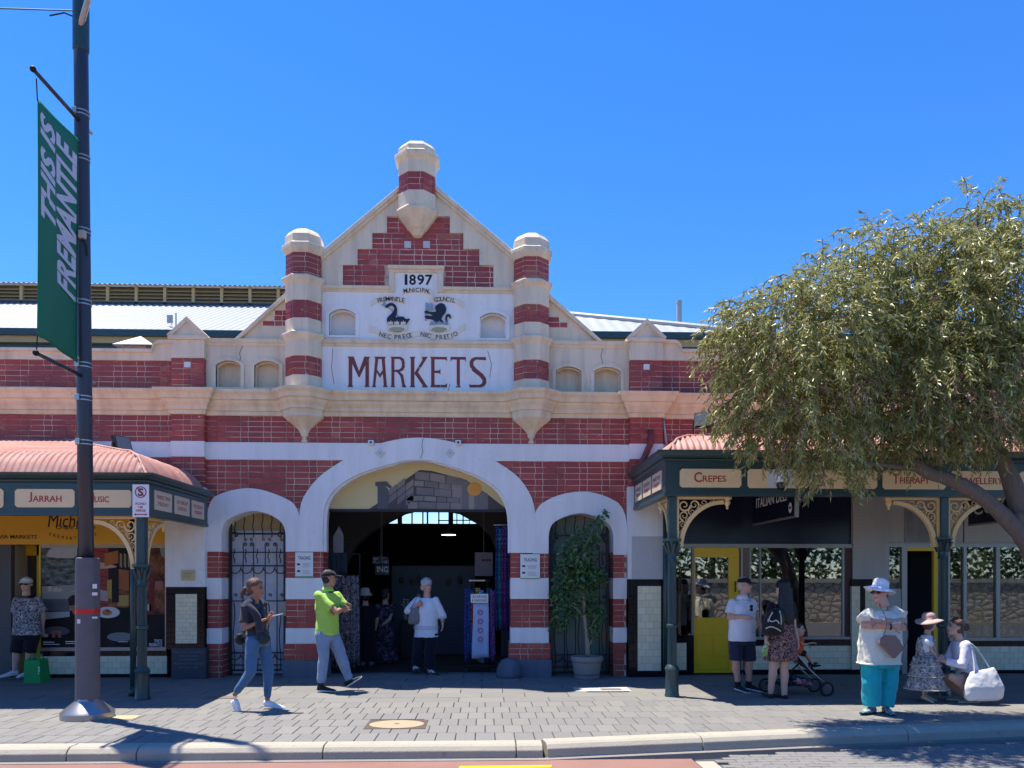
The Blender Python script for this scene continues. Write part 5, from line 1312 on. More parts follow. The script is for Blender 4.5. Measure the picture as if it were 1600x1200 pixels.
MB().box(S(1481), 13, YS-.05, YS+.05, z(1001), z(996)).build('window_sill', ALU, RS2)
tiles(RS2, S(1481), S(1640), z(1010), z(1001), 13, 1, BLACKT, bond=False); tiles(RS2, S(1481), S(1640), z(1047), z(1010), 11, 4, CTILE); tiles(RS2, S(1481), S(1640), 0, z(1047), 13, 1, BLACKT, bond=False)
MB().box(S(1640), 13, YS-.03, YS+.05, 0, z(1001)).build('stall_riser', GREYP, RS2)
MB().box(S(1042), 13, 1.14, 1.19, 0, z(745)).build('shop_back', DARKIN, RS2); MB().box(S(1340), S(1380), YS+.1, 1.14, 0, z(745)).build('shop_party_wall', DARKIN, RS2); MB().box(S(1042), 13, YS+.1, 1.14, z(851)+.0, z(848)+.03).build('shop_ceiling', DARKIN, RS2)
for a, b in ((1509,1555),(1561,1620)):
    for p in (912,951): MB().box(S(a),S(b),.25,.60,z(p+1.2),z(p-.6)).build('display_shelf', plain('shelf_timber', (.28,.22,.16), .5), RS2)
MB().box(S(1512,.7),S(1542,.7),.70,.72,z(985),z(858)).build('display_back', plain('display_yellow', (.40,.27,.03), .6), RS2)
GOODS = [((.55,.52,.48),'pale'),((.30,.06,.05),'red'),((.05,.12,.20),'blue'),((.36,.24,.12),'tan'),((.06,.06,.06),'black'),((.45,.36,.10),'ochre')]
slot = 0
for row, (p, zz) in enumerate(((911.4,'upper'),(950.4,'middle'),(995,'lower'))):
    for i, px in enumerate((1515,1527,1540,1550,1567,1580,1594,1608)):
        c_, cn = GOODS[(slot*5+row*2+i) % 6]; slot += 1; x = S(px,.42); z0 = z(p)+.002; hgt = random.uniform(.10,.24); r_ = random.uniform(.03,.05)
        kind = slot % 3; m_ = plain('goods_'+cn, c_, .4)
        if kind == 0: o = MB().lathe(x,.42,[(r_*.6,z0),(r_,z0+hgt*.3),(r_*.9,z0+hgt*.6),(r_*.4,z0+hgt*.85),(r_*.5,z0+hgt)],14).build('vase', m_, None, smooth=True); nm = 'vase'
        elif kind == 1: o = MB().box(x-r_,x+r_,.40,.44,z0,z0+hgt).build('gift_box', m_, None, bevel=.006); nm = 'box'
        else: o = MB().lathe(x,.42,[(r_*.5,z0),(r_*1.1,z0+hgt*.25),(r_*1.2,z0+hgt*.32),(r_*1.15,z0+hgt*.34)],14).build('bowl', m_, None, smooth=True); nm = 'bowl'
        side = ('first','second','third','last')[i % 4] + (' along the bay beside the doorway' if i < 4 else ' along the wider bay')
        tag(o, f'small {cn} {nm} on the {zz} window shelf, {side}', nm, 'goods in the gift shop window')
# ================================================================== LAMP POST, BANNER
lp = G(137, 1121); lx, ly = lp.x, lp.y
LPo = thing('lamp_post', (lx,ly,0), 'tall navy street pole with grey lower sleeve and conical steel foot', 'lamp post')
MB().lathe(lx,ly,[(.285,0),(.285,.065),(.27,.085),(.13,.20),(.125,.225)],32).build('foot', NT('foot_steel').color((.33,.33,.34)).set(.33,.5,.75).m, LPo, auto=35)
def rsq(r_, z, n=24, e=3.2):
    return [(lx+r_*math.copysign(abs(math.cos(a))**(2/e), math.cos(a)), ly+r_*math.copysign(abs(math.sin(a))**(2/e), math.sin(a)), z) for a in [2*math.pi*k/n for k in range(n)]]
m = MB(); rings = [rsq(.117,.19), rsq(.115,1.84), rsq(.09,1.85)]
vs = [p for r_ in rings for p in r_]; fs = [(j*24+k, j*24+(k+1)%24, (j+1)*24+(k+1)%24, (j+1)*24+k) for j in range(2) for k in range(24)]
m.add(vs, fs).build('sleeve', POSTG, LPo, auto=35)
lean = -.082/8.3
MB().tube([(lx+lean*z, ly, z) for z in (1.8,3.5,5.5,7.2,9.2)], [.083,.082,.080,.078,.075], 20).build('shaft', POSTB, LPo, smooth=True)
MB().lathe(lx+lean*7.7,ly,[(.075,7.70),(.088,7.71),(.088,9.1),(.07,9.15)],20).build('top_collar', GREEN, LPo, auto=35)
MB().tube([(lx+lean*8,ly-.04,7.9),(lx+.10,ly-.12,8.35),(lx+.22,ly-.2,9.0)], .035, 10).build('outreach_arm', STEEL, LPo, smooth=True)
zp = lambda py: 1.6+(905-py)*8.85/1200
for py in (176,246,360,472,570,622,691):
    z = zp(py)
    for dz in (-.022,.022): MB().lathe(lx+lean*z,ly,[(.084,z+dz-.008),(.087,z+dz-.006),(.087,z+dz+.006),(.084,z+dz+.008)],20).build('steel_strap', STEEL, LPo)
    MB().box(lx+lean*z-.06,lx+lean*z-.01,ly-.105,ly-.07,z-.035,z+.035).build('strap_buckle', STEEL, LPo, bevel=.004)
z = zp(368); MB().box(lx+lean*z+.01,lx+lean*z+.08,ly-.13,ly-.07,z-.06,z+.03).build('junction_box', plain('junction_beige', (.5,.47,.40), .5), LPo, bevel=.006)
MB().tube([(lx+lean*z+.04,ly-.10,z-.06),(lx+lean*z+.085,ly-.09,z-.14),(lx+lean*z+.08,ly-.06,z-.24)], .008, 6).build('cable', BLACKP, LPo)
z = zp(955)
m = MB(); rr = [rsq(.119, z-.028), rsq(.119, z+.026)]; m.add(rr[0]+rr[1], [(k,(k+1)%24,24+(k+1)%24,24+k) for k in range(24)]); m.build('red_tape', plain('red_tape', (.62,.015,.02), .35), LPo, recalc=False)
for px, py, w_, h_ in ((148,916,.05,.05),(148,928,.06,.035),(123,971,.035,.05),(148,965,.06,.02)):
    p = P(px, py, ly-.118); MB().box(p.x-w_/2,p.x+w_/2,ly-.1185,ly-.1165,p.z-h_/2,p.z+h_/2).build('sticker', plain('sticker_white', (.7,.7,.7), .5), LPo)
for zz in (zp(190), zp(588)):
    MB().tube([(lx+lean*zz,ly-.02,zz),(lx+lean*zz-.01,ly-.93,zz+.005)], [.024,.020], 10).build('banner_arm', POSTB, LPo, smooth=True); MB().ball((lx+lean*zz-.01,ly-.94,zz+.005), .032).build('arm_end', BLACKP, LPo, smooth=True)
    MB().tube([(lx+lean*zz,ly-.02,zz),(lx+lean*zz+.04,ly+.15,zz-.03)], .018, 8).build('arm_stub', STEEL, LPo)
w_ = MB(); ptsw = [(lx+lean*8,ly-.05,zp(18)),(lx-.4,ly-.02,zp(15)),(lx-6,ly,zp(22)+.1)]
WR_ = MB().tube(ptsw, .008, 6).build('span_wire', plain('wire_teal', (.03,.12,.16), .5), None); tag(WR_, 'thin teal span wire tied to the top of the lamp post', 'wire')
MB().tube([(lx-.05,ly-.05,zp(32)),(lx-.25,ly-.03,zp(20)),(lx-.42,ly-.02,zp(24))], .008, 6).build('wire_tail', BLACKP, WR_)
# banner: hangs edge on to the street from the two arms
t = NT('banner_green'); v = t.world(); t.color(t.mix(t.noise(v, 1.5, 3), (.012,.14,.075), (.02,.19,.10))).set(.6,.3); BANG = t.m
bxx = lx+lean*5-.012; y0b, y1b = ly-.90, ly-.095; z0b, z1b = 4.13, 6.60
Bn = thing('street_banner', (bxx,(y0b+y1b)/2,z0b), 'green vertical banner lettered This is Fremantle hanging from the pole', 'banner')
def bsurf(u, v_): # u 0..1 near->pole, v 0..1 bottom->top
    return (bxx + .020*math.sin(u*5+v_*2)*(.4+.6*(1-v_)) + .05*max(0,(.25-v_))*math.sin(u*9), y0b+(y1b-y0b)*u, z0b+(z1b-z0b)*v_ - .05*u*(1-v_)+.04*u*v_)
n1, n2 = 16, 40; vs = [bsurf(i/n1, j/n2) for j in range(n2+1) for i in range(n1+1)]
fs = [(j*(n1+1)+i, j*(n1+1)+i+1, (j+1)*(n1+1)+i+1, (j+1)*(n1+1)+i) for j in range(n2) for i in range(n1)]
o = MB().add(vs, fs).build('banner_cloth', BANG, Bn, smooth=True, recalc=False); sm = o.modifiers.new('solid','SOLIDIFY'); sm.thickness = .004; sm.offset = 0
LIL = plain('banner_lettering', (.62,.58,.66), .6)
def bfr(v0, vscale): 
    def f(u, v_, d):
        uu = (v_-y0b)/(y1b-y0b); vv = (u-z0b)/(z1b-z0b); p = bsurf(uu, vv); return (p[0]+.004+d, p[1], p[2])
    return f
def btext(body, za, zb, ya, yb_):
    # letter tops point towards the street (-Y); baseline nearer the pole
    fr = lambda u, v_, d: bfr(0,1)(u, yb_-(v_)*(yb_-ya), d)
    text('lettering', body, LIL, Bn, za, zb, 0, 1, 0, offset=.035, shear=.28, frame=fr, depth=.001)
Yd = lambda px: 4.98*1200/(800-px)+.174-12.6
btext('THIS IS', 5.40, 6.50, Yd(55), Yd(82)); btext('FREMANTLE', 4.78, 6.46, Yd(84), Yd(117))
for yy, zz in ((y0b,z1b),(y0b,z0b)): MB().tube([(bxx,yy+.01,zz-.02 if zz > 5 else zz+.02),(bxx,yy-.01,zz+.2 if zz > 5 else zz-.18)], .006, 6).build('tie_cord', BLACKP, Bn)
for zz in (z0b+.02,z1b): MB().tube([(bxx,y1b-.01,zz),(bxx+.01,y1b+.06,zz+(.08 if zz > 5 else -.06))], .006, 6).build('tie_cord', STEEL, Bn)

# ================================================================== VEGETATION
def leaf_mat(name, c, c2, rough=.38, tr=.25):
    t = NT(name); rnd = t.n('ShaderNodeNewGeometry').outputs['Random Per Island']
    col = t.ramp(rnd, [(0,lum(c,.7)),(.5,c),(.85,c2),(1,lum(c2,1.25))]); t.color(col).set(rough,.55)
    tl = t.n('ShaderNodeBsdfTranslucent'); t.l(col, tl.inputs[0]); ms = t.n('ShaderNodeMixShader'); ms.inputs[0].default_value = tr
    t.l(t.b.outputs[0], ms.inputs[1]); t.l(tl.outputs[0], ms.inputs[2]); t.l(ms.outputs[0], t.o.inputs['Surface']); return t.m
TLEAF = leaf_mat('willow_leaf', (.29,.30,.085), (.46,.44,.19), .36, .4); FLEAF = leaf_mat('fig_leaf', (.06,.15,.05), (.13,.25,.09), .3, .3)
DEADL = leaf_mat('dry_leaf', (.26,.16,.10), (.40,.27,.17), .6, .2)
TB = thing('street_tree', (6.85,-3.5,0), 'leafy willow myrtle street tree with drooping narrow leaves over the canopy', 'tree')
def dpt(px, py, y): return P(px, py, y)
fork = Vector((6.62,-3.62,1.75))
def limb(pts, rad, name='limb', par=TB, mat=None):
    pts = [Vector(p) for p in pts]; sp = []; rs = []
    for i in range(len(pts)-1):
        p0 = pts[max(i-1,0)]; p1 = pts[i]; p2 = pts[i+1]; p3 = pts[min(i+2,len(pts)-1)]
        for k in range(5):
            t_ = k/5; sp.append(.5*((2*p1)+(-p0+p2)*t_+(2*p0-5*p1+4*p2-p3)*t_*t_+(-p0+3*p1-3*p2+p3)*t_**3)); rs.append((rad[i]+(rad[i+1]-rad[i])*t_)*random.uniform(.94,1.06))
    sp.append(pts[-1]); rs.append(rad[-1]); return MB().tube(sp, rs, 10).build(name, mat or TBARK, par, smooth=True)
t = NT('tree_bark'); v = t.world((3,3,1)); f = t.noise(v, 9, 7, .7); t.color(t.mix(f, (.10,.075,.06), (.26,.20,.165))).set(.85,.2); t.bump(f, .9, .02); TBARK = t.m
limb([(6.85,-3.5,-.02),(6.80,-3.52,.5),(6.72,-3.57,1.2),fork,dpt(1590,800,-3.6)], [.21,.165,.15,.14,.12], 'trunk')
limb([fork, dpt(1600,842,-3.62), dpt(1545,785,-3.64), dpt(1490,752,-3.68), dpt(1440,733,-3.7), dpt(1395,690,-3.7), dpt(1340,640,-3.7), dpt(1270,590,-3.7)], [.10,.10,.088,.082,.072,.05,.035,.015])
limb([dpt(1598,808,-3.6), dpt(1578,745,-3.55), dpt(1552,690,-3.5), dpt(1535,620,-3.5), dpt(1530,520,-3.5), dpt(1528,400,-3.5), dpt(1528,310,-3.5)], [.115,.105,.09,.07,.045,.025,.008])
limb([dpt(1552,690,-3.5), dpt(1500,620,-3.4), dpt(1450,550,-3.3), dpt(1400,480,-3.3), dpt(1370,400,-3.3)], [.06,.05,.04,.025,.008]); limb([dpt(1535,620,-3.5), dpt(1600,540,-3.6), dpt(1680,480,-3.7)], [.05,.04,.015])
limb([dpt(1395,690,-3.7), dpt(1330,560,-3.9), dpt(1260,500,-4.0), dpt(1190,500,-4.0)], [.045,.035,.022,.008]); limb([dpt(1440,733,-3.7), dpt(1370,725,-3.9), dpt(1310,720,-4.0)], [.04,.025,.008]); limb([dpt(1500,620,-3.4), dpt(1440,620,-4.1), dpt(1380,600,-4.4)], [.04,.03,.01])
LUMPS = [(1190,545,72,1),(1265,520,88,1),(1355,500,98,1),(1460,478,100,1),(1570,470,105,1),(1172,625,46,1),(1245,605,88,1),(1345,598,100,1),(1460,590,108,1),(1580,600,105,1),(1528,370,46,1.7),(1490,400,50,1),(1560,340,26,1.2),(1362,398,42,1),(1205,668,42,1),(1285,672,56,1),(1390,660,58,1),(1303,742,22,1.3),(1680,520,120,1),(1790,570,110,1),(1440,420,66,1),(1315,452,62,1),(1460,672,46,.8),(1550,675,40,.8),(1150,520,34,.8),(1600,400,60,1)]
leaf_v = []; leaf_f = []; dead_v = []; dead_f = []; twig = MB()
def add_leaf(V, F, p, d, L, w_):
    s = d.cross(Vector((random.uniform(-1,1), random.uniform(-1,1), random.uniform(-1,1))))
    if s.length < 1e-4: return
    s = s.normalized()*w_; b = len(V); n_ = d.cross(s).normalized()*(L*.10)
    V += [tuple(p), tuple(p+d*(L*.45)+s+n_), tuple(p+d*L), tuple(p+d*(L*.45)-s+n_)]; F.append((b,b+1,b+2,b+3))
for (px, py, r_, asp) in LUMPS:
    m_px = .0076; rr = r_*m_px; yc = (-4.12 if px < 1345 else -3.75) + random.uniform(-.2,.2); c = P(px, py, yc)
    ry = min(rr*1.0, .72 if px < 1345 else .9)
    ntw = int(330*(rr/.75)**2)+16
    for k in range(ntw):
        d = Vector((random.gauss(0,1), random.gauss(0,1), random.gauss(0,1))).normalized(); q_ = random.uniform(.35,1.0)**.6
        p = c + Vector((d.x*rr, d.y*ry, d.z*rr*asp))*q_
        out = (Vector((d.x, d.y, d.z*.5)) + Vector((random.uniform(-.4,.4), random.uniform(-.4,.4), random.uniform(-.1,.5)))).normalized()
        L = random.uniform(.22,.42); n = 20; pp = p.copy(); dirn = out.copy(); dead = (random.random() < .12 and py > 540) or (py > 760 and px < 1300 and random.random() < .6)
        tw = [pp.copy()]
        for j in range(n):
            dirn = (dirn + Vector((0,0,-.085))).normalized(); pp = pp + dirn*(L/n)
            ld = (dirn*.6 + Vector((random.uniform(-1,1), random.uniform(-1,1), random.uniform(-1,.45)))*.8 + Vector((0,0,-.15))).normalized()
            if dead: add_leaf(dead_v, dead_f, pp, ld, random.uniform(.05,.09), .007)
            else: add_leaf(leaf_v, leaf_f, pp, ld, random.uniform(.065,.115), random.uniform(.0075,.0105))
            if j % 5 == 4: tw.append(pp.copy())
        if k % 3 == 0: twig.tube(tw, [.005]*len(tw), 3, caps=False)
m = MB(); m.v = leaf_v; m.f = leaf_f; m.m = [0]*len(leaf_f); o = m.build('crown', TLEAF, TB, recalc=False); tag(o, kind='stuff')
m = MB(); m.v = dead_v; m.f = dead_f; m.m = [0]*len(dead_f); o = m.build('dry_foliage', DEADL, TB, recalc=False); tag(o, kind='stuff')
o = twig.build('twigs', TBARK, TB, recalc=False); tag(o, kind='stuff')
print('LEAVES', len(leaf_f))
# potted fig in front of the right hand gate
pc = G(917, 1058); pc.y = -.22; pc.x = X(917,-.22); s_ = 12.4/1200
PT = thing('plant_pot', (pc.x,pc.y,0), 'round stone coloured pot with moulded rim before the right gate', 'plant pot')
MB().lathe(pc.x,pc.y,[(.19,0),(.20,.02),(.235,.26),(.25,.27),(.262,.29),(.262,.35),(.25,.36),(.225,.36),(.21,.30),(.02,.30)],28).build('bowl', plain('pot_stone', (.30,.26,.25), .7, var=.2), PT, auto=40)
MB().lathe(pc.x,pc.y,[(.205,.055),(.212,.06),(.214,.08),(.208,.085)],28).build('band', plain('pot_band', (.16,.15,.16), .7), PT, auto=40)
MB().lathe(pc.x,pc.y,[(.01,.28),(.215,.31)],20).build('soil', plain('soil', (.04,.03,.022), .95), PT)
FG = thing('potted_fig_tree', (pc.x,pc.y,.31), 'slender leafy fig tree growing from the pot at the right gate', 'plant')
fp = lambda px, py, dy=0: Vector((X(px,pc.y+dy), pc.y+dy, Z(py,px,pc.y+dy)))
limb([fp(919,1026), fp(917,995), fp(914,968), fp(912,935), fp(908,900), fp(914,860), fp(925,830), fp(936,808)], [.045,.036,.03,.024,.018,.014,.010,.005], 'trunk', FG, plain('fig_bark', (.30,.26,.21), .8, var=.3, scale=14))
for pts in ([(914,968),(900,950),(882,942),(872,930)], [(912,935),(896,910),(886,890)], [(911,930),(928,905),(934,885)], [(916,990),(926,975),(935,960)], [(910,910),(902,880),(900,850)], [(917,1015),(925,1000),(930,985)]):
    limb([fp(a,b,random.uniform(-.08,.08)) for a, b in pts], [.016,.012,.008,.004][:len(pts)], 'branch', FG, MATS['fig_bark'])
V_, F_l = [], []
for px, py, r_ in ((905,930,34),(888,900,26),(926,905,24),(903,866,32),(916,838,22),(936,812,10),(880,958,20),(933,960,18),(870,978,12),(927,984,13),(872,925,16),(895,880,26),(912,900,28),(945,800,6),(940,900,12)):
    for k in range(int(r_*r_*.30)+12):
        d = Vector((random.gauss(0,1),random.gauss(0,.9),random.gauss(0,1))).normalized()*random.uniform(.2,1)**.5; p = fp(px+d.x*r_, py-d.z*r_, d.y*r_*.0095)
        ld = (Vector((random.uniform(-1,1),random.uniform(-1,1)-.3,random.uniform(-1.2,.2)))).normalized(); add_leaf(V_, F_l, p, ld, random.uniform(.065,.10), random.uniform(.019,.027))
m = MB(); m.v = V_; m.f = F_l; m.m = [0]*len(F_l); o = m.build('foliage', FLEAF, FG, recalc=False); tag(o, kind='stuff')
# stone wheel guard at the right pier
p = P(796,1050,-.12); Gd = MB().lathe(p.x,-.05,[(.215,-.01),(.215,.06),(.205,.14),(.175,.22),(.12,.285),(.05,.312),(.003,.315)],24).build('wheel_guard', BASEG, None, smooth=True); tag(Gd, 'rounded dark stone wheel guard at the foot of the entrance pier', 'wheel guard')

# ================================================================== SMALL THINGS ON WALLS AND ROOFS
def notice(px0, px1, py0, py1, lab, title):
    y = -.034; a, b = P(px0,py1,y), P(px1,py0,y); N_ = thing('trading_notice', ((a.x+b.x)/2,y,a.z), lab, 'notice', 'trading hours notices on the entrance piers')
    MB().box(a.x,b.x,y-.014,y-.0,a.z,b.z).build('board', plain('notice_white', (.74,.75,.74), .35), N_); MB().box(a.x,b.x,y-.0155,y-.014,a.z+.005,a.z+.02).build('green_strip', plain('notice_green', (.10,.35,.20), .5), N_)
    w_ = b.x-a.x; text('lettering', title, DARKT, N_, a.x+.17*w_, a.x+.85*w_, b.z-.12, b.z-.065, y-.0142, offset=.01, depth=.001)
    for k in range(2):
        zz = b.z-.18-k*.11; MB().box(a.x+.03,a.x+.08,y-.0155,y-.014,zz-.03,zz).build('icon', DARKT, N_)
        for j in range(4): MB().box(a.x+.12,b.x-.04-.03*((j+k) % 2),y-.0152,y-.014,zz-.006-j*.018,zz-j*.018).build('text_line', plain('notice_text', (.30,.31,.31), .6), N_)
notice(461.5, 489.5, 863, 902, 'white trading hours notice on the pier between left gate and arch', 'TRADING')
notice(813, 843.5, 866, 905, 'white trading notice on the pier between arch and right gate', 'TRADING')
for px, lab in ((580,'small white camera box on string course left of the arch crown'),(716,'small white camera box on string course right of the arch crown')):
    p = P(px,693,-.06); o = thing('wall_camera', (p.x,-.06,p.z-.03), lab, 'camera', 'small cameras above the arch'); MB().box(p.x-.045,p.x+.045,-.11,-.026,p.z-.03,p.z+.05).build('housing', plain('camera_white', (.75,.75,.75), .4), o, bevel=.008); MB().tube([(p.x,-.118,p.z+.01),(p.x,-.10,p.z+.01)], .018, 10).build('lens', BLACKP, o)
p = P(1061,521,3.2); F_ = thing('flue_pipe', (p.x,3.2,p.z), 'white cylindrical flue pipe rising from the right roof', 'flue'); zt = Z(470,1061,3.2)
MB().lathe(p.x,3.2,[(.055,p.z-.1),(.055,zt-.05),(.060,zt-.05),(.060,zt),(.03,zt+.005)],16).build('pipe', WHITEROOF, F_, auto=40); MB().lathe(p.x,3.2,[(.15,p.z-.06),(.10,p.z),(.065,p.z+.05)],16).build('flashing', plain('flashing_dark', (.06,.06,.065), .6), F_)
p = P(268,527,3.0); A_ = thing('antenna', (p.x,3.0,p.z-.3), 'small flat white antenna on a thin mast behind the left pedestal', 'antenna'); zt = Z(489,275,3.0)
MB().tube([(X(275,3),3,p.z-.3),(X(275,3),3,zt)], .014, 6).build('mast', STEEL, A_); MB().tube([(X(270,3),2.95,p.z-.1),(X(270,3),2.95,Z(493,270,3))], .006, 6).build('rod', STEEL, A_)
m = MB().box(X(261,2.9),X(270,2.9),2.88,2.92,Z(505,265,2.9),Z(492,265,2.9)); m.build('panel', WHITEROOF, A_, bevel=.01)
# white pyramid topped shade behind the left parapet
a = P(184,543,1.0); b = P(247,543,1.0); tp = P(220,527,1.0); Um = thing('roof_shade', (tp.x,1.0,a.z-.4), 'white pyramid shaped shade peeking over the left parapet', 'shade')
hw_ = (b.x-a.x)/2; cx = (a.x+b.x)/2
MB().add([(a.x,1-hw_*.6,a.z),(b.x,1-hw_*.6,a.z),(b.x,1+hw_*.6,a.z),(a.x,1+hw_*.6,a.z),(tp.x,1,tp.z+.02)], [(0,1,4),(1,2,4),(2,3,4),(3,0,4)]).build('shade_cloth', plain('shade_white', (.80,.78,.76), .7), Um)
MB().box(cx-.22,cx+.2,.85,1.15,a.z-.4,a.z-.01).build('lamp_body', plain('shade_brick', (.35,.22,.18), .7), Um)
# ================================================================== PEOPLE
def cloth(name, c, rough=.85, var=.15, scale=6.0):
    if name in MATS: return MATS[name]
    t = NT(name); v = t.coord('Object'); n1 = t.noise(v, scale, 5, .6); n2 = t.noise(v, 260, 2)
    t.color(t.mix(n1, lum(c,1-var), lum(c,1+var))).set(rough,.2); t.b.inputs['Sheen Weight'].default_value = .15
    t.bump(t.math('ADD', t.math('MULTIPLY', n2, .3), t.noise(v, 22, 4, .6, .8)), .35, .01); MATS[name] = t.m; return t.m
def print_cloth(name, ground, cols, scale=26.0, dist=2.0):
    """irregular printed pattern"""
    if name in MATS: return MATS[name]
    t = NT(name); v = t.coord('Object'); n1 = t.noise(v, scale, 3, .6, dist); n2 = t.noise(v, scale*.7, 3, .6, dist*.7)
    c = t.mix(t.ramp(n1, [(.50,(0,0,0)),(.53,(1,1,1))]), ground, cols[0])
    if len(cols) > 1: c = t.mix(t.ramp(n2, [(.56,(0,0,0)),(.59,(1,1,1))]), c, cols[1])
    if len(cols) > 2: c = t.mix(t.ramp(t.noise(v, scale*1.3, 2, .5, dist), [(.62,(0,0,0)),(.64,(1,1,1))]), c, cols[2])
    t.color(c).set(.8,.2); t.bump(t.noise(v, 18, 4), .3, .01); MATS[name] = t.m; return t.m
def skinm(name, c):
    if name in MATS: return MATS[name]
    t = NT(name); v = t.coord('Object'); n1 = t.noise(v, 14, 4); t.color(t.mix(n1, lum(c,.86), lum(c,1.1))).set(.5,.35)
    t.b.inputs['Subsurface Weight'].default_value = .08; t.b.inputs['Subsurface Radius'].default_value = (.012,.005,.003); t.bump(t.noise(v, 60, 3), .1, .003); MATS[name] = t.m; return t.m
def hairm(name, c):
    if name in MATS: return MATS[name]
    t = NT(name); v = t.coord('Object', (60,60,9)); n1 = t.noise(v, 2.2, 4, .6, .5); t.color(t.mix(n1, lum(c,.55), lum(c,1.5))).set(.42,.5); t.bump(n1, .8, .012); MATS[name] = t.m; return t.m
def loft(mb, secs, seg=18):
    """secs = [(centre, a, b)]: ellipses with half axes a and b (vectors)"""
    vs = []; fs = []; n = len(secs)
    for c, a, b in secs:
        for k in range(seg):
            t_ = 2*math.pi*k/seg; vs.append(Vector(c)+Vector(a)*math.cos(t_)+Vector(b)*math.sin(t_))
    for i in range(n-1):
        for k in range(seg): fs.append((i*seg+k, i*seg+(k+1)%seg, (i+1)*seg+(k+1)%seg, (i+1)*seg+k))
    fs.append(tuple(range(seg-1,-1,-1))); fs.append(tuple(range((n-1)*seg,n*seg))); mb.add(vs, fs); return mb
def fuse(mb, voxel=.011, it=4, wr=0.0, freq=9.0, keep=None):
    """weld overlapping closed shapes into one continuous smooth surface; wr = fold depth"""
    me = mb.mesh('tmp'); bm = bmesh.new(); bm.from_mesh(me); bmesh.ops.recalc_face_normals(bm, faces=bm.faces); bm.to_mesh(me); bm.free()
    ob = bpy.data.objects.new('tmp', me); COL.objects.link(ob)
    r_ = ob.modifiers.new('r','REMESH'); r_.mode = 'VOXEL'; r_.voxel_size = voxel; r_.adaptivity = 0
    s = ob.modifiers.new('s','SMOOTH'); s.iterations = it; s.factor = .5
    bpy.context.view_layer.update()
    me2 = bpy.data.meshes.new_from_object(ob.evaluated_get(bpy.context.evaluated_depsgraph_get())); bpy.data.objects.remove(ob); bpy.data.meshes.remove(me)
    out = MB(); n = len(me2.vertices); co = np.empty(n*3); me2.vertices.foreach_get('co', co); co = co.reshape(-1,3)
    if wr:
        no = np.empty(n*3); me2.vertices.foreach_get('normal', no); no = no.reshape(-1,3)
        d = np.array([mnoise.noise(Vector((p[0]*freq*1.2+p[2]*freq*.5, p[1]*freq*1.2, p[2]*freq*.62-p[0]*freq*.45)))+.5*mnoise.noise(Vector(p)*freq*2.3) for p in co])
        d = np.where(d > 0, d, d*.6); co = co + no*(d*wr)[:,None]
    out.v = [tuple(p) for p in co]; out.f = [tuple(p.vertices) for p in me2.polygons]; out.m = [0]*len(out.f); bpy.data.meshes.remove(me2); return out
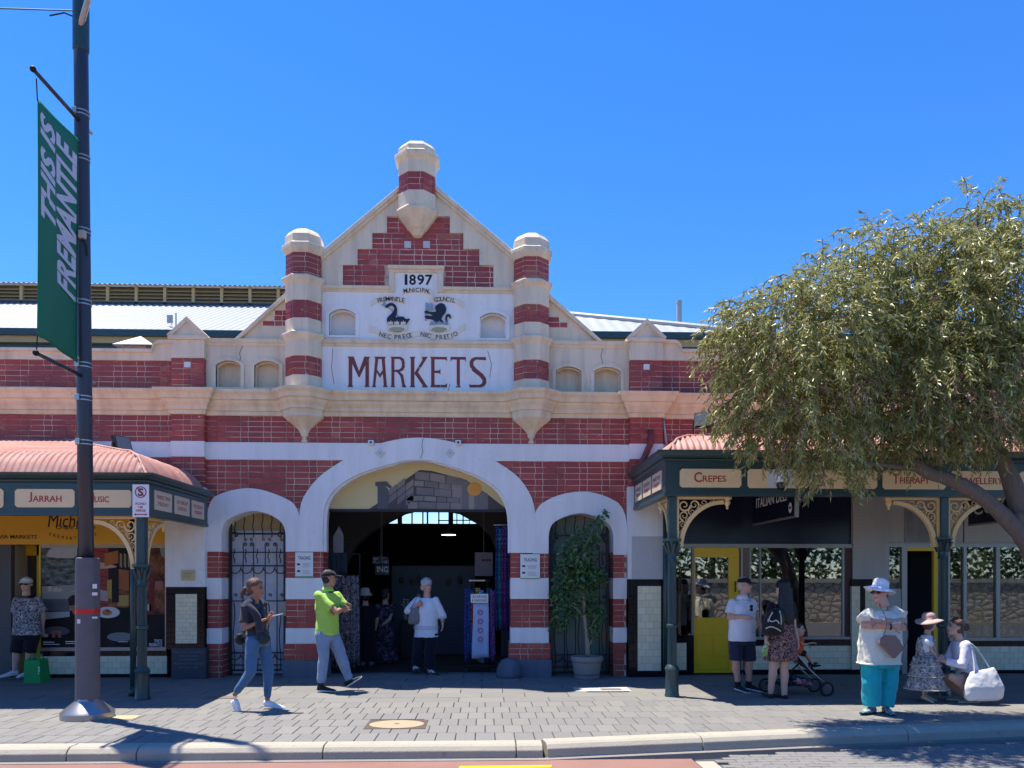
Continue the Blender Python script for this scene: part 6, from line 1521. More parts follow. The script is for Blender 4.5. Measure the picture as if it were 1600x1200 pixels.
class Fig:
    def __init__(s, px, py, label, skin, y=None, cat='person'):
        g = G(px, py); s.y = g.y if y is None else y; s.base = Vector((X(px,s.y), s.y, 0)); s.root = thing('person', s.base, label, cat); s.skin = skin; s.sk = MB(); s.extra = MB(); s.vox = .0105
        s.k = (s.y-CAM.y)/1200.0     # metres per pixel at this distance
    def J(s, px, py, dy=0.0):
        p = P(px, py, s.y); return Vector((p.x, s.y+dy, p.z))
    def head(s, px, py, f, h=.225, pitch=0.0, dy=0.0, eyes=True, lips=(.34,.12,.10), k=1.0):
        c = s.J(px, py, dy); f = Vector((f[0], f[1], 0)).normalized(); f = (f*math.cos(pitch)+Vector((0,0,math.sin(pitch)))).normalized()
        sd = f.cross(Vector((0,0,1))).normalized(); u = sd.cross(f); s.hc, s.hf, s.hs, s.hu = c, f, sd, u; q_ = h/.225*k; s.hk = q_
        L = lambda a, b, d: c + sd*a*q_ + f*b*q_ + u*d*q_; s.L = L
        for cc, rs, rf, ru in ((L(0,-.012,.028),.077,.094,.088), (L(0,.022,-.035),.064,.070,.078), (L(0,.040,-.082),.043,.044,.034)):
            loft(s.sk, [(cc+u*(ru*q_*math.sin(t_)), sd*(rs*q_*math.cos(t_)), f*(rf*q_*math.cos(t_))) for t_ in [math.pi*(-.5+i/10)*.985 for i in range(11)]])
        s.sk.tube([L(0,.084,.012), L(0,.099,-.022), L(0,.090,-.031)], [.008*q_,.0135*q_,.009*q_], 8)
        for e in (-1,1): s.sk.tube([L(e*.074,-.008,.010), L(e*.083,-.016,-.004), L(e*.076,-.006,-.028)], [.012*q_,.014*q_,.009*q_], 8)
        s.sk.tube([L(-.022,.078,-.062), L(.022,.078,-.062)], [.008*q_,.008*q_], 6)
        if eyes:
            for e in (-1,1):
                MB().ball(L(e*.031,.0795,.002), (.0135*q_,.0135*q_,.007*q_), 10, 6).build('eye', EYE, s.root, smooth=True)
                MB().tube([L(e*.016,.090,.021), L(e*.034,.087,.026), L(e*.048,.074,.021)], [.004*q_,.0045*q_,.003*q_], 6).build('eyebrow', s.browm, s.root)
        MB().tube([L(-.024,.079,-.063), L(-.008,.0885,-.060), L(.008,.0885,-.060), L(.024,.079,-.063)], [.003*q_,.0062*q_,.0062*q_,.003*q_], 6).build('lips', skinm('lips_%.2f' % lips[0], lips), s.root, smooth=True)
        return L
    def neck(s, p, r_=.054): s.sk.tube([p-Vector((0,0,.03)), (p+s.hc)/2, s.hc-s.hu*.05*s.hk], [r_*1.15,r_,r_], 12)
    def limb(s, mb, pts, rad, seg=12, ends=True):
        pts = [Vector(p) for p in pts]; P_, R_ = [], []
        for i in range(len(pts)-1):
            for k in range(4):
                t_ = k/4; P_.append(pts[i].lerp(pts[i+1], t_)); R_.append(rad[i]+(rad[i+1]-rad[i])*t_)
        P_.append(pts[-1]); R_.append(rad[-1]); mb.tube(P_, R_, seg)
        for p, r_ in (list(zip(pts, rad)) if ends else list(zip(pts, rad))[:-1]): mb.ball(p, r_*.99, 12, 8)
    def arm(s, sh, el, wr, g=1.0, k=1.0): s.limb(s.sk, [sh, el, wr], [.050*g,.040*g,.027*g]); m_ = el.lerp(wr,.3); s.sk.ball(m_, .043*g, 12, 8)
    def leg(s, hip, kn, an, g=1.0):
        s.limb(s.sk, [hip, kn, an], [.084*g,.056*g,.038*g]); c = kn.lerp(an,.30); back = Vector((-s.hf.x,-s.hf.y,0))*.008; s.limb(s.sk, [kn.lerp(an,.08)+back*.4, c+back, kn.lerp(an,.62)], [.05*g,.059*g,.042*g])
    def hand(s, wr, to, normal, curl=.5, thumb=1, k=1.0):
        """palm and five jointed fingers; to = direction of the fingers, normal = out of the palm"""
        d = Vector(to).normalized(); n = Vector(normal); n = (n-d*n.dot(d)).normalized(); a = d.cross(n)*thumb
        m = s.extra; k = k*1.0
        loft(m, [(wr-d*.015*k, a*.024*k, n*.019*k), (wr+d*.02*k, a*.032*k, n*.019*k), (wr+d*.055*k, a*.041*k, n*.016*k), (wr+d*.088*k, a*.040*k, n*.013*k), (wr+d*.097*k, a*.034*k, n*.008*k)], 12)
        for i, (o_, L_) in enumerate(((.031,.070),(.0105,.080),(-.0105,.075),(-.030,.058))):
            p = wr+d*.085*k+a*o_*k; pts = [p]; dd = d.copy()
            for j, f_ in enumerate((.42,.32,.26)):
                ang = curl*(.35+.45*j)+.04*i; dd = (d*math.cos(ang*1.3)+n*math.sin(ang*1.3)).normalized(); p = p+dd*L_*f_*k; pts.append(p)
            m.tube(pts, [.0098*k,.0095*k,.0088*k,.0065*k], 8)
        p = wr+d*.028*k+a*.028*k; t1 = (a*.75+d*.65+n*.25*curl).normalized(); t2 = (a*.35+d*.85+n*.55*curl).normalized(); m.tube([p-a*.012*k, p+t1*.032*k, p+t1*.032*k+t2*.030*k, p+t1*.032*k+t2*.052*k], [.014*k,.0115*k,.0105*k,.007*k], 8)
    def torso(s, mb, secs, add=0.0, g=1.0):
        """secs = [(centre, half width, half depth, angle of the width axis)]"""
        loft(mb, [(c, Vector((math.cos(a),math.sin(a),0))*(w_*g+add), Vector((-math.sin(a),math.cos(a),0))*(d_*g+add)) for c, w_, d_, a in secs], 22)
    def shoe(s, an, toe, mat, sole=None, h=.085, wd=.045, name='shoe'):
        """an = ankle, toe = tip of the shoe"""
        fl = Vector((toe.x-an.x, toe.y-an.y, 0)); fl = fl.normalized() if fl.length > .03 else Vector((s.hf.x,s.hf.y,0)); L_ = .27*s.shoe_k
        heel = an - fl*.05*s.shoe_k - Vector((0,0,min(.085*s.shoe_k, max(0,an.z)))); dirv = (Vector((toe.x,toe.y,max(toe.z,.004)))-heel).normalized(); toe = heel+dirv*L_
        down = Vector((0,0,-1)); side = dirv.cross(down)
        if side.length < .2: side = Vector((0,1,0))
        side.normalize(); nrm = side.cross(dirv).normalized()
        if nrm.z < 0: nrm = -nrm
        base = toe - dirv*L_      # heel end on the sole line
        secs = [(0,.60,.9),(.06,.80,1.02),(.25,.88,1.0),(.45,.90,.78),(.65,1.02,.60),(.85,.92,.46),(.97,.55,.32),(1,.25,.18)]
        m = MB(); loft(m, [(base+dirv*(L_*u)+nrm*(h*hh*.5), side*(wd*w_), nrm*(h*hh*.5)) for u, w_, hh in secs], 14); o = m.build(name, mat, s.root, smooth=True)
        if sole is not None:
            m = MB(); loft(m, [(base+dirv*(L_*u)+nrm*.008, side*(wd*w_*1.07), nrm*.014) for u, w_, hh in secs], 14); m.build('sole', sole, o, smooth=True)
        return o
    def done(s, wr=0.0, vox=None):
        m = fuse(s.sk, vox or s.vox, 3)
        if s.extra.v: m.add(s.extra.v, s.extra.f)
        m.build('body', s.skin, s.root, smooth=True, recalc=False, origin=s.base)
    def wear(s, name, mb, mat, wr=.006, vox=.013, it=3, freq=9.0, raw=False, mats=None):
        m = mb if raw else fuse(mb, vox, it, wr, freq); return m.build(name, mat, s.root, smooth=True, recalc=raw)
EYE = NT('eye_dark').color((.02,.015,.012)).set(.2,.5).m
def chain(*pts): return [Vector(p) for p in pts]
def std(fig, hd, f, nks, sh, el, wrs, hip, kn, an, toe, **o):
    """dress and build a figure; sh/el/wr/hip/kn/an/toe are pairs of (px, py, dy)"""
    J = fig.J; g = o.get('g',1.0); fig.browm = o.get('brow', hairm('hair_dark', (.03,.02,.015))); fig.shoe_k = o.get('shoe_k',1.0); hk = o.get('hk',1.0)
    fig.head(hd[0], hd[1], f, o.get('hh',.225), o.get('pitch',0), hd[2] if len(hd) > 2 else 0, o.get('eyes',True), o.get('lips',(.34,.12,.10)))
    nkp = J(*nks); fig.neck(nkp, .054*hk*o.get('nk',1.0))
    S2 = [J(*a) for a in sh]; E2 = [J(*a) for a in el]; W2 = [J(*a) for a in wrs]; H2 = [J(*a) for a in hip]; K2 = [J(*a) for a in kn]; A2 = [J(*a) for a in an]; T2 = [J(*a) for a in toe]
    ag = o.get('ag', g)*hk; lg = o.get('lg', g)*hk
    for i in (0,1): fig.arm(S2[i], E2[i], W2[i], ag); fig.leg(H2[i], K2[i], A2[i], lg)
    mid_s = (S2[0]+S2[1])/2; mid_h = (H2[0]+H2[1])/2; dv = S2[1]-S2[0]; ang = math.atan2(dv.y, dv.x); dvh = H2[1]-H2[0]; angh = math.atan2(dvh.y, dvh.x)
    tor = o.get('torso', [(.165,.115),(.140,.105),(.158,.118),(.165,.105),(.085,.06)])
    def sect(t_): return mid_h.lerp(mid_s, t_) + Vector(o.get('belly',(0,0)) + (0,))*max(0, math.sin(math.pi*min(1,t_*1.1)))
    secs = [(sect(-.08), tor[0][0], tor[0][1], angh), (sect(.32), tor[1][0], tor[1][1], (ang+angh)/2 if abs(ang-angh) < 1 else ang), (sect(.68), tor[2][0], tor[2][1], ang), (sect(.93), tor[3][0], tor[3][1], ang), (sect(1.07), tor[4][0], tor[4][1], ang)]
    fig.secs = secs; fig.torso(fig.sk, secs, 0, hk)
    # top
    ease = o.get('ease',.016); m = MB(); hem = o.get('hem',-.12); flare = o.get('flare',.008)
    ts = [(sect(hem), tor[0][0]+flare, tor[0][1]+flare, angh)] + secs[0:1] + secs[1:4] + [(sect(1.0), (tor[3][0]*.5+tor[4][0]*.5), (tor[3][1]+tor[4][1])/2, ang), (sect(1.07), tor[4][0]*.9, tor[4][1], ang)]
    if hem > -.08: ts = [ts[0]] + secs[1:4] + ts[-2:]
    fig.torso(m, ts, ease, hk)
    sl = o.get('sleeve',.6); sr = o.get('sr',.064)*hk
    for i in (0,1):
        s0 = S2[i] + (mid_s-S2[i])*.04
        if sl <= 1: fig.limb(m, [s0, S2[i].lerp(E2[i], sl*.5), S2[i].lerp(E2[i], sl)], [max(.058*hk*ag/hk, min(sr,.064*hk*g)), sr*.92, sr*o.get('cuff',.98)], ends=False)
        else: fig.limb(m, [s0, S2[i].lerp(E2[i], .5), E2[i], E2[i].lerp(W2[i], sl-1)], [max(.058*ag, min(sr,.064*hk*g)), sr*.86, sr*.86, sr*o.get('cuff',.72)], ends=False)
    fig.top = fig.wear(o.get('top_name','shirt'), m, o['top'], o.get('wr',.008), .012)
    # bottom
    bt = o.get('bottom'); br = o.get('br',1.0)*hk
    if bt in ('trousers','shorts'):
        m = MB(); fig.torso(m, [(sect(-.16), tor[0][0]*.92, tor[0][1]*.95, angh), (sect(-.04), tor[0][0], tor[0][1], angh), (sect(o.get('waist',.18)), tor[1][0]+.008, tor[1][1]+.006, angh)], .008, hk)
        for i in (0,1):
            if bt == 'trousers': fig.limb(m, [H2[i], K2[i], K2[i].lerp(A2[i], o.get('leglen',.95))], [.100*br*o.get('thigh',1), .072*br*o.get('knee',1), .058*br*o.get('hemr',1)], ends=False)
            else: fig.limb(m, [H2[i], H2[i].lerp(K2[i], o.get('leglen',.95))], [.106*br, .092*br], ends=False)
        fig.wear('shorts' if bt == 'shorts' else 'trousers', m, o['bot'], o.get('wrb',.009), .012, freq=8)
    if 'shoe' in o:
        for i in (0,1): fig.shoe(A2[i], T2[i], o['shoe'], o.get('sole'), o.get('shoe_h',.085)*hk, .045*hk)
    hd_ = o.get('hands')
    if hd_:
        for i in (0,1):
            if hd_[i]: fig.hand(W2[i], Vector(hd_[i][0]) if hd_[i][0] else (W2[i]-E2[i]), Vector(hd_[i][1]), hd_[i][2], hd_[i][3], hk)
    fig.S2, fig.E2, fig.W2, fig.H2, fig.K2, fig.A2 = S2, E2, W2, H2, K2, A2
    return fig
def hair_cap(fig, mat, back=.0, low=-.02, puff=1.0, extra=None, wr=.006):
    L = fig.L; m = MB(); q_ = fig.hk
    def lump(c, rs, rf, ru): loft(m, [(c+fig.hu*(ru*q_*math.sin(t_)), fig.hs*(rs*q_*math.cos(t_)), fig.hf*(rf*q_*math.cos(t_))) for t_ in [math.pi*(-.5+i/10)*.985 for i in range(11)]])
    lump(L(0,-.022,.050), .087*puff, .096*puff, .080*puff); lump(L(0,-.048,low), .080*puff, .064*puff, .075*puff)
    if extra: extra(m, lump)
    return fig.wear('hair', m, mat, wr, .010, 2, 22)
def sunglasses(fig):
    L = fig.L
    for e in (-1,1): MB().tube([L(e*.012,.097,.004), L(e*.034,.094,.004), L(e*.056,.080,.004)], [.014,.0175,.014], 8).build('sunglasses', GLOSSB, fig.root, smooth=True); MB().tube([L(e*.056,.080,.006), L(e*.078,.0,.010)], .0035, 6).build('sunglasses_arm', GLOSSB, fig.root)
GLOSSB = NT('gloss_black').color((.01,.008,.008)).set(.12,.6).m
def cap(fig, mat, tilt=0.0):
    L = fig.L; hu, hf, hs, q_ = fig.hu, fig.hf, fig.hs, fig.hk
    m = MB(); c = L(0,-.012,.036)
    loft(m, [(c+hu*(.082*q_*math.sin(t_)), hs*(.089*q_*math.cos(t_)), hf*(.104*q_*math.cos(t_))) for t_ in [math.pi/2*i/8*.99 for i in range(9)]], 22); o = m.build('cap', mat, fig.root, smooth=True)
    m = MB(); pts = []
    for i in range(13):
        a = -1.25+2.5*i/12; pts.append((math.sin(a), math.cos(a)))
    v_ = [L(.088*s_, -.012+.102*c_, .040) for s_, c_ in pts] + [L(.080*s_, .03+.150*max(0,c_)**.8, .026-.012*abs(s_)) for s_, c_ in pts]
    v2 = [p+hu*.006 for p in v_]; n = 13
    f_ = [(i,i+1,n+i+1,n+i) for i in range(n-1)] + [(2*n+n+i,2*n+n+i+1,2*n+i+1,2*n+i) for i in range(n-1)] + [(n+i,n+i+1,3*n+i+1,3*n+i) for i in range(n-1)]
    m.add(v_+v2, f_).build('cap_peak', mat, o, smooth=True); MB().ball(c+hu*.082*q_, .007, 8, 6).build('cap_button', mat, o); return o
def brim_hat(fig, mat, brim=.09, crown=.10, droop=.05, cr=1.0, wave=.0, tilt=(0,0,0), name='hat', up=0.0):
    L = fig.L; q_ = fig.hk; hu = (fig.hu + Vector(tilt)).normalized(); hs = fig.hf.cross(hu).normalized(); hf = hu.cross(hs)
    c = L(0,-.018,.060); secs = [(.10+brim, -droop),(.10+brim*.66,-droop*.55),(.10+brim*.3,-droop*.15),(.098,.006),(.096,crown*.45),(.088,crown*.8),(.06,crown*1.02),(.02,crown*1.07)]
    vs = []; fs = []; n = 28
    for j, (r_, z) in enumerate(secs):
        for k in range(n):
            a = 2*math.pi*k/n; rr = r_*cr*q_; zz = z+(wave*math.sin(2*a+.6)+up*max(0,math.cos(a-2.6)))*(1-j/2.5 if j < 3 else 0)
            vs.append(c+hs*rr*.93*math.cos(a)+hf*rr*1.06*math.sin(a)+hu*zz*q_)
    for j in range(len(secs)-1):
        for k in range(n): fs.append((j*n+k,j*n+(k+1)%n,(j+1)*n+(k+1)%n,(j+1)*n+k))
    fs.append(tuple(range((len(secs)-1)*n, len(secs)*n)))
    o = MB().add(vs, fs).build(name, mat, fig.root, smooth=True); sm = o.modifiers.new('solid','SOLIDIFY'); sm.thickness = .004; return o
def bag_solid(name, label, cat, secs, mat, seg=20, wr=.004):
    """soft bag lofted from rounded sections; secs = [(centre, half axis a, half axis b)]"""
    m = MB(); loft(m, secs, seg); T_ = thing(name, Vector(secs[0][0]), label, cat); fuse(m, .012, 3, wr, 10).build('bag_body', mat, T_, smooth=True, recalc=False); return T_
def strap(T_, pts, r_, mat, flat=.35): 
    sp = smooth3(pts); MB().tube(sp, r_, 8, sq=flat).build('strap', mat, T_, smooth=True)
def smooth3(pts, it=2):
    pts = [Vector(p) for p in pts]
    for _ in range(it):
        o = [pts[0]]
        for a, b in zip(pts[:-1], pts[1:]): o += [a.lerp(b,.25), a.lerp(b,.75)]
        o.append(pts[-1]); pts = o
    return pts
HB = hairm('hair_dark', (.03,.02,.015)); HBR = hairm('hair_brown', (.10,.045,.03)); HGR = hairm('hair_grey', (.50,.48,.46)); HBK = hairm('hair_black', (.008,.008,.012)); HAU = hairm('hair_chestnut', (.12,.06,.045))
SK1 = skinm('skin_brown', (.34,.165,.10)); SK2 = skinm('skin_tan', (.42,.22,.145)); SK3 = skinm('skin_fair', (.60,.37,.28)); SK4 = skinm('skin_rosy', (.62,.34,.26))
WS = cloth('shoe_white', (.78,.78,.80), .5); BS = cloth('shoe_black', (.012,.012,.014), .5); WSO = plain('sole_white', (.75,.75,.74), .5)
# ---- woman in jeans walking with phone
F = Fig(398, 1109, 'woman in blue jeans and dark tee with a jumper over her shoulders, holding a phone', SK1)
std(F, (400,919), (1,-.22), (397,939), ((389,948,-.15),(406,946,.13)), ((388,980,-.20),(409,979,.12)), ((412,970,-.15),(420,968,.0)), ((398,1000,-.085),(409,1000,.085)), ((395,1049,-.09),(416,1050,.08)), ((371,1083,-.09),(415,1094,.08)), ((372,1107,-.09),(431,1108,.08)),
    g=.88, torso=[(.150,.112),(.118,.090),(.138,.100),(.150,.085),(.075,.055)], top=cloth('tee_charcoal', (.035,.038,.048)), sleeve=.75, sr=.060, hem=.16, bottom='trousers', bot=cloth('denim_blue', (.055,.135,.26), .85, .3, 10), br=.92, knee=1.06, hemr=.86, leglen=.92, waist=.22, shoe=WS, sole=WSO, hk=.96, brow=HB, lips=(.30,.09,.08),
    hands=((None,(0,.2,1),.45,-1),(None,(0,-.2,1),.5,1)))
hair_cap(F, HBR, extra=lambda m, lump: m.tube([F.L(0,-.10,.01), F.L(0,-.15,-.01), F.L(.01,-.175,-.07), F.L(.015,-.185,-.13)], [.026,.034,.030,.010], 10))
m = MB(); m.tube(smooth3([F.J(388,951,-.19), F.J(392,942,-.13), F.J(396,940,0), F.J(402,941,.1), F.J(408,947,.16)]), [.05]*17, 12)
m.tube(smooth3([F.J(390,945,-.15), F.J(400,950,-.17), F.J(409,962,-.17), F.J(411,985,-.15)]), [.045]*11+[.05,.05], 10); m.tube(smooth3([F.J(404,944,.08), F.J(411,955,-.08), F.J(412,975,-.12), F.J(410,992,-.13)]), .04, 10)
F.wear('jumper', m, cloth('jumper_navy', (.028,.032,.05)), .010, .011, freq=14); F.done()
ph = F.J(434,961,-.06); o = MB().box(ph.x-.075,ph.x+.075,ph.y-.036,ph.y+.036,ph.z-.004,ph.z+.006).build('phone', plain('phone_white', (.7,.7,.72), .2), None, bevel=.003); tag(o, 'pale mobile phone held out by the woman in jeans', 'phone'); o.rotation_euler = (0,-.22,.1)
B_ = bag_solid('waist_bag', 'dark green crossbody bag at the hip of the woman in jeans', 'bag', [(F.J(414,986,-.13),(.035,0,0),(0,.02,0)),(F.J(418,991,-.13),(.06,0,.0),(0,.035,0)),(F.J(419,998,-.13),(.072,0,.0),(0,.04,0)),(F.J(416,1005,-.13),(.045,0,0),(0,.03,0))], cloth('bag_olive', (.02,.03,.028), .4))
strap(B_, [F.J(414,987,-.13), F.J(406,965,-.19), F.J(396,945,-.17)], .010, BS); strap(B_, [F.J(416,1000,-.13), F.J(398,994,-.16), F.J(385,990,-.10), F.J(378,997,-.03)], .010, BS)
B_ = bag_solid('sling_bag', 'small black bag hanging behind the woman in jeans', 'bag', [(F.J(374,990,.0),(.04,0,0),(0,.03,0)),(F.J(374,997,.0),(.065,0,0),(0,.04,0)),(F.J(375,1003,.0),(.06,0,0),(0,.04,0)),(F.J(376,1008,.0),(.03,0,0),(0,.02,0))], BS)
strap(B_, [F.J(378,992,.0), F.J(386,984,-.06), F.J(392,980,-.10)], .008, BS)
# ---- man in lime polo
F = Fig(517, 1080, 'man in lime green polo and light jeans striding with folded arms', SK2)
std(F, (515,903), (.9,.42), (513,917), ((500,930,-.14),(524,931,.14)), ((531,955,-.22),(541,952,.10)), ((538,950,.0),(527,953,-.10)), ((505,990,-.07),(517,990,.08)), ((508,1025,-.08),(533,1031,.08)), ((503,1069,-.08),(545,1066,.08)), ((524,1080,-.08),(563,1060,.08)),
    g=1.02, torso=[(.160,.125),(.155,.122),(.170,.125),(.175,.11),(.09,.065)], top=cloth('polo_lime', (.36,.60,.10), .8, .08), sleeve=.75, sr=.067, hem=-.02, wr=.013, bottom='trousers', bot=cloth('denim_pale', (.20,.28,.42), .85, .3, 9), br=1.05, knee=1.08, hemr=.92, leglen=.93, shoe=BS, sole=WSO, brow=HBK,
    hands=((None,(0,-1,0),.6,1),(None,(0,-1,0),.6,-1)))
hair_cap(F, HBK, puff=.92); cap(F, cloth('cap_black', (.012,.012,.015)))
m = MB()
for i, t_ in ((0,.95),(1,.95)): m.tube([F.K2[i].lerp(F.A2[i],.88), F.K2[i].lerp(F.A2[i],1.08)], [.046,.046], 12); F.wear('sock', m, BS, 0, raw=True); m = MB()
fwd = Vector((.9,.42,0)).normalized()
m = MB(); c = F.J(512,920.5); loft(m, [(c-Vector((0,0,.03)), (.092,0,0), (0,.10,0)), (c+Vector((0,0,.005)), (.078,0,0), (0,.078,0)), (c+Vector((0,0,.035)), (.066,0,0), (0,.064,0))], 20); F.wear('collar', m, MATS['polo_lime'], 0, raw=True); F.done()
# ---- grey haired woman in white blouse
F = Fig(662, 1053, 'grey haired woman in white blouse and navy trousers stepping out of the arch', SK4)
std(F, (667,915), (.62,-.8), (667,931), ((652,938,.02),(681,938,-.03)), ((638,954,-.05),(691,962,.0)), ((653,945,-.14),(692,972,-.06)), ((657,990,.02),(675,990,-.02)), ((653,1018,.0),(672,1018,-.06)), ((648,1040,.05),(671,1046,-.08)), ((651,1048,-.02),(680,1053,-.14)),
    g=1.0, torso=[(.185,.145),(.170,.140),(.178,.140),(.165,.11),(.085,.06)], top=cloth('blouse_white', (.72,.73,.80), .8, .05), top_name='blouse', sleeve=1.35, sr=.080, cuff=1.0, hem=-.10, flare=.03, ease=.024, wr=.011, bottom='trousers', bot=cloth('trouser_navy', (.010,.011,.022)), br=1.15, knee=1.15, hemr=1.2, shoe=cloth('sandal_dark', (.03,.025,.025), .5), shoe_h=.06, brow=HGR, hk=1.0,
    hands=((None,(0,-1,.3),.9,1),((0,-.05,-1),(-1,0,0),.35,1)))
hair_cap(F, HGR, puff=1.07, wr=.012)
m = MB(); c = F.J(666,984); MB_ = MB()
for k in range(2): F.torso(m, [(c+Vector((0,0,.02+k*.035)), .212-.002*k, .172, 0),(c+Vector((0,0,.032+k*.035)), .212-.002*k, .172, 0)], .008)
F.wear('hem_band', m, cloth('hem_grey', (.46,.48,.58), .8), 0, raw=True)
for a, tt in ((F.A2[0],(651,1048,-.02)),(F.A2[1],(680,1053,-.14))):
    p = F.J(*tt); d = (p-a).normalized()
    for k in (.45,.75): c = a.lerp(p,k); MB().tube([c+Vector((-.05,0,-.01)), c+Vector((0,-.02,.035)), c+Vector((.05,0,-.01))], .014, 8).build('sandal_strap', WS, F.root, smooth=True)
MB().tube([F.W2[1]+Vector((-.036,0,.02)), F.W2[1]+Vector((0,-.036,.02)), F.W2[1]+Vector((.036,0,.02))], .010, 8).build('watch', STEEL, F.root)
F.done()
B_ = bag_solid('shoulder_bag', 'soft grey shoulder bag carried by the grey haired woman', 'bag', [(F.J(648,975,-.10),(.085,0,0),(0,.05,0)),(F.J(648,970,-.11),(.105,0,0),(0,.065,0)),(F.J(649,958,-.11),(.095,0,0),(0,.06,0)),(F.J(650,948,-.10),(.075,0,0),(0,.035,0))], cloth('bag_grey', (.19,.18,.19), .6))
strap(B_, [F.J(643,951,-.12), F.J(651,936,-.13), F.J(654,927,-.03), F.J(657,935,.06), F.J(656,950,-.02)], .016, MATS['bag_grey'])
# ---- man by the crepe shop door
F = Fig(36, 1057, 'man in white cap and patterned grey shirt standing by the crepe shop door', SK3, y=-.16)
std(F, (41,913), (.12,-1), (41,928), ((25,938,.02),(58,938,.02)), ((19,960,.08),(63,960,.08)), ((25,983,.15),(58,983,.15)), ((31,990,.02),(51,990,.02)), ((26,1021,-.02),(44,1021,.02)), ((23,1046,.0),(42,1047,.05)), ((14,1056,-.16),(37,1057,-.14)),
    g=1.0, torso=[(.170,.13),(.175,.145),(.175,.135),(.175,.11),(.09,.065)], top=print_cloth('hawaiian_grey', (.30,.29,.31), ((.035,.037,.055),(.50,.48,.50)), 20, 2.5), sleeve=.85, sr=.082, hem=-.04, flare=.03, ease=.024, bottom='shorts', bot=cloth('shorts_black', (.012,.013,.018)), br=1.05, shoe=WS, sole=WSO, brow=HGR,
    hands=(((.3,.2,-1),(0,1,0),.4,1),((-.3,.2,-1),(0,1,0),.4,-1)))
cap(F, cloth('cap_white', (.74,.72,.72), .7)); sunglasses(F); F.done()
p0 = P(58,1063,-.42); GB = thing('shopping_bag', (p0.x,-.42,0), 'bright green shopping bag on the ground beside the capped man', 'bag')
w_, h_ = .155, .36; m = MB(); v_ = [(-w_,-.09,0),(w_*.75,-.12,0),(w_,.10,0),(-w_*.8,.10,0),(-w_*1.0,-.07,h_),(w_*.62,-.10,h_*.98),(w_*.8,.07,h_*1.02),(-w_*.8,.08,h_)]
GRB = cloth('bag_green', (.01,.30,.075), .55); o = m.add([(p0.x+a, -.42+b, c) for a, b, c in v_], [(0,1,5,4),(1,2,6,5),(2,3,7,6),(3,0,4,7),(3,2,1,0)]).build('bag_body', GRB, GB); sm = o.modifiers.new('solid','SOLIDIFY'); sm.thickness = .004
for yy in (-.075,.07): MB().tube(smooth3([(p0.x-.09,-.42+yy,h_-.02),(p0.x-.06,-.42+yy,h_+.06),(p0.x+.03,-.42+yy,h_+.07),(p0.x+.07,-.42+yy,h_-.02)]), .010, 8).build('handle', GRB, GB, smooth=True)
m = MB(); 
for k in range(3): MB().box(p0.x+.078+.0,p0.x+.10,-.42-.1095+.012*0,-.42-.106,.13+k*.045,.16+k*.045).build('print_mark', WHITET, GB)
# ---- man in white polo
F = Fig(1163, 1080, 'man in white polo, navy cap and navy shorts facing the dark haired woman', SK4)
std(F, (1164,914), (.8,-.55), (1161,931), ((1143,942,-.02),(1177,941,.06)), ((1137,964,-.06),(1183,958,.12)), ((1160,962,-.20),(1188,975,.02)), ((1150,998,.0),(1170,998,.04)), ((1149,1034,-.02),(1172,1035,.04)), ((1153,1068,.0),(1172,1068,.05)), ((1160,1081,-.12),(1184,1081,-.05)),
    g=1.0, torso=[(.165,.13),(.172,.140),(.180,.135),(.180,.115),(.09,.065)], top=cloth('polo_white', (.74,.74,.80), .8, .04), sleeve=.72, sr=.076, hem=-.06, flare=.018, ease=.02, bottom='shorts', bot=cloth('shorts_navy', (.022,.032,.062)), br=1.02, shoe=BS, sole=WSO, brow=HGR,
    hands=(((1,-.1,-.35),(0,0,-1),.45,1),((.2,-.2,-1),(-1,0,0),.5,1)))
m = MB()
for i in (0,1): m = MB(); m.tube([F.K2[i].lerp(F.A2[i],.9), F.K2[i].lerp(F.A2[i],1.06)], [.047,.047], 12); F.wear('sock', m, BS, 0, raw=True)
hair_cap(F, HGR, puff=.90); cap(F, cloth('cap_navy', (.012,.014,.028)))
m = MB(); c = F.J(1160,933,0); loft(m, [(c-Vector((0,0,.035)), (.105,0,0), (0,.092,0)), (c+Vector((0,0,.005)), (.08,0,0), (0,.078,0)), (c+Vector((0,0,.03)), (.068,0,0), (0,.066,0))], 20); F.wear('collar', m, MATS['polo_white'], 0, raw=True)
for z_ in (0,.045): p = F.J(1168,947,-.155)-Vector((0,0,z_)); MB().box(p.x-.022,p.x+.022,p.y-.01,p.y+.004,p.z-.02,p.z+.02).build('hung_sunglasses', GLOSSB, F.root, bevel=.006)
F.done()
# ---- dark haired woman with backpack
F = Fig(1219, 1091, 'woman with long black hair, black backpack and floral skirt seen from behind', SK3)
std(F, (1222,920), (-.35,.93), (1222,938), ((1205,947,.0),(1237,948,.0)), ((1199,972,-.05),(1241,978,.02)), ((1193,996,-.10),(1245,1000,-.03)), ((1211,1000,.0),(1230,1000,.0)), ((1208,1042,.0),(1225,1043,.0)), ((1205,1082,.02),(1224,1085,-.03)), ((1202,1089,.14),(1222,1091,.12)),
    g=.98, lg=1.06, torso=[(.175,.135),(.150,.12),(.160,.12),(.160,.10),(.08,.06)], eyes=False, top=cloth('tee_black', (.012,.012,.016)), sleeve=.62, sr=.070, hem=.12, bottom=None, shoe=BS, shoe_h=.055, brow=HBK, hk=.98,
    hands=(((-.1,0,-1),(1,0,0),.7,1),((.05,0,-1),(-1,0,0),.35,1)))
m = MB(); sk = lambda px, py, w_, d_: (F.J(px,py), (w_,0,0), (0,d_,0))
loft(m, [sk(1219,1032,.225,.18), sk(1219,1020,.222,.178), sk(1220,1005,.212,.17), sk(1221,990,.195,.155), sk(1221,975,.165,.135), sk(1221,970,.155,.125)], 26)
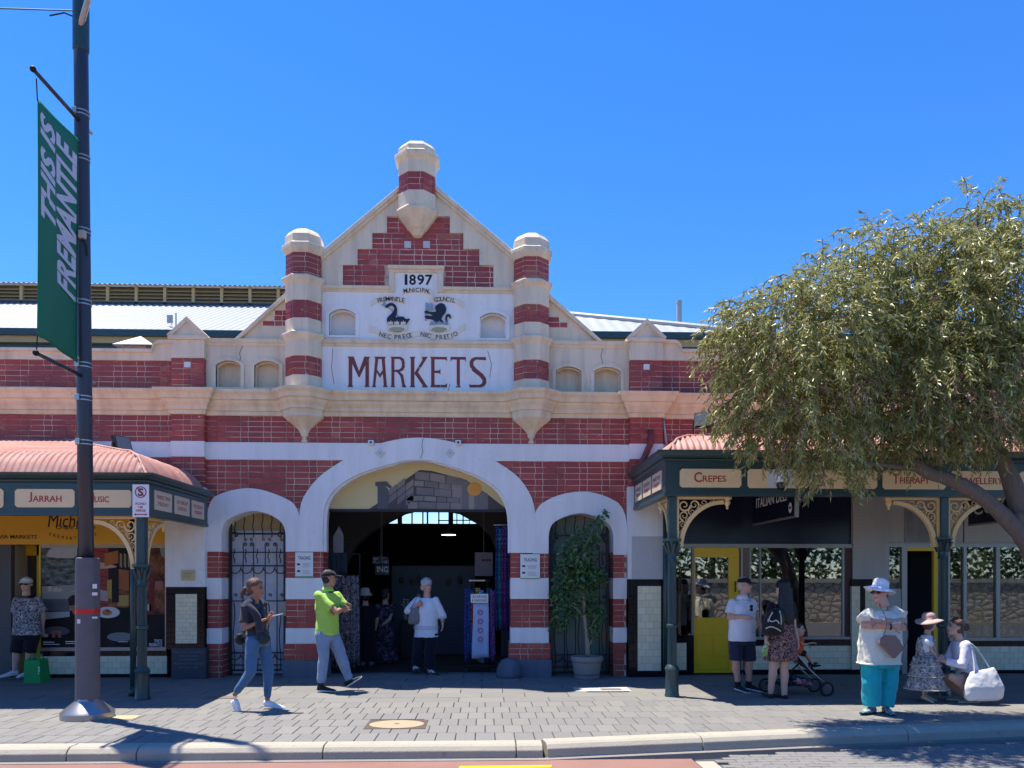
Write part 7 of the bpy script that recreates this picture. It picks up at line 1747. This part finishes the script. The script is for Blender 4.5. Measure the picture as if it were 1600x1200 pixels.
F.wear('skirt', m, print_cloth('skirt_floral', (.016,.013,.016), ((.40,.24,.22),(.22,.11,.12)), 30, 2.2), .012, .012, freq=7)
hair_cap(F, HBK, puff=1.06, extra=lambda m, lump: loft(m, [(F.L(0,-.07,.02),(.085,0,0),(0,.055,0)),(F.J(1223,940,-.09),(.105,0,0),(0,.055,0)),(F.J(1224,955,-.12),(.110,0,0),(0,.045,0)),(F.J(1226,968,-.13),(.085,0,0),(0,.03,0)),(F.J(1227,975,-.13),(.04,0,0),(0,.015,0))], 18)); F.done()
B_ = bag_solid('backpack', 'black backpack with pale trim on the dark haired woman', 'backpack', [(F.J(1199,992,-.20),(.10,0,0),(0,.07,0)),(F.J(1198,988,-.21),(.15,0,0),(0,.10,0)),(F.J(1199,972,-.21),(.145,0,0),(0,.105,0)),(F.J(1202,958,-.20),(.115,0,0),(0,.08,0)),(F.J(1206,950,-.18),(.06,0,0),(0,.045,0))], cloth('backpack_black', (.012,.012,.014), .5))
TRIM = cloth('trim_pale', (.55,.52,.45), .6)
for pts in ([(1184,980,-.29),(1190,976,-.325),(1200,980,-.33),(1206,984,-.31)], [(1187,966,-.29),(1193,970,-.32),(1199,966,-.325),(1203,972,-.32)], [(1195,955,-.28),(1190,962,-.30),(1187,970,-.30)], [(1207,953,-.25),(1208,965,-.29),(1207,974,-.30)]): MB().tube(smooth3([F.J(*p) for p in pts]), .008, 6).build('trim', TRIM, B_, smooth=True)
strap(B_, [F.J(1206,952,-.16), F.J(1209,944,-.06), F.J(1208,948,.08), F.J(1205,962,.12)], .016, MATS['backpack_black'])
B_ = bag_solid('drink_bag', 'small green and yellow bag in the hand of the dark haired woman', 'bag', [(F.J(1190,1024,-.12),(.03,0,0),(0,.025,0)),(F.J(1190,1016,-.12),(.045,0,0),(0,.03,0)),(F.J(1191,1008,-.12),(.035,0,0),(0,.025,0)),(F.J(1192,1001,-.11),(.012,0,0),(0,.012,0))], print_cloth('bag_lime', (.08,.30,.12), ((.55,.55,.10),(.5,.55,.55)), 25, 1.0))
# ---- pushchair and toddler
sy = G(1245,1085).y; PJ = lambda px, py, dy=0: Vector((P(px,py,sy).x, sy+dy, P(px,py,sy).z))
PC = thing('pushchair', (PJ(1245,1085).x, sy, 0), 'black pushchair with loaded basket parked behind the woman with the backpack', 'pushchair')
RUB = plain('rubber', (.015,.015,.016), .7)
for px, dy in ((1282,-.20),(1282,.20),(1205,-.22),(1205,.22)):
    c = PJ(px,1070,dy); c.z = .10; a = [2*math.pi*k/24 for k in range(25)]
    w_ = place('wheel', None, c, PC); MB().tube([c+Vector((.088*math.cos(x),0,.088*math.sin(x))) for x in a], .014, 8, caps=False).build('tyre', RUB, w_, smooth=True); MB().tube([c+Vector((0,-.018,0)), c+Vector((0,.018,0))], .065, 16).build('rim', plain('rim_grey', (.10,.10,.11), .4), w_)
for dy in (-.20,.20):
    MB().tube([PJ(1282,1068,dy), PJ(1258,1046,dy), PJ(1236,1020,dy), PJ(1222,990,dy), PJ(1212,980,dy)], .012, 8).build('frame_tube', STEEL, PC, smooth=True); MB().tube([PJ(1205,1072,dy), PJ(1228,1045,dy), PJ(1244,1030,dy)], .012, 8).build('frame_tube', BLACKP, PC, smooth=True)
MB().tube([PJ(1212,980,-.20), PJ(1209,978,0), PJ(1212,980,.20)], .014, 8).build('handle', BLACKP, PC, smooth=True)
m = MB(); loft(m, [(PJ(1232,1006),(.02,0,.09),(0,.19,0)),(PJ(1238,1025),(.05,0,.03),(0,.20,0)),(PJ(1250,1037),(.06,0,-.03),(0,.20,0)),(PJ(1266,1046),(.02,0,-.05),(0,.18,0))], 18); fuse(m, .014, 3, .006).build('seat', cloth('pram_black', (.012,.012,.015)), PC, smooth=True, recalc=False)
m = MB(); loft(m, [(PJ(1212,1066),(.05,0,0),(0,.17,0)),(PJ(1230,1062),(.08,0,.07),(0,.18,0)),(PJ(1255,1066),(.06,0,.05),(0,.17,0)),(PJ(1265,1072),(.02,0,.02),(0,.15,0))], 16); fuse(m, .014, 3, .014, 12).build('basket_load', print_cloth('basket_mix', (.015,.016,.025), ((.04,.08,.22),(.28,.10,.07),(.35,.35,.36)), 9, 1.0), PC, smooth=True, recalc=False)
F = Fig(1250, 1085, 'toddler in an orange top sitting in the pushchair', SK3, y=sy); F.base.z = .0
std(F, (1248,983), (.7,-.5), (1247,991), ((1243,995,-.09),(1249,995,.09)), ((1248,1006,-.13),(1255,1006,.12)), ((1258,1004,-.14),(1262,1008,.10)), ((1244,1018,-.05),(1244,1018,.05)), ((1259,1022,-.07),(1261,1021,.06)), ((1267,1038,-.08),(1270,1037,.07)), ((1276,1040,-.09),(1280,1038,.07)),
    g=.62, hh=.185, hk=.62, torso=[(.15,.13),(.15,.13),(.15,.125),(.14,.11),(.08,.06)], top=cloth('tee_orange', (.62,.10,.03), .8), sleeve=.6, sr=.075, bottom='shorts', bot=cloth('toddler_shorts', (.012,.012,.015)), leglen=.8, br=.8, shoe=BS, shoe_k=.5, brow=HBK, hands=((None,(0,0,-1),.5,1),(None,(0,0,-1),.5,-1)))
hair_cap(F, HBK); F.done(vox=.008)
# ---- woman in teal trousers
F = Fig(1368, 1115, 'woman in white sun hat, cream top and teal trousers with folded arms', SK4)
std(F, (1374,926), (-.82,-.57), (1380,944), ((1354,960,-.03),(1403,958,.06)), ((1344,976,-.10),(1410,970,-.02)), ((1376,977,-.25),(1350,969,-.27)), ((1361,1030,-.01),(1388,1030,.03)), ((1360,1066,-.03),(1390,1066,.03)), ((1362,1103,-.01),(1386,1105,.03)), ((1341,1113,-.10),(1383,1118,-.16)),
    g=1.2, ag=1.12, torso=[(.215,.18),(.220,.195),(.210,.18),(.185,.135),(.10,.07)], top=cloth('blouse_cream', (.74,.72,.60), .85, .06), top_name='blouse', sleeve=.66, sr=.098, cuff=1.12, hem=-.10, flare=.05, ease=.034, wr=.013, bottom='trousers', bot=cloth('trouser_teal', (.015,.42,.46), .8, .10), br=1.36, thigh=.98, knee=1.15, hemr=1.22, leglen=.98, waist=.02, wrb=.018, shoe=print_cloth('shoe_teal', (.10,.20,.22), ((.35,.42,.40),), 30, 1.0), sole=BS, brow=HGR, nk=1.2,
    hands=((None,(0,-1,0),.5,1),(None,(0,-1,0),.6,-1)))
hair_cap(F, HAU, puff=1.02, low=-.03); sunglasses(F); brim_hat(F, cloth('hat_white', (.80,.79,.86), .7, .04), .088, .105, .045, 1.0, .02, (.22,.05,0), 'sun_hat')
MB().tube([F.W2[0]+Vector((-.03,-.03,.035)), F.W2[0]+Vector((-.028,-.045,0)), F.W2[0]+Vector((-.03,-.03,-.035))], .010, 8).build('watch', BLACKP, F.root); F.done()
LEA = plain('leather_taupe', (.27,.165,.135), .5, .35)
y_ = -.30; HBg = thing('handbag', F.J(1374,1024,y_), 'taupe leather crossbody handbag on the woman in teal trousers', 'bag')
pts = [(1354,1003),(1356,996),(1366,990),(1378,990),(1394,1009),(1378,1026)]; pp = [F.J(a,b,y_) for a, b in pts]; n = len(pp)
m = MB(); m.add(pp+[p+Vector((0,.07,0)) for p in pp], [tuple(range(n)), tuple(range(2*n-1,n-1,-1))]+[(i,i+n,(i+1)%n+n,(i+1)%n) for i in range(n)]); m.build('bag_body', LEA, HBg, bevel=.02)
pts = [(1354,1003),(1356,996),(1366,990),(1378,990),(1386,999),(1372,1006)]; pp = [F.J(a,b,y_-.006) for a, b in pts]; MB().add(pp+[p+Vector((0,.01,0)) for p in pp], [tuple(range(n)), tuple(range(2*n-1,n-1,-1))]+[(i,i+n,(i+1)%n+n,(i+1)%n) for i in range(n)]).build('bag_flap', LEA, HBg, bevel=.004)
strap(HBg, [F.J(1393,1008,-.27), F.J(1401,997,-.24), F.J(1408,980,-.14), F.J(1410,962,.06)], .009, LEA); strap(HBg, [F.J(1361,992,-.28), F.J(1362,978,-.335), F.J(1363,965,-.33), F.J(1366,948,-.15), F.J(1372,943,-.02)], .009, LEA)
# ---- girl in tiered dress
F = Fig(1446, 1096, 'small girl in pink hat and tiered patterned dress holding the crouching woman\'s hands', SK3)
DRS = print_cloth('dress_print', (.42,.38,.36), ((.10,.10,.13),(.60,.55,.50)), 34, 1.6)
std(F, (1453,974), (.85,.4), (1449,987), ((1441,995,-.09),(1455,995,.09)), ((1446,1013,-.12),(1460,1012,.08)), ((1458,1027,-.10),(1466,1027,.02)), ((1443,1040,-.04),(1450,1040,.05)), ((1441,1066,-.04),(1451,1066,.05)), ((1440,1085,-.04),(1450,1086,.05)), ((1446,1095,-.10),(1458,1095,.03)),
    g=.66, hh=.20, hk=.70, torso=[(.15,.12),(.145,.115),(.15,.12),(.15,.10),(.08,.06)], eyes=True, top=cloth('tee_child_white', (.74,.74,.78), .8), sleeve=.7, sr=.085, hem=.1, bottom=None, shoe=cloth('shoe_child', (.52,.46,.34), .6), shoe_k=.62, brow=HAU, hands=(((1,0,-.3),(0,1,0),.6,1),((1,0,-.2),(0,-1,0),.6,-1)))
hair_cap(F, HAU)
m = MB(); sk = lambda px, py, w_: (F.J(px,py), (w_,0,0), (0,w_*.9,0)); loft(m, [sk(1447,1032,.15), sk(1447,1018,.125), sk(1447,1004,.120), sk(1448,996,.105)], 20); F.wear('dress_bodice', m, DRS, .006, .010)
for a, b, w0, w1 in ((1026,1040,.155,.185),(1037,1056,.165,.215),(1053,1076,.185,.262)):
    m = MB(); vs = []; fs = []; n = 48
    for j in range(5):
        t_ = j/4; c = F.J(1446.5, a+(b-a)*t_)
        for k in range(n): an_ = 2*math.pi*k/n; r_ = (w0+(w1-w0)*t_)*(1+.05*t_*math.sin(an_*11)); vs.append((c.x+r_*math.cos(an_), c.y+r_*.88*math.sin(an_), c.z+.008*t_*math.sin(an_*7)))
    for j in range(4):
        for k in range(n): fs.append((j*n+k,j*n+(k+1)%n,(j+1)*n+(k+1)%n,(j+1)*n+k))
    o = m.add(vs, fs).build('dress_tier', DRS, F.root, smooth=True); sm = o.modifiers.new('solid','SOLIDIFY'); sm.thickness = .005
    MB().tube([(F.J(1446.5,b).x+(w1*(1+.05*math.sin(t_*11)))*math.cos(t_), F.J(1446.5,b).y+w1*.88*(1+.05*math.sin(t_*11))*math.sin(t_), F.J(1446.5,b).z+.004) for t_ in [2*math.pi*k/64 for k in range(65)]], .006, 6).build('lace_trim', TRIM, o)
brim_hat(F, cloth('hat_pink', (.56,.36,.32), .6, .06), .095, .10, .04, 1.0, .012, (-.12,0,0), 'sun_hat', .05); F.done(vox=.008)
# ---- crouching woman
F = Fig(1512, 1096, 'woman with hair bun in white long sleeved top crouching to face the girl', SK3)
std(F, (1492,980,-.0), (-1,.05), (1499,999), ((1499,1006,-.15),(1503,1006,.13)), ((1491,1037,-.18),(1488,1034,.14)), ((1466,1031,-.10),(1470,1028,.03)), ((1514,1062,-.09),(1514,1062,.09)), ((1479,1056,-.11),(1482,1060,.11)), ((1516,1086,-.10),(1512,1088,.10)), ((1503,1097,-.10),(1496,1097,.10)),
    g=.95, pitch=.22, torso=[(.165,.13),(.140,.105),(.150,.115),(.155,.09),(.08,.06)], top=cloth('top_white', (.74,.73,.86), .75, .04), sleeve=1.85, sr=.062, cuff=.72, hem=.02, wr=.010, bottom='shorts', bot=cloth('shorts_tan', (.20,.15,.13)), leglen=.55, br=.98, shoe=cloth('shoe_tan', (.34,.26,.20), .6), sole=WSO, brow=HBR, hands=((None,(0,0,-1),.6,1),(None,(0,0,1),.6,1)))
hair_cap(F, HBR, extra=lambda m, lump: lump(F.L(0,-.135,.03), .052, .052, .05)); F.done()
B_ = bag_solid('tote_bag', 'large white tote bag hanging from the crouching woman', 'bag', [(F.J(1516,1090,-.27),(.20,0,0),(0,.05,0)),(F.J(1516,1085,-.27),(.255,0,0),(0,.085,0)),(F.J(1517,1068,-.27),(.255,0,0),(0,.095,0)),(F.J(1516,1052,-.26),(.20,0,.02),(0,.06,0)),(F.J(1515,1043,-.25),(.155,0,.03),(0,.025,0))], cloth('tote_white', (.72,.72,.72), .5, .05), 24, .010)
strap(B_, [F.J(1502,1048,-.27), F.J(1503,1030,-.25), F.J(1502,1010,-.20), F.J(1501,1001,-.10), F.J(1506,1006,.0)], .014, MATS['tote_white']); strap(B_, [F.J(1530,1046,-.25), F.J(1519,1022,-.20), F.J(1508,1005,-.16), F.J(1503,1001,-.08)], .014, MATS['tote_white'])
# ---- two shoppers inside the hall, seen from behind
F = Fig(573, 1040, 'shopper in cream bucket hat and dark dress inside the arch', SK3)
std(F, (570,931), (-.3,.95), (571,944), ((560,950,0),(585,950,0)), ((558,968,.05),(588,968,.05)), ((563,985,.15),(585,985,.15)), ((565,1000,0),(580,1000,0)), ((566,1020,0),(580,1020,0)), ((567,1034,0),(580,1034,0)), ((567,1040,.12),(581,1040,.12)),
    g=1.0, eyes=False, top=cloth('dress_black', (.014,.014,.018)), top_name='dress', sleeve=.8, hem=-.6, flare=.06, bottom='trousers', bot=MATS['tee_black'], shoe=cloth('shoe_dim', (.25,.25,.27)), brow=HB)
hair_cap(F, HB); brim_hat(F, cloth('hat_cream', (.58,.52,.44), .8), .05, .09, .05, 1.0, .0, (0,0,0), 'bucket_hat'); F.done(vox=.014)
F = Fig(601, 1036, 'shopper in dark flowered dress further inside the arch', SK3)
std(F, (602,929), (.4,.9), (602,942), ((590,948,0),(613,948,0)), ((588,965,.02),(609,968,-.1)), ((590,985,.0),(600,975,-.15)), ((595,996,0),(609,996,0)), ((596,1017,0),(608,1017,0)), ((597,1031,0),(608,1031,0)), ((597,1037,.1),(608,1037,.1)),
    g=.95, eyes=False, top=print_cloth('dress_flower_dark', (.016,.016,.03), ((.10,.06,.10),(.16,.15,.2)), 16, 1.0), top_name='dress', sleeve=.5, hem=-.75, flare=.09, bottom='trousers', bot=MATS['tee_black'], shoe=MATS['shoe_dim'], brow=HB)
hair_cap(F, HB); F.done(vox=.014)
# ================================================================== STALLS INSIDE THE ARCH
def drape(name, label, cat, x0, x1, z0, z1, y, mat, folds=3, amp=.02, group=None, flare=0.0, parent=None):
    """a hanging cloth with vertical folds"""
    n1, n2 = 6*folds+2, 10; vs = []; fs = []; ph = random.uniform(0,6); xm = (x0+x1)/2
    for j in range(n2+1):
        t_ = j/n2; 
        for i in range(n1+1):
            u = i/n1; x = x0+(x1-x0)*u; x = xm+(x-xm)*(1+flare*(1-t_)-.25*t_*0); vs.append((x+.006*math.sin(t_*5+ph), y+amp*math.sin(u*folds*2*math.pi+ph+t_*.8)*(.5+.5*(1-t_)), z0+(z1-z0)*t_+.012*math.sin(u*5+ph)*(1-t_)))
    for j in range(n2):
        for i in range(n1): fs.append((j*(n1+1)+i,j*(n1+1)+i+1,(j+1)*(n1+1)+i+1,(j+1)*(n1+1)+i))
    o = MB().add(vs, fs).build(name, mat, parent, smooth=True, recalc=False); sm = o.modifiers.new('solid','SOLIDIFY'); sm.thickness = .003
    if parent is None: tag(o, label, cat, group)
    return o
PR1_ = [print_cloth('print_dark_%d' % k, g_, c_, s_, 1.5) for k, (g_, c_, s_) in enumerate((((.02,.02,.035), ((.16,.12,.13),(.30,.26,.27),(.30,.10,.06)), 22), ((.03,.025,.03), ((.20,.18,.20),(.08,.05,.10)), 18), ((.015,.02,.035), ((.22,.18,.17),(.10,.12,.20),(.35,.30,.28)), 27)))]
# left: clothes rack beside the jamb
yk = .62; xk0, xk1 = X(519,yk), X(562,yk)
RK = thing('garment_rack', ((xk0+xk1)/2,yk,0), 'steel garment rack just inside the left jamb of the arch', 'rack')
for x in (xk0,xk1): MB().tube([(x,yk,0),(x,yk,2.05)], .014, 8).build('upright', BLACKP, RK); MB().tube([(x,yk-.25,.03),(x,yk+.25,.03)], .014, 8).build('foot', BLACKP, RK)
for z_ in (1.66,2.03,.14): MB().tube([(xk0,yk,z_),(xk1,yk,z_)], .012, 8).build('rail', BLACKP, RK)
words_ = ('outermost by the jamb','second from the jamb','third from the jamb','fourth from the jamb','fifth from the jamb','innermost')
for i in range(6):
    a = xk0-.06+i*(xk1-xk0+.02)/6; drape('patterned_garment', 'dark patterned garment hanging on the rack inside the arch, %s' % words_[i], 'garment', a, a+.14, .10+.05*(i % 2), 1.66, yk-.12-.03*(i % 2), PR1_[i % 3], 2, .025, 'garments on the rack inside the arch', .1)
FRN = cloth('fringe_teal', (.015,.03,.04))
for i in range(4):
    a = xk0-.08+i*.09; drape('fringed_scarf', 'dark teal fringed scarf on the upper rail of the rack, %s' % words_[i], 'scarf', a, a+.08, 1.70, 2.05, yk-.09-.02*(i % 2), FRN, 1, .012, 'fringed scarves on the upper rail')
pp = [P(521,866,yk-.05), P(521,838,yk-.05), P(530,822,yk-.05), P(537,836,yk-.05), P(537,866,yk-.05)]
o = MB().prism([(p.x,p.z) for p in pp], yk-.07, yk-.05).build('house_panel', plain('house_panel', (.20,.17,.17), .7, var=.2), None); tag(o, 'grey house shaped painted panel above the garment rack', 'panel')
# right jamb: long shiny scarves
for i, (c_, nm) in enumerate((((.02,.07,.20),'blue'),((.03,.16,.20),'teal'),((.16,.03,.20),'purple'),((.05,.03,.16),'violet'))):
    a = X(774+i*5.2,.5); drape('long_scarf', '%s glittery long scarf hanging at the right jamb' % nm, 'scarf', a, a+.06, Z(985,785,.5), Z(822+4*(i % 2),785,.5), .5-.02*i, print_cloth('scarf_'+nm, lum(c_,.25), (lum(c_,.7),lum(c_,1.5)), 24, 2), 1, .014, 'long scarves at the right jamb')
MB_ = MB().tube([(X(771,.5),.5,Z(822,785,.5)+.02),(X(797,.5),.5,Z(822,785,.5)+.02)], .01, 8).build('scarf_rail', STEEL, None); tag(MB_, 'thin steel rail carrying the long scarves at the right jamb', 'rail')
# scarf stand on castors
ys = .75; xs0, xs1 = X(726,ys), X(773,ys); xm = (xs0+xs1)/2
ST = thing('scarf_stand', (xm,ys,0), 'low wheeled display stand hung with sarongs inside the arch', 'stand')
MB().box(xs0,xs1,ys-.2,ys+.2,.10,.13).build('base_tray', BLACKP, ST, bevel=.006)
for x in (xs0+.03,xs1-.03):
    for yy in (ys-.17,ys+.17): MB().tube([(x,yy-.012,.045),(x,yy+.012,.045)], .045, 12).build('castor', RUB, ST)
    MB().tube([(x+.06*(1 if x < xm else -1),ys,.12),(x+.10*(1 if x < xm else -1),ys,1.60)], .014, 8).build('upright', BLACKP, ST)
zt = Z(907,750,ys); MB().box(X(733,ys),X(758,ys),ys-.2,ys-.17,zt-.012,zt+.012).build('top_bar', plain('pale_wood', (.55,.45,.28), .5), ST); MB().box(xs0+.08,xs1-.08,ys-.012,ys+.012,1.56,1.585).build('rail', BLACKP, ST)
SC = [((.05,.06,.22),'navy'),((.03,.10,.28),'blue spotted'),((.45,.03,.04),'red'),((.62,.33,.05),'yellow'),((.20,.33,.55),'pale blue'),((.03,.16,.34),'royal blue'),((.02,.10,.07),'dark green'),((.25,.10,.32),'purple')]
for i, (c_, nm) in enumerate(SC):
    a = X(726+i*5.6,ys); drape('sarong', '%s sarong hanging on the wheeled stand' % nm, 'sarong', a, a+.085, .17+.04*((i*3) % 4), 1.45-.04*(i % 3), ys-.12-.022*(i % 3), print_cloth('sarong_%d' % i, lum(c_,.55), (lum(c_,1.1),lum(c_,.3)), 20, 1.2), 1, .016, 'sarongs on the wheeled stand', .25)
fx0, fx1 = X(739,.50), X(763,.50); PLB = cloth('sarong_pale', (.40,.47,.66), .8, .1)
o = drape('front_sarong', 'pale blue sarong with pink roundels at the front of the stand', 'sarong', fx0, fx1, Z(1028,750,.5), Z(942,750,.5), .50, PLB, 1, .006, 'sarongs on the wheeled stand', .12)
for k, py in enumerate((957,971,985,999)):
    c = P(750.5,py,.488); MB().tube([(c.x+.038*math.cos(t_), .488, c.z+.038*math.sin(t_)) for t_ in [2*math.pi*j/16 for j in range(17)]], .009, 6).build('roundel', plain('roundel_pink', (.45,.16,.26), .7), o)
p0, p1 = P(735.5,942,.47), P(763,928,.47); SG = thing('price_sign', (p0.x,.47,p0.z), 'small white hand lettered sign on top of the sarong stand', 'sign')
MB().box(p0.x,p1.x,.465,.475,p0.z,p1.z).build('sign_board', plain('sign_chalk_white', (.72,.72,.68), .5), SG, bevel=.01)
text('lettering', 'SCARVES', DARKT, SG, p0.x+.03, p1.x-.03, p0.z+.085, p0.z+.125, .4645, depth=.001); text('lettering', '& SARONGS', DARKT, SG, p0.x+.02, p1.x-.02, p0.z+.025, p0.z+.065, .4645, depth=.001)
# stall at the back: pale panel wall, boxes, signs, pendant lamp
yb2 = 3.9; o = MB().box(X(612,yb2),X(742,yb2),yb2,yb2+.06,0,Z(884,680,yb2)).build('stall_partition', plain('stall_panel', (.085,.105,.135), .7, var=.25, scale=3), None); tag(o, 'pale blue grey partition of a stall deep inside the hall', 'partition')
for i, px in enumerate((628,645,655,700,718)):
    c = P(px,905+3*(i % 2),yb2-.05); o = MB().tube([(c.x,yb2-.03,c.z+.12),(c.x,yb2-.05,c.z+.04)], .006, 6).ball((c.x,yb2-.06,c.z-.02), (.06,.03,.075), 12, 8).build('hanging_purse', cloth('purse_dark_%d' % (i % 2), ((.05,.06,.08),(.10,.06,.05))[i % 2]), None, smooth=True); tag(o, 'small dark purse hung on the stall partition, %s of five' % ('first','second','third','fourth','last')[i], 'purse', 'purses on the stall partition')
yb3 = 1.9; a, b = P(742,900,yb3), P(770,863,yb3); o = MB().box(a.x,b.x,yb3,yb3+.03,a.z,b.z).build('sign_panel', plain('panel_mauve', (.26,.20,.20), .6), None); tag(o, 'mauve board hanging inside the arch near the long scarves', 'sign'); MB().tube([((a.x+b.x)/2,yb3+.015,b.z),((a.x+b.x)/2,yb3+.015,4.7)], .006, 6).build('hanger', STEEL, o)
for k in range(4): MB().box(a.x+.13+k*.045,a.x+.165+k*.045,yb3-.003,yb3,b.z-.17,b.z-.13).build('print_mark', DARKT, o)
yb4 = 2.4; a, b = P(586,898,yb4), P(608,883,yb4); S4 = thing('stall_sign', (a.x,yb4,a.z), 'dark stall sign with pale letters hanging inside the arch', 'sign'); MB().box(a.x,b.x,yb4,yb4+.03,a.z,b.z).build('board', NAVY, S4); text('lettering', 'ING', WHITET, S4, a.x+.04, b.x-.02, a.z+.05, b.z-.03, yb4-.001, depth=.002); MB().tube([((a.x+b.x)/2,yb4+.015,b.z),((a.x+b.x)/2,yb4+.015,4.7)], .006, 6).build('hanger', STEEL, S4)
a, b = P(582,881,yb4), P(607,870,yb4); o = print_cloth('panel_print', (.08,.08,.10), ((.35,.35,.38),(.2,.2,.22)), 14, 1.0); o = MB().box(a.x,b.x,yb4+.04,yb4+.06,a.z,b.z).build('printed_panel', o, None); tag(o, 'patterned grey panel above the dark stall sign', 'panel'); MB().tube([((a.x+b.x)/2,yb4+.05,b.z),((a.x+b.x)/2,yb4+.05,4.7)], .006, 6).build('hanger', STEEL, o)
c = P(701,834,2.6); LPn = thing('pendant_lamp', (c.x,2.6,c.z), 'lit pendant lamp with wide shade hanging inside the hall', 'lamp')
MB().lathe(c.x,2.6,[(.155,c.z-.02),(.15,c.z),(.06,c.z+.06),(.03,c.z+.13)],20).build('shade', plain('shade_dark', (.05,.05,.055), .5), LPn, auto=40); MB().tube([(c.x,2.6,c.z+.12),(c.x,2.6,4.7)], .006, 6).build('cord', BLACKP, LPn)
t = NT('lamp_glow'); t.b.inputs['Emission Color'].default_value = (1,.95,.85,1); t.b.inputs['Emission Strength'].default_value = 2.5; t.color((.8,.8,.75)); MB().lathe(c.x,2.6,[(.02,c.z-.035),(.14,c.z-.028),(.14,c.z-.018)],20).build('diffuser', t.m, LPn)
o = MB().box(X(626,3.2),X(655,3.2),3.0,3.5,0,.75).build('stall_table', DARKTIM, None, bevel=.02); tag(o, 'dark draped table in front of the stall partition', 'table')
c = P(634,978,3.2); c.z = .752; V2 = thing('flower_vase', (c.x,3.2,.752), 'pale flowers in a vase on the stall table', 'vase'); MB().lathe(c.x,3.2,[(.04,.752),(.06,.82),(.035,.92),(.04,.95)],14).build('vase', plain('vase_grey', (.3,.3,.32), .4), V2, smooth=True)
for k in range(6): a = k*1.05; p = Vector((c.x+.07*math.cos(a),3.2+.05*math.sin(a),1.08+.05*(k % 3))); MB().tube([(c.x,3.2,.94),tuple(p)], .004, 5).ball(p, (.03,.03,.02), 8, 6).build('flower', plain('petal_pale', (.55,.52,.45), .7), V2)
print('OBJS', len(bpy.data.objects))
